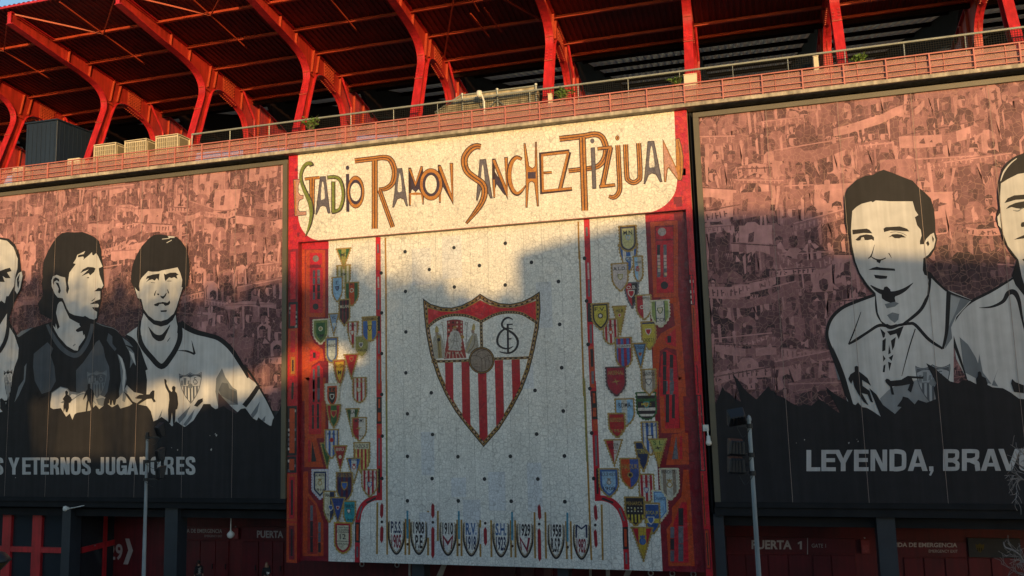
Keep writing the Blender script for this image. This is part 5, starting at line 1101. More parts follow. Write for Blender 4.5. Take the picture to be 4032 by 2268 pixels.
def bold(A, ch, x0, x1, yt, yb, k, col, cr):
    # heavy grotesque capital in the pixel box x0..x1, yt..yb; k = stem width / height
    H = yb-yt; t = k*H; u = t*.82; a, b = x0+t/2, x1-t/2; T, B, m_ = yt+u/2, yb-u/2, (yt+yb)/2; n = [0]
    def st(p, w_=t, sm=0, closed=False): A.stroke(p, w_, col, n[0]*.3, cr, sm, closed); n[0] += 1
    xm = (x0+x1)/2; W = x1-x0
    if ch == 'L': st([(a, yt), (a, yb)]); st([(x0+t, B), (x1, B)], u)
    elif ch == 'E': st([(a, yt), (a, yb)]); [st([(x0+t, y), (x1-q, y)], u) for y, q in ((T, 0), (m_-.02*H, W*.05), (B, 0))]
    elif ch == 'T': st([(x0, T), (x1, T)], u); st([(xm, yt+u), (xm, yb)])
    elif ch == 'N': st([(a, yt), (a, yb)], t*.95); st([(b, yt), (b, yb)], t*.95); A.poly([(x0+t*.2, yt), (x0+t*1.15, yt), (x1-t*.2, yb), (x1-t*1.15, yb)], col, .7, cr)
    elif ch == 'Y': A.poly([(x0, yt), (x0+t*1.12, yt), (xm, yt+H*.40), (x1-t*1.12, yt), (x1, yt), (xm+t/2, yt+H*.62), (xm+t/2, yb), (xm-t/2, yb), (xm-t/2, yt+H*.62)], col, 0, cr)
    elif ch == 'V': A.poly([(x0, yt), (x0+t*1.1, yt), (xm, yb-H*.27), (x1-t*1.1, yt), (x1, yt), (xm+t*.58, yb), (xm-t*.58, yb)], col, 0, cr)
    elif ch == 'A': A.poly([(xm-t*.6, yt), (xm+t*.6, yt), (x1, yb), (x1-t*1.1, yb), (xm, yt+H*.27), (x0+t*1.1, yb), (x0, yb)], col, 0, cr); A.poly([(xm-W*.23, yb-H*.36), (xm+W*.23, yb-H*.36), (xm+W*.29, yb-H*.20), (xm-W*.29, yb-H*.20)], col, .5, cr)
    elif ch == 'U': st([(a, yt), (a, yb-H*.3), (a+W*.04, yb-H*.13), (xm, yb-u/2), (b-W*.04, yb-H*.13), (b, yb-H*.3), (b, yt)], t, 4)
    elif ch == 'J': st([(b, yt), (b, yb-H*.28), (b-W*.06, yb-H*.12), (xm-W*.04, yb-u/2), (a+W*.02, yb-H*.13), (a, yb-H*.32)], t, 4)
    elif ch == 'O': st([(xm, T), (b-W*.06, yt+H*.13), (b, yt+H*.34), (b, yb-H*.34), (b-W*.06, yb-H*.13), (xm, B), (a+W*.06, yb-H*.13), (a, yb-H*.34), (a, yt+H*.34), (a+W*.06, yt+H*.13)], t, 4, True)
    elif ch == 'D': st([(a, yt), (a, yb)]); st([(x0+t*.9, T), (xm, T), (b-W*.05, yt+H*.16), (b, yt+H*.36), (b, yb-H*.36), (b-W*.05, yb-H*.16), (xm, B), (x0+t*.9, B)], t*.93, 4)
    elif ch == 'G': st([(b, yt+H*.33), (b-W*.05, yt+H*.15), (xm, T), (a+W*.06, yt+H*.13), (a, yt+H*.34), (a, yb-H*.34), (a+W*.06, yb-H*.13), (xm-W*.02, B), (b-W*.12, yb-H*.14), (b, yb-H*.34)], t, 4); st([(b+t*.32, yb), (b+t*.32, yb-H*.52)], t*.7); st([(xm, yb-H*.45), (x1, yb-H*.45)], u*.85)
    elif ch == 'S': st([(b, yt+H*.31), (b-W*.05, yt+H*.13), (xm, T), (a+W*.05, yt+H*.13), (a, yt+H*.27), (a+W*.1, yt+H*.41), (xm, m_), (b-W*.08, yb-H*.40), (b, yb-H*.26), (b-W*.05, yb-H*.12), (xm, B), (a+W*.05, yb-H*.13), (a, yb-H*.32)], t*.97, 4)
    elif ch in 'RB':
        st([(a, yt), (a, yb)]); st([(x0+t*.9, T), (xm+W*.06, T), (b-W*.04, yt+H*.12), (b-W*.02, yt+H*.26), (b-W*.05, yt+H*.40), (xm+W*.06, m_+H*.01), (x0+t*.9, m_+H*.01)], u, 4)
        if ch == 'R': st([(xm, m_+H*.02), (b-W*.05, yb-H*.36), (b-W*.01, yb-H*.2), (b+t*.1, yb)], t, 4)
        else: st([(x0+t*.9, m_+H*.012), (xm+W*.06, m_+H*.012), (b-W*.02, yb-H*.36), (b, yb-H*.25), (b-W*.03, yb-H*.12), (xm+W*.06, B), (x0+t*.9, B)], u, 4)
# ---- left billboard
XL0, XL1 = -80, -28.99
BBL = billboard(XL0, XL1, -80, -28.64, 'left billboard of dark haired footballers over a crowd, reading ETERNOS JUGADORES')
m = MB(); m.box(XL1+.004, -28.66, -.14, .5, ZB-.003, ZT+.003); m.build('frame', M_FRAME, BBL)
A = Art(-.004, .001, 1, 0)
fx = lambda x, y: PY(x, y)
pc1 = fx(560, 1240); pc2 = fx(230, 1300)
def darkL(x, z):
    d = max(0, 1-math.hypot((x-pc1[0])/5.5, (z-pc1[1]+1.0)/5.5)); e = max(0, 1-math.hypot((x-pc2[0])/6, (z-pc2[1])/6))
    g = max(0, min(1, (20-z)/10))*.55  # crowd colour darkened downwards to deepen the shade on its lower part
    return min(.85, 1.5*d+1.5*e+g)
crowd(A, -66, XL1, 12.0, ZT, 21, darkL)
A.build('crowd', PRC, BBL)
def ground_art(bb, pts, cr, x0, x1, z):
    A = Art(-.14, .001)
    P = [PY(*cr(p)) for p in pts]
    A.xz([(x0, ZB+.004), (x1, ZB+.004)]+[(min(max(p[0], x0), x1), p[1]) for p in reversed(P)], NV, 0)
    A.xz([(x0 if x0 > -70 else -80, ZB+.003), (x1, ZB+.003), (x1, ZB+2), (x0 if x0 > -70 else -80, ZB+2)], NV, .6)
    A.build('dark_ground', PRP, bb)
jag = [(-700, 380), (-300, 360), (0, 375), (60, 360), (110, 392), (150, 335), (200, 300), (240, 335), (270, 292), (310, 322), (360, 352), (410, 345), (425, 370), (445, 402), (468, 380), (486, 422), (500, 386), (515, 376), (600, 362), (640, 325), (662, 352), (690, 330), (705, 308), (745, 340), (785, 318), (800, 348), (860, 330), (880, 316), (850, 280), (822, 236), (850, 255), (880, 300), (925, 322), (975, 332), (1000, 365), (1018, 432), (1045, 420), (1070, 402), (1110, 430), (1140, 468), (1165, 430), (1200, 455), (1222, 470), (1280, 425), (1300, 392), (1335, 340), (1345, 318), (1390, 318), (1400, 335), (1425, 352), (1480, 330), (1500, 350), (1560, 382), (1590, 350), (1620, 345), (1660, 400), (1690, 440), (1705, 405), (1730, 425), (1760, 448), (1790, 465), (1800, 420), (1830, 380), (1856, 330), (1900, 330)]
ground_art(BBL, jag, C7, -66, XL1, 0)
# portrait of the player in a white V-neck shirt
A = Art(-.118, .001); l = 0
A.poly([(600, 215), (740, 115), (790, 60), (1260, 60), (1300, 100), (1450, 180), (1600, 220), (1750, 290), (1880, 400), (1990, 560), (2080, 720), (2210, 820), (2330, 1060), (2400, 1210), (2390, 1320), (2290, 1300), (2100, 1200), (1900, 1200), (1300, 1330), (850, 1290), (850, 1000), (860, 760), (830, 560), (770, 420), (700, 330)], PL, l, BL)
A.stroke([(1265, 60), (1330, 115), (1450, 175), (1600, 215), (1740, 262), (1880, 385), (1990, 550), (2070, 690), (2080, 735)], [66, 66, 62, 56, 56, 56, 50, 36, 14], NV, l+1, BL)
A.stroke([(2040, 590), (2120, 690), (2215, 835), (2330, 1040), (2420, 1230)], [20, 26, 22, 16, 10], NV, l+1.5, BL)
A.stroke([(2210, 840), (2130, 960), (2040, 1075)], [50, 56, 60], NV, l+2, BL)
A.poly([(1700, 740), (1770, 615), (1810, 720), (1900, 850), (1950, 880), (1965, 1060), (1720, 1060), (1690, 900)], SG2, l+2, BL); A.poly([(1770, 790), (1840, 800), (1860, 860), (1950, 900), (1960, 1060), (1760, 950), (1730, 880)], SG, l+3, BL)
A.poly([(1725, 910), (1790, 985), (1900, 1100), (2020, 1200), (1720, 1200)], (.06, .045, .05), l+3.6, BL)
A.stroke([(782, 40), (765, 210), (800, 340), (900, 470), (1035, 595), (1150, 480), (1235, 330), (1262, 210), (1250, 60)], [54, 56, 60, 62, 66, 62, 60, 62, 60], NV, l+4, BL, 5)
A.stroke([(1402, 280), (1420, 360), (1440, 445)], [4, 16, 26], NV, l+4, BL); A.stroke([(1232, 402), (1340, 408), (1440, 446)], [4, 22, 24], NV, l+4.5, BL)
A.stroke([(600, 222), (680, 280), (745, 380), (790, 500), (850, 640)], [40, 60, 66, 60, 44], NV, l+4, BL)
for p in ([(1230, 1230), (1390, 1070), (1330, 1200), (1250, 1290)], [(1300, 1300), (1440, 1110), (1400, 1230), (1330, 1320)], [(985, 1250), (1050, 1110), (1030, 1200)], [(2120, 1180), (2230, 1020), (2200, 1150), (2140, 1230)], [(2240, 1260), (2300, 1190), (2290, 1260)]): A.poly(p, SG2, l+4, BL)
small_crest(A, BL, 1247, 660, 1525, 1048, l+5, PL, SG)
A.poly([(130, 700), (100, 640), (100, 580), (115, 460), (160, 350), (222, 245), (300, 160), (350, 128), (420, 118), (500, 132), (600, 148), (650, 190), (705, 270), (735, 380), (744, 540), (720, 680), (665, 740), (645, 800), (605, 950), (600, 1030), (625, 1110), (620, 1200), (420, 1250), (200, 1180), (215, 1080), (228, 960), (212, 870), (172, 830)], NV, l+6, F2)
A.poly([(240, 985), (290, 1055), (350, 1108), (430, 1132), (500, 1112), (560, 1060), (590, 1000), (600, 1075), (612, 1130), (605, 1230), (575, 1340), (520, 1430), (434, 1500), (330, 1415), (255, 1320), (210, 1220), (205, 1160), (215, 1070)], PL, l+7, F2)
A.poly([(290, 1130), (320, 1165), (370, 1215), (430, 1222), (475, 1180), (532, 1108), (510, 1170), (480, 1235), (455, 1280), (400, 1292), (345, 1255), (318, 1205)], NV, l+8, F2, sm=3); A.stroke([(500, 1295), (532, 1250)], [10, 4], NV, l+8, F2)
A.poly([(195, 640), (215, 600), (245, 568), (290, 522), (330, 530), (400, 528), (440, 515), (520, 500), (612, 482), (640, 540), (664, 620), (655, 700), (668, 702), (640, 790), (600, 920), (570, 990), (500, 1050), (430, 1072), (360, 1062), (290, 1010), (240, 940), (215, 830), (175, 818), (142, 702), (175, 740), (198, 745), (190, 690)], PL, l+9, F2)
for p in ([(262, 612), (278, 580), (340, 560), (415, 550), (405, 628), (385, 600), (360, 628), (335, 612), (300, 622), (264, 648), (300, 600)], [(462, 548), (480, 560), (530, 540), (590, 538), (625, 562), (600, 572), (612, 610), (575, 590), (545, 600), (520, 590), (480, 632), (470, 610)], [(382, 770), (405, 768), (412, 780), (398, 790)], [(420, 790), (445, 800), (462, 795), (478, 772), (497, 758), (482, 795), (455, 830), (432, 815)], [(350, 890), (400, 868), (430, 866), (450, 860), (500, 870), (525, 845), (532, 872), (515, 895), (480, 905), (440, 880), (410, 890), (395, 908), (362, 905)], [(425, 955), (495, 950), (490, 970), (428, 972)]): A.poly(p, NV, l+10, F2)
A.poly(rect(412, 884, 462, 897), PL, l+11, F2)
A.stroke([(358, 792), (366, 760), (380, 732)], [14, 10, 3], NV, l+10, F2); A.stroke([(498, 722), (508, 745), (512, 768)], [4, 11, 12], NV, l+10, F2); A.stroke([(318, 648), (365, 652)], 5, NV, l+10, F2); A.stroke([(498, 632), (545, 632)], 7, NV, l+10, F2)
A.poly([(505, 138), (580, 142), (578, 158), (515, 158)], PL, l+10, F2); A.stroke([(442, 172), (525, 162)], 8, PL, l+10, F2); A.stroke([(492, 212), (548, 182)], 8, PL, l+10, F2)
A.build('portrait', PRP, BBL)
# portrait of the player in profile in a dark shirt
A = Art(-.112, .0013); l = 0
A.poly([(-60, 1700), (51, 1330), (130, 1291), (198, 1268), (378, 1269), (449, 1292), (482, 1325), (527, 1357), (550, 1386), (569, 1432), (585, 1496), (592, 1575), (595, 1700)], NV, l, FULL)
A.poly([(235, 870), (330, 790), (370, 832), (352, 880), (378, 960), (388, 1060), (350, 1130), (290, 1150), (242, 1060), (230, 960)], SG, l+1, F0)
A.poly([(0, 640), (90, 540), (200, 380), (240, 300), (280, 272), (330, 362), (350, 480), (400, 600), (408, 740), (380, 900), (330, 985), (120, 960), (0, 900)], SG, l+1, BL)
A.poly([(500, 442), (545, 475), (585, 560), (605, 660), (615, 740), (590, 860), (560, 1000), (530, 1010), (520, 900), (545, 760), (530, 560)], SG2, l+2, BL); A.poly([(510, 450), (560, 500), (595, 640), (600, 740), (570, 940), (560, 800), (570, 650), (540, 530)], PL, l+2.6, BL)
A.poly([(600, 340), (660, 375), (705, 430), (728, 590), (690, 545), (650, 620), (662, 500), (640, 410)], SG2, l+2, BL); A.poly([(640, 400), (700, 440), (724, 580), (690, 520)], PL, l+2.6, BL)
A.poly([(390, 190), (440, 230), (440, 320), (490, 380), (470, 410), (410, 340), (370, 280)], SG, l+2, BL); A.poly([(560, 240), (640, 300), (690, 360), (600, 330)], SG2, l+2, BL)
A.stroke([(240, 62), (330, 100), (450, 132), (520, 180)], [6, 10, 8, 4], SG2, l+2, BL)
A.poly([(170, 960), (185, 935), (175, 1060), (130, 1160), (100, 1210), (130, 1100), (165, 1050)], SG2, l+2, F0); A.poly([(115, 745), (150, 712), (235, 685), (130, 755)], SG2, l+2, F0)
A.poly([(350, 1205), (358, 1140), (420, 1097), (470, 1110), (488, 1132), (540, 1140), (640, 1180), (760, 1250), (760, 1400), (350, 1400)], SG2, l+2.2, F0); A.poly([(352, 1210), (362, 1145), (420, 1103), (466, 1116), (482, 1140), (470, 1180), (420, 1210), (440, 1215), (500, 1150), (560, 1160), (640, 1200), (720, 1270), (720, 1400), (350, 1400)], PL, l+3, F0); A.poly([(240, 1240), (275, 1210), (295, 1235), (285, 1275), (255, 1270)], PL, l+3, F0)
A.poly([(0, 940), (90, 900), (215, 905), (330, 960), (430, 1010), (500, 990), (545, 940), (585, 880), (615, 820), (700, 905), (790, 925), (880, 960), (896, 1080), (800, 1080), (640, 1075), (545, 1120), (420, 1110), (300, 1130), (120, 1160), (0, 1210)], (.33, .33, .32), l+3.1, BL)
A.poly([(240, 990), (330, 975), (400, 1040), (330, 1080), (270, 1060)], SG2, l+3.8, BL); A.poly([(575, 890), (600, 870), (625, 905), (590, 1030), (560, 1010)], SG2, l+3.8, BL)
A.stroke([(-60, 1010), (60, 930), (150, 950), (240, 1050)], [8, 14, 14, 6], SG2, l+4.2, BL)
small_crest(A, BL, 132, 640, 370, 985, l+5, SG2, NV, True)
A.poly([(130, 700), (122, 655), (140, 590), (132, 540), (148, 405), (190, 310), (235, 228), (290, 150), (350, 104), (410, 94), (490, 98), (570, 93), (640, 118), (700, 148), (750, 190), (778, 300), (778, 350), (800, 480), (810, 690), (782, 730), (778, 850), (758, 925), (740, 1055), (700, 1100), (690, 1200), (560, 1440), (430, 1440), (200, 1180), (240, 1060), (110, 990), (80, 880), (140, 790)], NV, l+8, F1)
A.stroke([(185, 1108), (240, 1220), (320, 1340), (420, 1425), (520, 1440), (610, 1330), (660, 1200), (678, 1100)], [30, 44, 50, 50, 50, 46, 42, 34], SG, l+8.6, F1)
A.poly([(300, 890), (318, 862), (340, 855), (356, 872), (380, 935), (428, 1040), (500, 1080), (540, 1100), (535, 1110), (552, 1130), (500, 1165), (500, 1180), (520, 1192), (555, 1182), (572, 1178), (580, 1228), (592, 1215), (600, 1252), (560, 1310), (530, 1350), (520, 1395), (480, 1390), (400, 1342), (310, 1242), (270, 1172), (245, 1112), (275, 1150), (278, 1095), (298, 1160), (322, 1135), (300, 1060), (282, 980)], PL, l+9, F1)
A.poly([(602, 302), (585, 335), (525, 348), (520, 372), (580, 362), (588, 380), (578, 400), (640, 350), (676, 315), (680, 345), (695, 350), (722, 325), (745, 360), (792, 472), (750, 492), (758, 560), (802, 680), (782, 712), (745, 705), (700, 745), (768, 742), (766, 830), (715, 848), (650, 885), (738, 880), (752, 895), (745, 920), (680, 918), (700, 950), (732, 970), (728, 1035), (700, 1055), (650, 1042), (600, 1012), (580, 1022), (480, 1005), (430, 980), (400, 930), (372, 860), (355, 820), (300, 812), (268, 770), (235, 690), (232, 625), (250, 580), (290, 563), (335, 582), (382, 592), (395, 690), (392, 740), (405, 775), (426, 715), (412, 650), (428, 540), (498, 445), (470, 435), (500, 390), (515, 345)], PL, l+10, F1)
for p in ([(548, 545), (575, 505), (630, 476), (690, 480), (715, 494), (700, 532), (655, 570), (640, 545), (615, 555), (560, 580), (640, 505), (580, 528)], [(752, 502), (796, 478), (798, 515), (770, 512), (760, 525), (795, 535), (765, 560)], [(615, 600), (635, 585), (648, 600)], [(245, 650), (250, 610), (280, 590), (315, 612), (318, 640), (290, 622), (262, 640), (256, 682)], [(275, 645), (310, 655), (325, 700), (335, 740), (320, 770), (305, 755), (312, 715), (295, 680)], [(678, 922), (740, 922), (725, 955), (700, 950)]): A.poly(p, NV, l+11, F1)
A.stroke([(672, 852), (695, 835), (715, 812)], [10, 10, 3], SG, l+11, F1); A.stroke([(468, 1345), (495, 1322)], 12, SG2, l+11, F1)
# the bald player at the edge of the photograph
A.poly([(-900, 1760), (-420, 640), (-300, 620), (60, 640), (110, 720), (145, 800), (150, 860), (120, 960), (80, 1100), (60, 1260), (-60, 1400)], NV, l, F0)
A.poly([(-420, 1400), (-330, 760), (-150, 640), (60, 675), (100, 740), (130, 830), (125, 900), (100, 965), (70, 1100), (40, 1230), (0, 1300), (-60, 1360)], PL, l+1, F0)
A.poly([(-260, 330), (-240, 180), (-150, 90), (0, 62), (60, 70), (105, 110), (135, 180), (148, 290), (160, 330), (150, 420), (120, 470), (90, 540), (60, 640), (-30, 760), (-160, 760), (-230, 620)], NV, l+12, F0)
A.poly([(-235, 330), (-215, 200), (-130, 105), (0, 75), (50, 85), (95, 130), (125, 210), (122, 280), (110, 320), (98, 400), (60, 470), (45, 470), (35, 520), (10, 500), (-30, 560), (-140, 560), (-200, 480)], PL, l+13, F0)
A.poly([(105, 430), (110, 350), (130, 310), (152, 298), (158, 330), (140, 420), (120, 455)], PL, l+13, F0); A.poly([(122, 400), (118, 350), (140, 310), (130, 370), (138, 360), (130, 415)], NV, l+14, F0)
A.poly([(-10, 300), (40, 280), (70, 272), (82, 296), (50, 305), (75, 345), (40, 345), (20, 330), (35, 372), (-10, 370)], NV, l+14, F0); A.poly([(-140, 300), (-60, 290), (-60, 360), (-130, 350)], NV, l+14, F0); A.poly([(-110, 480), (-20, 470), (10, 520), (-60, 540)], NV, l+14, F0)
A.poly([(0, 670), (50, 590), (45, 690), (20, 800), (-60, 900), (-30, 720)], PL, l+14, F0); A.stroke([(62, 640), (45, 760), (0, 850), (-60, 900)], [20, 26, 26, 20], NV, l+15, F0)
small_crest(A, F0, 28, 975, 88, 1190, l+14, PL, NV)
A.build('portrait', PRP, BBL)
# silhouettes of players on the dark ground
A = Art(-.145, .001)
for p in ([(1068, 750), (1080, 745), (1098, 768), (1094, 800), (1130, 880), (1158, 905), (1168, 890), (1160, 860), (1168, 838), (1188, 830), (1207, 850), (1200, 895), (1222, 920), (1230, 960), (1238, 1050), (1226, 1110), (1208, 1120), (1203, 1200), (1192, 1310), (1178, 1312), (1163, 1150), (1140, 1282), (1118, 1282), (1115, 1120), (1130, 1000), (1124, 920), (1085, 850), (1072, 790)],
          [(138, 815), (150, 804), (166, 808), (170, 860), (205, 885), (218, 930), (206, 1000), (200, 1050), (208, 1140), (185, 1142), (165, 1050), (152, 1010), (142, 1060), (132, 1142), (116, 1142), (124, 1040), (135, 1000), (130, 930), (104, 975), (86, 1006), (88, 975), (115, 900), (138, 870)],
          [(448, 796), (466, 783), (482, 790), (486, 830), (499, 870), (488, 930), (492, 965), (472, 1062), (452, 1062), (440, 1000), (428, 1062), (408, 1062), (405, 960), (416, 880), (446, 848)],
          [(718, 972), (765, 940), (890, 932), (905, 905), (930, 885), (950, 888), (948, 930), (945, 985), (966, 1018), (942, 1032), (915, 985), (860, 990), (760, 1052), (735, 1042), (800, 990), (722, 985)],
          [(345, 985), (375, 962), (402, 990), (400, 1040), (330, 1065)], [(1430, 1070), (1480, 1000), (1535, 980), (1537, 1020), (1470, 1085)]): A = Art(-.145, .001); A.poly(p, NV, 0, BL); A.build('player_silhouette', PRP, BBL)
for p in ([(428, 235), (440, 229), (447, 240), (444, 256), (465, 272), (473, 290), (460, 312), (452, 310), (452, 345), (442, 372), (432, 372), (428, 345), (418, 372), (416, 330), (422, 300), (412, 285), (430, 260)], [(0, 285), (12, 280), (28, 296), (66, 292), (60, 302), (35, 308), (45, 345), (120, 380), (110, 395), (20, 370), (0, 350)]): A = Art(-.145, .001); A.poly(p, NV, 0, C7); A.build('player_silhouette', PRP, BBL)
for p in ([(170, 330), (215, 270), (180, 240), (240, 235), (245, 262), (290, 262), (255, 280), (270, 330)],): A = Art(-.145, .001); A.poly(p, NV, 0, C7); A.build('player_silhouette', PRP, BBL)
for word_ in ([('S', -32, 22)], [('Y', 54, 128)], [('E', 146, 203), ('T', 202, 264), ('E', 268, 322), ('R', 330, 388), ('N', 397, 458), ('O', 466, 530), ('S', 536, 597)], [('J', 630, 684), ('U', 695, 757), ('G', 766, 830), ('A', 834, 908), ('D', 918, 980), ('O', 990, 1056), ('R', 1078, 1143), ('E', 1158, 1212), ('S', 1220, 1284)]):
    A = Art(-.150, .001, 1, 0)
    for ch, x0, x1 in word_: bold(A, ch, x0, x1, 671-x0*.005, 782, .195, (.42, .41, .40), C7)
    A.build('lettering', PRP, BBL)
def seams(bb, xs, z0=ZB+.01):
    for x in xs: A = Art(-.152, .001); A.xz([(x-.010, z0), (x+.010, z0), (x+.010, ZT-.01), (x-.010, ZT-.01)], (.30, .24, .21), 0); A.build('panel_seam', PRP, bb)
sx = [PY(x, 1955)[0] for x in (24, 183, 353, 533, 719, 917)]
seams(BBL, [sx[0]-3.2*k for k in (5, 4, 3, 2, 1)]+sx)
# ---- right billboard
XR0, XR1 = -1.83, 30
BBR = billboard(XR0, XR1, -2.15, 30, 'right billboard of short haired footballers over a crowd, reading LEYENDA, BRAVU')
m = MB(); m.box(-2.15, XR0-.004, -.14, .5, ZB-.003, ZT+.003); m.build('frame', M_FRAME, BBR)
m = MB(); m.tube([(-2.32, .25, 5.8), (-2.32, .25, 28.7)], .07, 8); m.build('conduit', M_BLACKWALL, BBR)
pcr = fx(3760, 1130)
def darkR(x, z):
    d = max(0, 1-math.hypot((x-pcr[0])/3.2, (z-pcr[1])/3.4)); g = max(0, min(1, (21-z)/10))*.5  # g puts deeper shade into the colour of the lower crowd
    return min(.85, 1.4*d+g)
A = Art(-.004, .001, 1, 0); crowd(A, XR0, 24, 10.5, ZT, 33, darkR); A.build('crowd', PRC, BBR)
jag = [(200, 1120), (232, 1140), (262, 1060), (280, 1010), (300, 1045), (335, 1060), (372, 1100), (420, 1125), (400, 1040), (362, 918), (400, 960), (440, 1020), (480, 1060), (540, 1108), (562, 1080), (590, 1050), (632, 1005), (650, 1040), (672, 1040), (690, 1075), (740, 1090), (800, 1132), (860, 1160), (900, 1140), (955, 1155), (1010, 1105), (1060, 1130), (1100, 1165), (1172, 1212), (1120, 1110), (1060, 1008), (1130, 1065), (1230, 1120), (1290, 1150), (1310, 1130), (1340, 1165), (1375, 1170), (1420, 1195), (1482, 1238), (1440, 1130), (1395, 1020), (1450, 1070), (1500, 1150), (1590, 1217), (1640, 1165), (1605, 1160), (1642, 1110), (1650, 1085), (1690, 1095), (1740, 1145), (1765, 1110), (1830, 1132), (1900, 1105), (1885, 1020), (1905, 985), (1860, 900), (1828, 832), (1880, 860), (1935, 910), (2010, 970), (2070, 985), (2110, 960), (2160, 965), (2215, 995), (2260, 980), (2330, 1015), (2410, 1022), (2470, 1055), (2530, 1100), (2600, 1110), (2800, 1080), (3100, 1100)]
ground_art(BBR, jag, BR, XR0, 26, 0)
# portrait: the man with the laced collar
A = Art(-.118, .001); l = 0
A.poly([(1085, 640), (1083, 560), (1120, 470), (1200, 402), (1330, 350), (1440, 305), (1460, 140), (1820, 120), (1880, 175), (1985, 270), (2180, 350), (2060, 480), (2040, 560), (2040, 1260), (1300, 1260), (1230, 1120), (1180, 960), (1120, 800)], PL, l, BR)
A.poly([(2010, 300), (2170, 352), (2060, 470), (2020, 560), (2030, 640), (1975, 720)], SG2, l+1, BR); A.poly([(2012, 310), (2090, 340), (2060, 430), (2000, 560)], (.30, .315, .32), l+1.4, BR)
A.poly([(1480, 1100), (1540, 1040), (1620, 990), (1760, 960), (1900, 960), (1900, 1200), (1500, 1220)], (.22, .235, .25), l+1, BR); A.poly([(1120, 700), (1180, 840), (1210, 950), (1160, 960), (1130, 830)], SG2, l+1, BR)
small_crest(A, BR, 1748, 835, 2016, 1160, l+1.6, (.30, .32, .34), SG)
A.stroke([(1440, 312), (1300, 362), (1190, 412), (1110, 490), (1076, 590), (1090, 680), (1140, 800), (1190, 930), (1230, 1060), (1270, 1160)], [22, 26, 26, 26, 24, 26, 40, 44, 40, 20], NV, l+6, BR)
for p, wd in (([(1455, 300), (1455, 400), (1475, 480), (1545, 555), (1610, 545)], [24, 26, 26, 30, 26]), ([(1545, 550), (1470, 545), (1380, 600), (1295, 655), (1240, 688)], [24, 24, 20, 22, 12]), ([(1240, 688), (1285, 580), (1335, 440)], [10, 10, 4]), ([(1860, 150), (1845, 300), (1800, 410), (1730, 480), (1640, 545)], [26, 26, 26, 24, 16]), ([(1610, 545), (1700, 530), (1750, 542), (1850, 650), (1958, 722)], [20, 22, 24, 24, 18]), ([(1958, 722), (1985, 600), (1995, 450), (2002, 290)], [18, 26, 32, 34]), ([(1862, 158), (1920, 220), (2000, 288), (2090, 325), (2180, 356)], [22, 18, 16, 12, 8]), ([(1748, 570), (1700, 720), (1645, 930)], [8, 9, 4])):
    A.stroke(p, wd, NV, l+7, BR)
for p in ([(1480, 565), (1520, 602), (1515, 632), (1502, 640)], [(1498, 660), (1524, 640), (1520, 735), (1496, 742)], [(1532, 590), (1580, 580), (1660, 548), (1622, 650), (1604, 606), (1556, 620)], [(1562, 660), (1600, 632), (1590, 700), (1574, 735)], [(1548, 690), (1562, 755), (1542, 765)], [(1545, 790), (1582, 765), (1568, 815)], [(1502, 768), (1522, 798), (1504, 820)], [(1540, 820), (1566, 830), (1550, 892)], [(1506, 850), (1522, 840), (1515, 900), (1500, 900)]): A.poly(p, NV, l+7, BR)
A.poly([(250, 780), (238, 650), (198, 540), (193, 400), (190, 310), (222, 228), (300, 155), (370, 122), (450, 108), (500, 78), (540, 64), (620, 92), (720, 132), (800, 162), (860, 228), (910, 268), (962, 320), (992, 420), (1002, 540), (1004, 620), (1020, 680), (1002, 765), (960, 835), (915, 865), (918, 960), (970, 985), (960, 1010), (950, 1100), (700, 1300), (455, 1180), (390, 1105), (318, 995), (276, 885)], NV, l+8, F3)
A.poly([(262, 432), (300, 395), (345, 368), (430, 346), (445, 355), (470, 338), (600, 346), (800, 346), (822, 425), (850, 468), (820, 488), (840, 560), (872, 600), (880, 650), (865, 700), (865, 730), (900, 728), (920, 682), (960, 640), (988, 626), (1004, 690), (988, 760), (940, 822), (895, 855), (890, 960), (905, 1000), (930, 1010), (942, 1050), (930, 1180), (882, 1258), (800, 1350), (700, 1425), (560, 1440), (520, 1410), (490, 1340), (470, 1165), (400, 1088), (330, 985), (290, 880), (260, 735), (250, 600)], PL, l+9, F3)
A.stroke([(425, 1095), (510, 1148), (620, 1172), (720, 1138), (805, 1072)], [10, 40, 48, 34, 4], NV, l+10, F3); A.poly([(520, 1160), (660, 1170), (640, 1205), (648, 1240), (600, 1250), (560, 1235), (525, 1210)], NV, l+10.5, F3); A.poly([(540, 1130), (548, 1108), (572, 1104), (600, 1130), (605, 1150), (540, 1150)], NV, l+10.5, F3)
A.poly([(550, 1262), (640, 1240), (678, 1255), (640, 1285), (570, 1300)], SG2, l+10, F3); A.poly([(572, 1360), (620, 1335), (680, 1350), (672, 1400), (640, 1430), (600, 1400)], SG2, l+10, F3)
for p in ([(262, 600), (390, 589), (415, 600), (442, 632), (360, 628), (265, 642)], [(540, 590), (560, 576), (685, 569), (750, 590), (772, 615), (690, 610), (600, 606), (545, 620)], [(290, 688), (330, 652), (385, 640), (435, 646), (456, 668), (455, 698), (435, 685), (400, 692), (350, 690), (310, 698)], [(583, 668), (620, 640), (660, 637), (700, 642), (742, 668), (700, 668), (680, 676), (640, 674), (615, 658)], [(405, 957), (440, 940), (482, 928), (510, 936), (570, 940), (640, 946), (645, 965), (560, 962), (480, 958)], [(455, 1000), (575, 1012), (568, 1035), (510, 1038), (468, 1030)], [(918, 715), (938, 698), (950, 728), (936, 748)], [(972, 650), (990, 680), (982, 715), (975, 690)], [(475, 865), (520, 868), (508, 900), (480, 885)]): A.poly(p, NV, l+11, F3)
A.poly([(335, 690), (345, 668), (365, 665), (372, 690)], PL, l+12, F3)
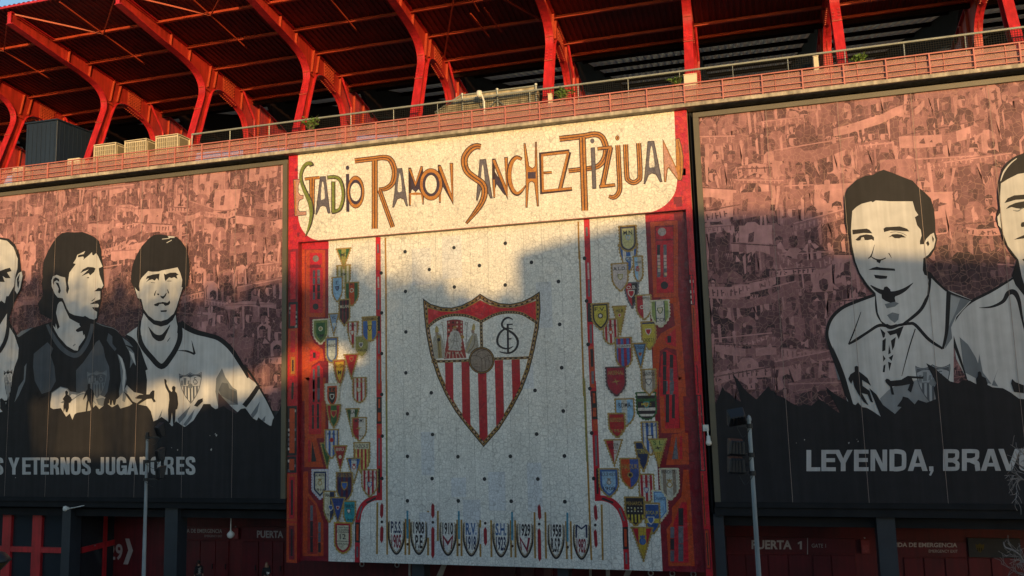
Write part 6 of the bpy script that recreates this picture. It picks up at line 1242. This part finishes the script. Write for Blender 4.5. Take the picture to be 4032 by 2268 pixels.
A.stroke([(460, 732), (445, 790), (428, 835), (402, 856)], [3, 8, 12, 6], NV, l+11, F3); A.stroke([(428, 838), (470, 862), (515, 868), (562, 850)], [8, 11, 12, 8], NV, l+11, F3); A.stroke([(582, 808), (592, 815), (612, 852)], [3, 9, 3], NV, l+11, F3); A.stroke([(600, 625), (650, 618), (710, 632), (745, 652)], 4, NV, l+11, F3)
A.build('portrait', PRP, BBR)
# portrait at the right edge, half outside the photograph
A = Art(-.112, .0013); l = 0
A.poly([(2490, 175), (2330, 280), (2180, 345), (2080, 445), (2020, 560), (2040, 640), (2060, 800), (2140, 950), (2300, 1100), (3100, 1120), (3200, 600), (3000, 380), (2800, 330), (2700, 100)], PL, l, BR)
A.poly([(2085, 632), (2150, 690), (2210, 790), (2240, 870), (2236, 960), (2120, 900), (2100, 740)], SG2, l+1, BR); A.poly([(2235, 760), (2262, 900), (2330, 990), (2210, 970)], SG2, l+1, BR); A.poly([(2380, 870), (2350, 960), (2380, 1010), (2330, 1000)], SG2, l+1, BR)
A.stroke([(2500, 180), (2330, 282), (2175, 362), (2085, 445), (2022, 560), (2040, 660), (2085, 790), (2140, 950)], [14, 20, 22, 24, 22, 24, 20, 8], NV, l+2, BR)
A.stroke([(2235, 410), (2330, 402), (2415, 362), (2455, 300), (2500, 292), (2535, 350), (2560, 480), (2590, 620)], [3, 16, 26, 36, 40, 30, 18, 8], NV, l+2, BR)
A.poly([(655, 505), (645, 420), (655, 300), (680, 205), (720, 150), (780, 108), (880, 70), (1150, 60), (1330, 200), (1400, 420), (1380, 620), (1330, 660), (1250, 900), (1150, 1150), (900, 1220), (846, 1182), (780, 1100), (752, 1032), (790, 905), (735, 840), (685, 745), (655, 650), (632, 590)], NV, l+5, F4)
A.poly([(880, 232), (800, 245), (720, 285), (668, 318), (662, 420), (664, 560), (682, 700), (722, 800), (802, 905), (830, 1040), (870, 1170), (1000, 1180), (1120, 1120), (1230, 880), (1300, 640), (1290, 400), (1180, 260), (1000, 225)], PL, l+6, F4)
A.poly([(662, 545), (640, 575), (648, 640), (672, 668), (664, 600)], PL, l+6.5, F4); A.stroke([(665, 300), (690, 230), (740, 165), (790, 125)], [6, 12, 10, 6], PL, l+6.5, F4)
for p in ([(694, 470), (720, 432), (770, 410), (846, 404), (930, 410), (960, 450), (846, 440), (780, 445)], [(705, 516), (730, 490), (780, 468), (846, 455), (900, 470), (880, 490), (830, 515), (790, 510), (750, 500)], [(820, 640), (826, 620), (846, 614), (880, 650), (826, 655)], [(768, 752), (800, 735), (846, 716), (940, 730), (1000, 750), (846, 742)], [(830, 905), (846, 898), (940, 905), (930, 925), (846, 918)], [(1050, 420), (1180, 410), (1220, 450), (1060, 445)], [(1080, 490), (1160, 470), (1190, 500), (1100, 515)]): A.poly(p, NV, l+7, F4)
A.stroke([(760, 525), (800, 530), (835, 505)], [3, 10, 4], SG2, l+7, F4)
A.build('portrait', PRP, BBR)
A = Art(-.145, .001)
for p in ([(1286, 858), (1300, 851), (1318, 858), (1320, 895), (1345, 912), (1385, 945), (1412, 1005), (1385, 985), (1342, 958), (1348, 1005), (1400, 1042), (1426, 1130), (1408, 1125), (1385, 1070), (1340, 1058), (1392, 1152), (1358, 1130), (1310, 1060), (1284, 1010), (1272, 960), (1260, 990), (1238, 950), (1255, 915), (1288, 895)], [(1518, 962), (1530, 948), (1550, 955), (1560, 966), (1640, 958), (1690, 928), (1800, 935), (1812, 925), (1808, 950), (1722, 946), (1738, 980), (1716, 1056), (1690, 1035), (1708, 990), (1650, 1002), (1572, 1008), (1588, 1072), (1568, 1070), (1556, 1010), (1525, 980)], [(2225, 900), (2240, 893), (2252, 905), (2255, 930), (2285, 945), (2300, 990), (2290, 1010), (2215, 1000), (2210, 950), (2225, 930)], [(2478, 985), (2485, 950), (2510, 975), (2576, 1000), (2576, 1060), (2500, 1050)]): A = Art(-.145, .001); A.poly(p, NV, 0, BR); A.build('player_silhouette', PRP, BBR)
for word_ in ([('L', 897, 1000), ('E', 1008, 1115), ('Y', 1100, 1240), ('E', 1250, 1358), ('N', 1372, 1497), ('D', 1514, 1640), ('A', 1650, 1798)], [('B', 1912, 2037), ('R', 2052, 2186), ('A', 2192, 2342), ('V', 2322, 2486), ('U', 2478, 2610)]):
    A = Art(-.150, .001, 1, 0)
    for ch, x0, x1 in word_: bold(A, ch, x0, x1, 513-(x0-893)*.006, 670.5-(x0-893)*.0025, .225, (.42, .41, .41), C8)
    if len(word_) == 7: A.poly([(1808, 635), (1840, 635), (1841, 668), (1822, 704), (1808, 700), (1820, 671), (1810, 669)], (.42, .41, .41), 0, C8)
    A.build('lettering', PRP, BBR)
def chips(bb, cr, pts):
    for k, (x, y) in enumerate(pts):
        A = Art(-.151, .001); q = 3+k % 3*2; A.poly([(x, y), (x+q, y-q*.6), (x+q*1.4, y+q*.5), (x+q*.6, y+q*1.9), (x-q*.3, y+q*.9)], (.36, .34, .32), 0, cr); A.build('paint_chip', PRP, bb)
chips(BBL, C7, [(1378, 524), (1412, 512), (1418, 520), (1126, 604), (1164, 617), (1384, 614), (100, 800)])
chips(BBR, C8, [(820, 459), (880, 434), (1208, 456), (1270, 432), (1278, 446)])
sx = [PY(x, 1977)[0] for x in (3121, 3421, 3731)]
seams(BBR, sx+[sx[2]+(sx[2]-sx[1])*k for k in (1, 2, 3, 4, 5)])
# ================================================================ CAMERAS AND LAMPS ON THE FACADE
x, z = PY(*C8((150, 360)), -.05)
t = thing('wall_camera', (x, 0, z), 'white security camera on the black strip right of the mosaic', 'security camera')
m = MB(); m.box(x-.16, x+.16, -.12, .0, z-.1, z+.26); m.build('bracket', M_WHITE, t, bevel=.02)
m = MB(); m.tube([(x+.05, -.1, z+.1), (x+.1, -.4, z-.05), (x+.12, -.45, z-.35)], .05, 8); m.build('arm', M_WHITE, t)
m = MB(); m.lathe([(.02, .28), (.10, .24), (.12, .0), (.16, -.08), (.16, -.18), (.09, -.27), (.01, -.29)], (x+.13, -.45, z-.58), 12); m.build('housing', M_WHITE, t, smooth=True)
x, z = PY(*G1((570, 228)), -.6)
t = thing('wall_camera', (x+.6, 0, z), 'white security camera on a thin arm below the left billboard', 'security camera')
m = MB(); m.tube([(x+1.1, -.1, z+.15), (x+.6, -.4, z+.05), (x+.15, -.6, z)], .03, 6); m.build('arm', M_WHITE, t)
m = MB(); m.lathe([(.01, .18), (.12, .15), (.15, .0), (.13, -.12), (.02, -.18)], (x, -.6, z), 10); m.box(x, x+.25, -.68, -.52, z-.06, z+.1); m.build('housing', M_WHITE, t)
x, z = PY(*G1((2017, 455)), 1.5)
t = thing('hanging_lamp', (x, 1.5, z), 'white globe lamp hanging on a thin rod under the left billboard', 'lamp')
m = MB(); m.tube([(x, 1.5, z+.1), (x, 1.5, 5.1)], .035, 8); m.build('rod', M_WHITE, t)
m = MB(); m.lathe([(.03, .28), (.09, .22), (.22, .1), (.25, -.02), (.2, -.16), (.08, -.24), (.01, -.25)], (x, 1.5, z), 14); m.build('globe', M_WHITE, t, smooth=True)
for cr, p, lab in ((G1, (2255, 265), 'grey ceiling lamp above the gate sign left of the mosaic'), (G4, (935, 205), 'grey ceiling lamp above the PUERTA 1 gate sign')):
    x, z = PY(*cr(p), 3.2); z = 4.85
    t = thing('soffit_lamp', (x, 3.2, z), lab, 'lamp')
    m = MB(); m.box(x-.55, x+.55, 3.05, 3.35, z+.05, z+.2); m.build('body', M_BLACK, t); m = MB(); m.box(x-.5, x+.5, 3.08, 3.32, z-.02, z+.045); m.build('diffuser', M_LETTER, t, bevel=.03)
# ================================================================ FLOODLIGHT POLES IN FRONT OF THE STADIUM
def flood_pole(cr, tp, bp, Y, r0, r1, heads, side, label, domed):
    xt, zt = PY(*cr(tp), Y); 
    t = thing('floodlight_pole', (xt, Y, 0), label, 'lamp post', 'floodlight poles')
    m = MB(); m.tube([(xt, Y, 0), (xt, Y, zt*.45), (xt, Y, zt)], [r0, (r0+r1)/2, r1], 14); m.build('pole', M_POLE, t, smooth=False)
    m = MB()
    if domed: m.lathe([(r1*1.25, 0), (r1*1.25, .06), (r1*.9, .16), (.01, .22)], (xt, Y, zt+.001), 12)
    else: m.lathe([(r1*1.1, -.25), (r1*1.35, -.24), (r1*1.35, .06), (.01, .08)], (xt, Y, zt), 12)
    m.build('cap', M_POLE if domed else M_BLACK, t)
    for (pa, ph, w, h, tilt, solid) in heads:
        xa, za = PY(*cr(pa), Y); xh, zh = PY(*cr(ph), Y-.1)
        m = MB(); m.bar((xt, Y-.02, za), (xa, Y-.05, za+.01), .09, .09); m.lathe([(r0*1.15, -.09), (r0*1.15, .09)], (xt, Y, za), 12); m.build('bracket', M_BLACK, t)
        bm_ = MB(); c = Vector((xh, Y-.15, zh)); rot = Matrix.Rotation(R(tilt), 3, 'X') @ Matrix.Rotation(R(18*side), 3, 'Z')
        bx = [(-w/2, .16, -h/2), (w/2, .16, -h/2), (w/2, -.08, -h*.5), (-w/2, -.08, -h*.5), (-w/2*.92, .2, h/2), (w/2*.92, .2, h/2), (w/2*.8, -.22, h*.22), (-w/2*.8, -.22, h*.22)]
        bm_.add([c+rot@Vector(p) for p in bx], [(0, 3, 2, 1), (4, 5, 6, 7), (0, 1, 5, 4), (1, 2, 6, 5), (2, 3, 7, 6), (3, 0, 4, 7)])
        hd = bm_.build('floodlight', M_BLACK, t, bevel=.03)
        g = MB(); gx = [(-w*.44, .17, -h*.42), (w*.44, .17, -h*.42), (w*.40, .205, h*.42), (-w*.40, .205, h*.42)]; g.add([c+rot@(Vector(p)+Vector((0, .012, 0))) for p in gx], [(0, 1, 2, 3)]); g.build('glass', M_GLASS, hd)
        for k in range(4):
            fb = MB(); q0 = c+rot@Vector((w*(-.3+.2*k), -.085, -h*.45)); q1 = c+rot@Vector((w*(-.26+.17*k), -.235, h*.2)); fb.bar(q0, q1, .03, .07); fb.build('cooling_fin', M_BLACK, hd)
        y_ = MB()
        for s in (-1, 1): y_.bar(c+rot@Vector((s*w*.3, .05, -h*.48)), (xa+s*w*.22, Y-.06, za+.04), .05, .05)
        y_.build('yoke', M_BLACK, t)
        cb = MB(); cb.tube(smooth([(xa, Y-.05, za), (xa*.6+xt*.4, Y-.05, za-.42), (xt*.75+xa*.25, Y-.05, za-.3), (xt, Y-.1, za-.12)], 4), .014, 5); cb.build('cable', M_BLACK, t)
PLC = crop(520, 1640, .22075); PRC_ = crop(2850, 1580, .22075)
flood_pole(PLC, (275, 300), None, -5, .13, .075, [((512, 370), (505, 232), .55, .85, 10, 1), ((500, 798), (510, 665), .55, .82, -4, 1), ((480, 1120), (510, 985), .55, .82, -14, 1)], -1, 'slim grey floodlight pole in front of the left billboard', False)
flood_pole(PRC_, (450, 345), None, -14, .11, .078, [((225, 442), (230, 290), .72, .66, 28, 1), ((250, 955), (225, 800), .66, .70, -16, 1), ((255, 1280), (225, 1120), .66, .70, -16, 1)], 1, 'stout grey floodlight pole in front of the right billboard', True)
# street lantern whose head reaches into the lower left corner
x, z = PY(-12, 2198, -30)
t = thing('street_lantern', (x, -30, 0), 'dark bell shaped street lantern cut off at the lower left corner', 'street lamp')
m = MB(); m.tube([(x, -30, 0), (x, -30, z-.32)], .06, 10); m.build('pole', M_POLE, t)
m = MB(); m.lathe([(.02, .17), (.1, .165), (.18, .13), (.27, .04), (.345, -.06), (.33, -.085)], (x, -30, z), 24); m.build('cap', M_BLACK, t, smooth=True)
m = MB(); m.lathe([(.31, -.086), (.24, -.17), (.12, -.30), (.06, -.33)], (x, -30, z), 24); m.build('bowl', mat('amber_bowl', (.10, .07, .03), .25, .2, 3), t, smooth=True)
# ================================================================ BARE TREE AT THE LOWER RIGHT CORNER
Yt = -25
t = thing('bare_tree', (PY(4230, 2200, Yt)[0], Yt, 0), 'leafless grey tree reaching in at the lower right corner', 'tree')
def pt(p, dy=0): a = PY(p[0], p[1], Yt+dy); return (a[0], Yt+dy, a[1])
tr0 = (PY(4230, 2200, Yt)[0], Yt, 0)
m = MB(); m.tube([tr0, (tr0[0]-.05, Yt, 4), (tr0[0]+.05, Yt+.1, 8), (tr0[0]-.1, Yt, 11.5), pt((4190, 1900)), pt((4180, 1700))], [.24, .2, .17, .13, .10, .05], 10); m.build('trunk', M_TWIG, t)
rr = random.Random(6)
def branch(m, pts, r, depth):
    P = smooth(pts, 4); n = len(P); m.tube(P, [max(.006, r*(1-.8*i/(n-1))) for i in range(n)], 5)
    if depth <= 0: return
    for k in range(2+depth):
        i = rr.randrange(n//4, n-1); p = Vector(P[i]); d = (Vector(P[i+1])-p).normalized()
        d = (d+Vector((rr.uniform(-.9, .9), rr.uniform(-.6, .6), rr.uniform(-.8, .9)))).normalized(); Lb = rr.uniform(.16, .42)*(.5+.3*depth)
        q = [p, p+d*Lb*.5+Vector((0, 0, rr.uniform(-.05, .08))), p+d*Lb+Vector((rr.uniform(-.1, .1), 0, rr.uniform(-.12, .12)))]
        branch(m, [tuple(a) for a in q], r*.4*(1-.5*i/n), depth-1)
C9 = crop(3700, 1700, .392)
for pts, r in (([(1330, 1500), (1000, 1400), (847, 1305), (800, 1240), (735, 1190), (660, 1160), (642, 1108)], .05), ([(1280, 1250), (1000, 1330), (860, 1290), (800, 1290), (705, 1285)], .03), ([(1250, 900), (1000, 560), (880, 400), (780, 320), (722, 282)], .035), ([(1250, 700), (1000, 380), (860, 240), (800, 172)], .03), ([(1250, 800), (1000, 560), (850, 485), (790, 440), (715, 400)], .03), ([(1260, 900), (1000, 560), (830, 480), (770, 545), (795, 632)], .025), ([(1300, 1500), (1000, 1480), (850, 1445), (780, 1410), (745, 1362)], .03)):
    m = MB(); branch(m, [pt(C9(p), .15*math.sin(i)) for i, p in enumerate(pts)], r, 2); m.build('branch', M_TWIG, t)
# ================================================================ PEOPLE WALKING PAST THE GATES
def skinned(name, verts, edges, radii, mt, parent, sub=2):
    me = bpy.data.meshes.new(name); me.from_pydata(verts, edges, []); o = bpy.data.objects.new(name, me); COL.objects.link(o)
    sk = o.modifiers.new('s', 'SKIN'); sk.use_smooth_shade = True; o.modifiers.new('u', 'SUBSURF').levels = sub
    for v, r in zip(me.skin_vertices[0].data, radii): v.radius = r if isinstance(r, tuple) else (r, r)
    me.skin_vertices[0].data[0].use_root = True
    bpy.context.view_layer.update()
    ev = bpy.data.meshes.new_from_object(o.evaluated_get(bpy.context.evaluated_depsgraph_get())); bpy.data.objects.remove(o)
    ev.materials.clear(); return ob(name, ev, parent, mt)
def chain(*parts_):
    V = []; E_ = []; Rr = []
    for p in parts_:
        prev = p[0]
        for (co, r) in p[1]:
            V.append(co); Rr.append(r)
            if prev is not None: E_.append((prev, len(V)-1))
            prev = len(V)-1
    return V, E_, Rr
def person(loc, yaw, label, hair, long_hair, carry, prn):
    t = thing('person', (0, 0, 0), label, 'person', 'people passing the gates')
    V = []; E_ = []; Rr = []
    def add(co, r, prev): V.append(co); Rr.append(r); (E_.append((prev, len(V)-1)) if prev is not None else None); return len(V)-1
    pel = add((0, 0, .95), (.15, .11), None); sp = add((0, .01, 1.15), (.14, .10), pel); ch = add((0, 0, 1.36), (.17, .11), sp); nk = add((0, -.01, 1.5), .06, ch)
    n2 = add((0, -.03, 1.57), .055, nk); jaw = add((0, -.06, 1.63), (.062, .07), n2); hd = add((0, -.04, 1.71), (.078, .095), jaw); tp = add((0, -.03, 1.79), (.06, .075), hd)
    add((0, -.155, 1.665), .014, jaw)
    for s in (-1, 1):
        hp = add((s*.09, 0, .88), .085, pel); kn = add((s*.10, -.12*s, .49), .058, hp); an = add((s*.10, .10*s-.02, .10), .04, kn); toe = add((s*.11, .10*s-.17, .04), .035, an)
        sh = add((s*.19, 0, 1.42), .062, ch)
        if carry and s == 1: el = add((s*.25, -.06, 1.14), .045, sh); wr = add((s*.17, -.28, 1.17), .032, el); f = Vector((-.05*s, -.09, .01))
        else: el = add((s*.26, .04*s, 1.13), .045, sh); wr = add((s*.27, -.05*s, .88), .032, el); f = Vector((0, -.03*s, -.10))
        pm = add(tuple(Vector(V[wr])+f*.7), (.036, .02), wr)
        for k in range(4):
            o_ = Vector((.012, 0, .012))*(k-1.5) if carry and s == 1 else Vector((0, .018, 0))*(k-1.5)
            a = add(tuple(Vector(V[pm])+f*.35+o_), .011, pm); b = add(tuple(Vector(V[a])+f*(.30+.05*(k % 3))+Vector((-.012*s, 0, 0))), .009, a); add(tuple(Vector(V[b])+f*.22+Vector((-.02*s, 0, 0))), .007, b)
        add(tuple(Vector(V[pm])+f*.2+Vector((0, -.04, .01))), .011, pm)
    skinned('body', V, E_, Rr, M_SKIN, t)
    V = [(0, 0, .90), (0, .01, 1.15), (0, 0, 1.36), (0, 0, 1.5)]; E_ = [(0, 1), (1, 2), (2, 3)]; Rr = [(.19, .15), (.18, .14), (.20, .145), (.085, .08)]
    for s in (-1, 1):
        b = len(V); V += [(s*.20, 0, 1.42)]; E_.append((2, b)); Rr.append(.085)
        if carry and s == 1: V += [(s*.25, -.06, 1.14), (s*.18, -.25, 1.165)]
        else: V += [(s*.26, .04*s, 1.13), (s*.27, -.04*s, .92)]
        E_ += [(b, b+1), (b+1, b+2)]; Rr += [.065, .05]
    skinned('jacket', V, E_, Rr, M_COAT, t)
    V = [(0, 0, .95)]; E_ = []; Rr = [(.17, .13)]
    for s in (-1, 1):
        b = len(V); V += [(s*.09, 0, .87), (s*.10, -.12*s, .49), (s*.10, .10*s-.02, .13)]; E_ += [(0, b), (b, b+1), (b+1, b+2)]; Rr += [.10, .072, .06]
    skinned('trousers', V, E_, Rr, M_JEAN, t)
    V = [(0, .0, 1.74), (0, -.04, 1.80), (0, -.10, 1.79), (0, .05, 1.70), (0, .06, 1.60)]; E_ = [(0, 1), (1, 2), (0, 3), (3, 4)]; Rr = [(.09, .085), (.085, .08), (.06, .03), (.075, .05), (.055, .03)]
    if long_hair:
        V += [(.07, .02, 1.62), (.09, .0, 1.50), (.09, -.03, 1.40), (-.07, .02, 1.62), (-.09, .0, 1.50), (-.09, -.03, 1.40)]; E_ += [(0, 5), (5, 6), (6, 7), (0, 8), (8, 9), (9, 10)]; Rr += [.045, .04, .02]*2
    skinned('hair', V, E_, Rr, hair, t)
    for s in (-1, 1):
        V = [(s*.10, .10*s+.02, .06), (s*.105, .10*s-.10, .05), (s*.11, .10*s-.20, .04)]; skinned('shoe', V, [(0, 1), (1, 2)], [.055, .055, .045], M_BLACK, t)
    if prn:
        m = MB()
        for k in range(5):
            zz = 1.34-.075*k
            m.tube(smooth([(-.10+.03*(k % 2), .165, zz), (-.02, .178, zz+.04), (.02, .178, zz-.03), (.10-.02*(k % 2), .165, zz+.02)], 4), .013, 5)
        m.build('print', M_WHITE, t)
    t.location = loc; t.rotation_euler = (0, 0, yaw)
    for c in t.children: c.matrix_parent_inverse = Matrix.Identity(4)
    return t
x, z = PY(783, 2214, 3.0); person((x, 3.0, 0), R(-125), 'person in a black jacket with a white print on the back walking left', M_HAIRD, False, False, True)
x, z = PY(1050, 2214, 3.2)
pw = person((x, 3.2, 0), R(25), 'person with long fair hair in a dark coat near the mosaic left edge', M_HAIRB, True, True, False)
bagp = Matrix.Rotation(R(25), 4, 'Z')@Vector((.13, -.36, 1.2))
tg = thing('paper', (x+bagp.x, 3.2+bagp.y, 1.15), 'small white crumpled paper in the hand of the fair haired person', 'paper')
m = MB(); q = Vector((x, 3.2, 0))+bagp
m.add([q+Vector(p) for p in ((-.1, 0, -.08), (.0, -.03, -.1), (.1, 0, -.06), (.12, -.02, .06), (.02, .02, .03), (-.08, -.02, .08))], [(0, 1, 4, 5), (1, 2, 3, 4)]); m.build('sheet', M_WHITE, tg)
# ================================================================ ACROSS THE STREET, BEHIND THE VIEWPOINT: what throws the shadows
TANP = math.tan(PHI); TANE = math.tan(ELEV)/cos(PHI)
def cast(px, py, d):
    X, Z = PY(px, py); return (X+d*TANP, -d, Z+d*TANE)
def building(name, corners, depth, label, n):
    """corners: facade pixels of the shadow's top edge, each with its distance"""
    P = [cast(*c) for c in corners]
    m = MB()
    t = thing(name, (P[0][0], P[0][1], 0), label, 'building')
    m.prism([(P[0][0], P[0][1], 0)]+P+[(P[-1][0], P[-1][1], 0)], (depth*TANP, -depth, 0)); m.build('wall', M_BUILD, t)
    xa, xb = P[0][0], P[-1][0]; zt = min(p[2] for p in P)
    for i in range(n):
        for j in range(int((zt-2)/3.4)):
            u = xa+(xb-xa)*(i+.5)/n; y = P[0][1]+(P[-1][1]-P[0][1])*(i+.5)/n
            q = MB(); q.box(u-.7, u+.7, y-.05, y+.06, 1.4+j*3.4, 3.0+j*3.4); w_ = q.build('window', M_GLASS, t)
    return t
building('corner_building', [(2035, 1010, 100), (2050, 985, 100), (2310, 915, 100), (2560, 862, 100), (2740, 832, 100), (3215, 830, 100), (3252, 850, 100), (3256, 960, 100)], 16, 'tall pale rendered building across the street, highest at its centre', 6)
building('long_building', [(3256, 985, 96), (3420, 1000, 96), (3700, 1012, 96), (4032, 1020, 96), (4500, 1020, 96)], 14, 'long pale rendered building across the street on the right', 5)
building('low_building', [(590, 1800, 105), (600, 1640, 105), (820, 1590, 105), (1010, 1545, 105), (1140, 1500, 105), (1300, 1440, 105), (1500, 1400, 105), (2060, 1260, 105)], 14, 'low pale rendered building across the street with a sloping roof', 5)
building('low_building', [(-1400, 1500, 105), (100, 1500, 105), (128, 1560, 105), (130, 1790, 105), (240, 1800, 105), (590, 1800, 105)], 14, 'low pale rendered building across the street on the far left', 4)
rr = random.Random(12)
ups = [(-600, 900), (0, 985), (200, 1060), (480, 1110), (760, 1130), (900, 1070), (1080, 1085), (1140, 1070), (1300, 1045), (1490, 1020), (1560, 1060), (1650, 1060), (1740, 1075), (1800, 1120), (1900, 1140), (2060, 1140)]
los = [(-600, 1500), (0, 1520), (126, 1560), (420, 1545), (600, 1500), (1010, 1440), (1120, 1380), (1160, 1345), (1370, 1335), (1480, 1420), (2060, 1420)]
def itp(tab, x):
    if x <= tab[0][0]: return tab[0][1]
    for (a, b), (c, d) in zip(tab[:-1], tab[1:]):
        if a <= x <= c: return b+(d-b)*(x-a)/(c-a)
    return tab[-1][1]
labs = ['first', 'second', 'third', 'fourth', 'fifth', 'sixth', 'seventh', 'eighth', 'ninth']
for k in range(9):
    cx = -420+k*300; d = 84+(k % 3)*3
    b = cast(cx, (itp(ups, cx)+itp(los, cx))/2, d)
    t = thing('street_tree', (b[0], -d, 0), 'leafy street tree behind the viewpoint, %s from the left' % labs[k], 'tree', 'trees across the street')
    m = MB(); m.tube([(b[0], -d, 0), (b[0]+.2, -d, b[2]*.45), (b[0]-.1, -d, b[2]-.5)], [.3, .22, .12], 9)
    for j in range(6):
        a = j*1.05; m.tube([(b[0], -d, b[2]*.5+j*.5), (b[0]+cos(a)*2.2, -d+sin(a)*2, b[2]+.3+.3*j)], [.1, .03], 6)
    m.build('trunk', M_BARK, t)
    m = MB()
    for j in range(2600):
        px = cx+rr.gauss(0, 95); u = rr.random()**.72; lo = itp(los, px); hi = itp(ups, px)+48*abs(math.sin(px*.021+k))+30*math.sin(px*.075)+12*math.sin(px*.19)
        if px > 2080: continue
        py = hi+(lo-hi)*u**.9+rr.gauss(0, 16)-(rr.random() < .09)*rr.uniform(0, 95)*abs(math.sin(px*.045+k)); p = Vector(cast(px, py, d+rr.uniform(-2.6, 2.6)))
        n = Vector((rr.gauss(0, 1), rr.gauss(0, 1), rr.gauss(0, 1))).normalized(); a = n.orthogonal().normalized(); c = n.cross(a); L_ = rr.uniform(.22, .42)
        m.add([p-a*L_, p-c*L_*.55, p+a*L_, p+c*L_*.55], [(0, 1, 2, 3)])
    m.build('crown', M_LEAF, t)

# the terrace the photograph was taken from
t = thing('terrace_building', (0, -60, 0), 'broad paved terrace building under the viewpoint', 'building')
m = MB(); m.box(-75, 45, -74, -46.2, 0, 10.9); m.build('wall', M_BUILD, t)
m = MB(); m.box(-75.2, 45.2, -74.2, -46, 10.902, 11.1); m.build('deck', M_CONC, t)

for cr, (x0, x1, y0, y1), lab in ((C8, (1298, 1372, 1180, 1285), 'small red notice box on the wall right of the GATE 1 sign'), (G1, (2032, 2082, 398, 494), 'small red notice box behind the hanging globe lamp')):
    (xa, za), (xb, zb) = PY(*cr((x0, y0)), 4.3), PY(*cr((x1, y1)), 4.3)
    t = thing('notice_box', ((xa+xb)/2, 4.4, zb), lab, 'notice box')
    m = MB(); m.box(xa, xb, 4.3, 4.44, zb, za); m.build('case', mat('notice_red', (.20, .02, .022), .5, .2, 3), t, bevel=.015)
    m = MB(); m.box(xa+.06, xb-.06, 4.292, 4.299, zb+.08, za-.3); m.build('sheet', mat('notice_sheet', (.24, .04, .04), .6, .3, 6), t)
    m = MB(); m.tube([((xa+xb)/2, 4.38, za+.1), ((xa+xb)/2, 4.3, za+.1)], .045, 8); m.build('lamp', M_LETTER, t)
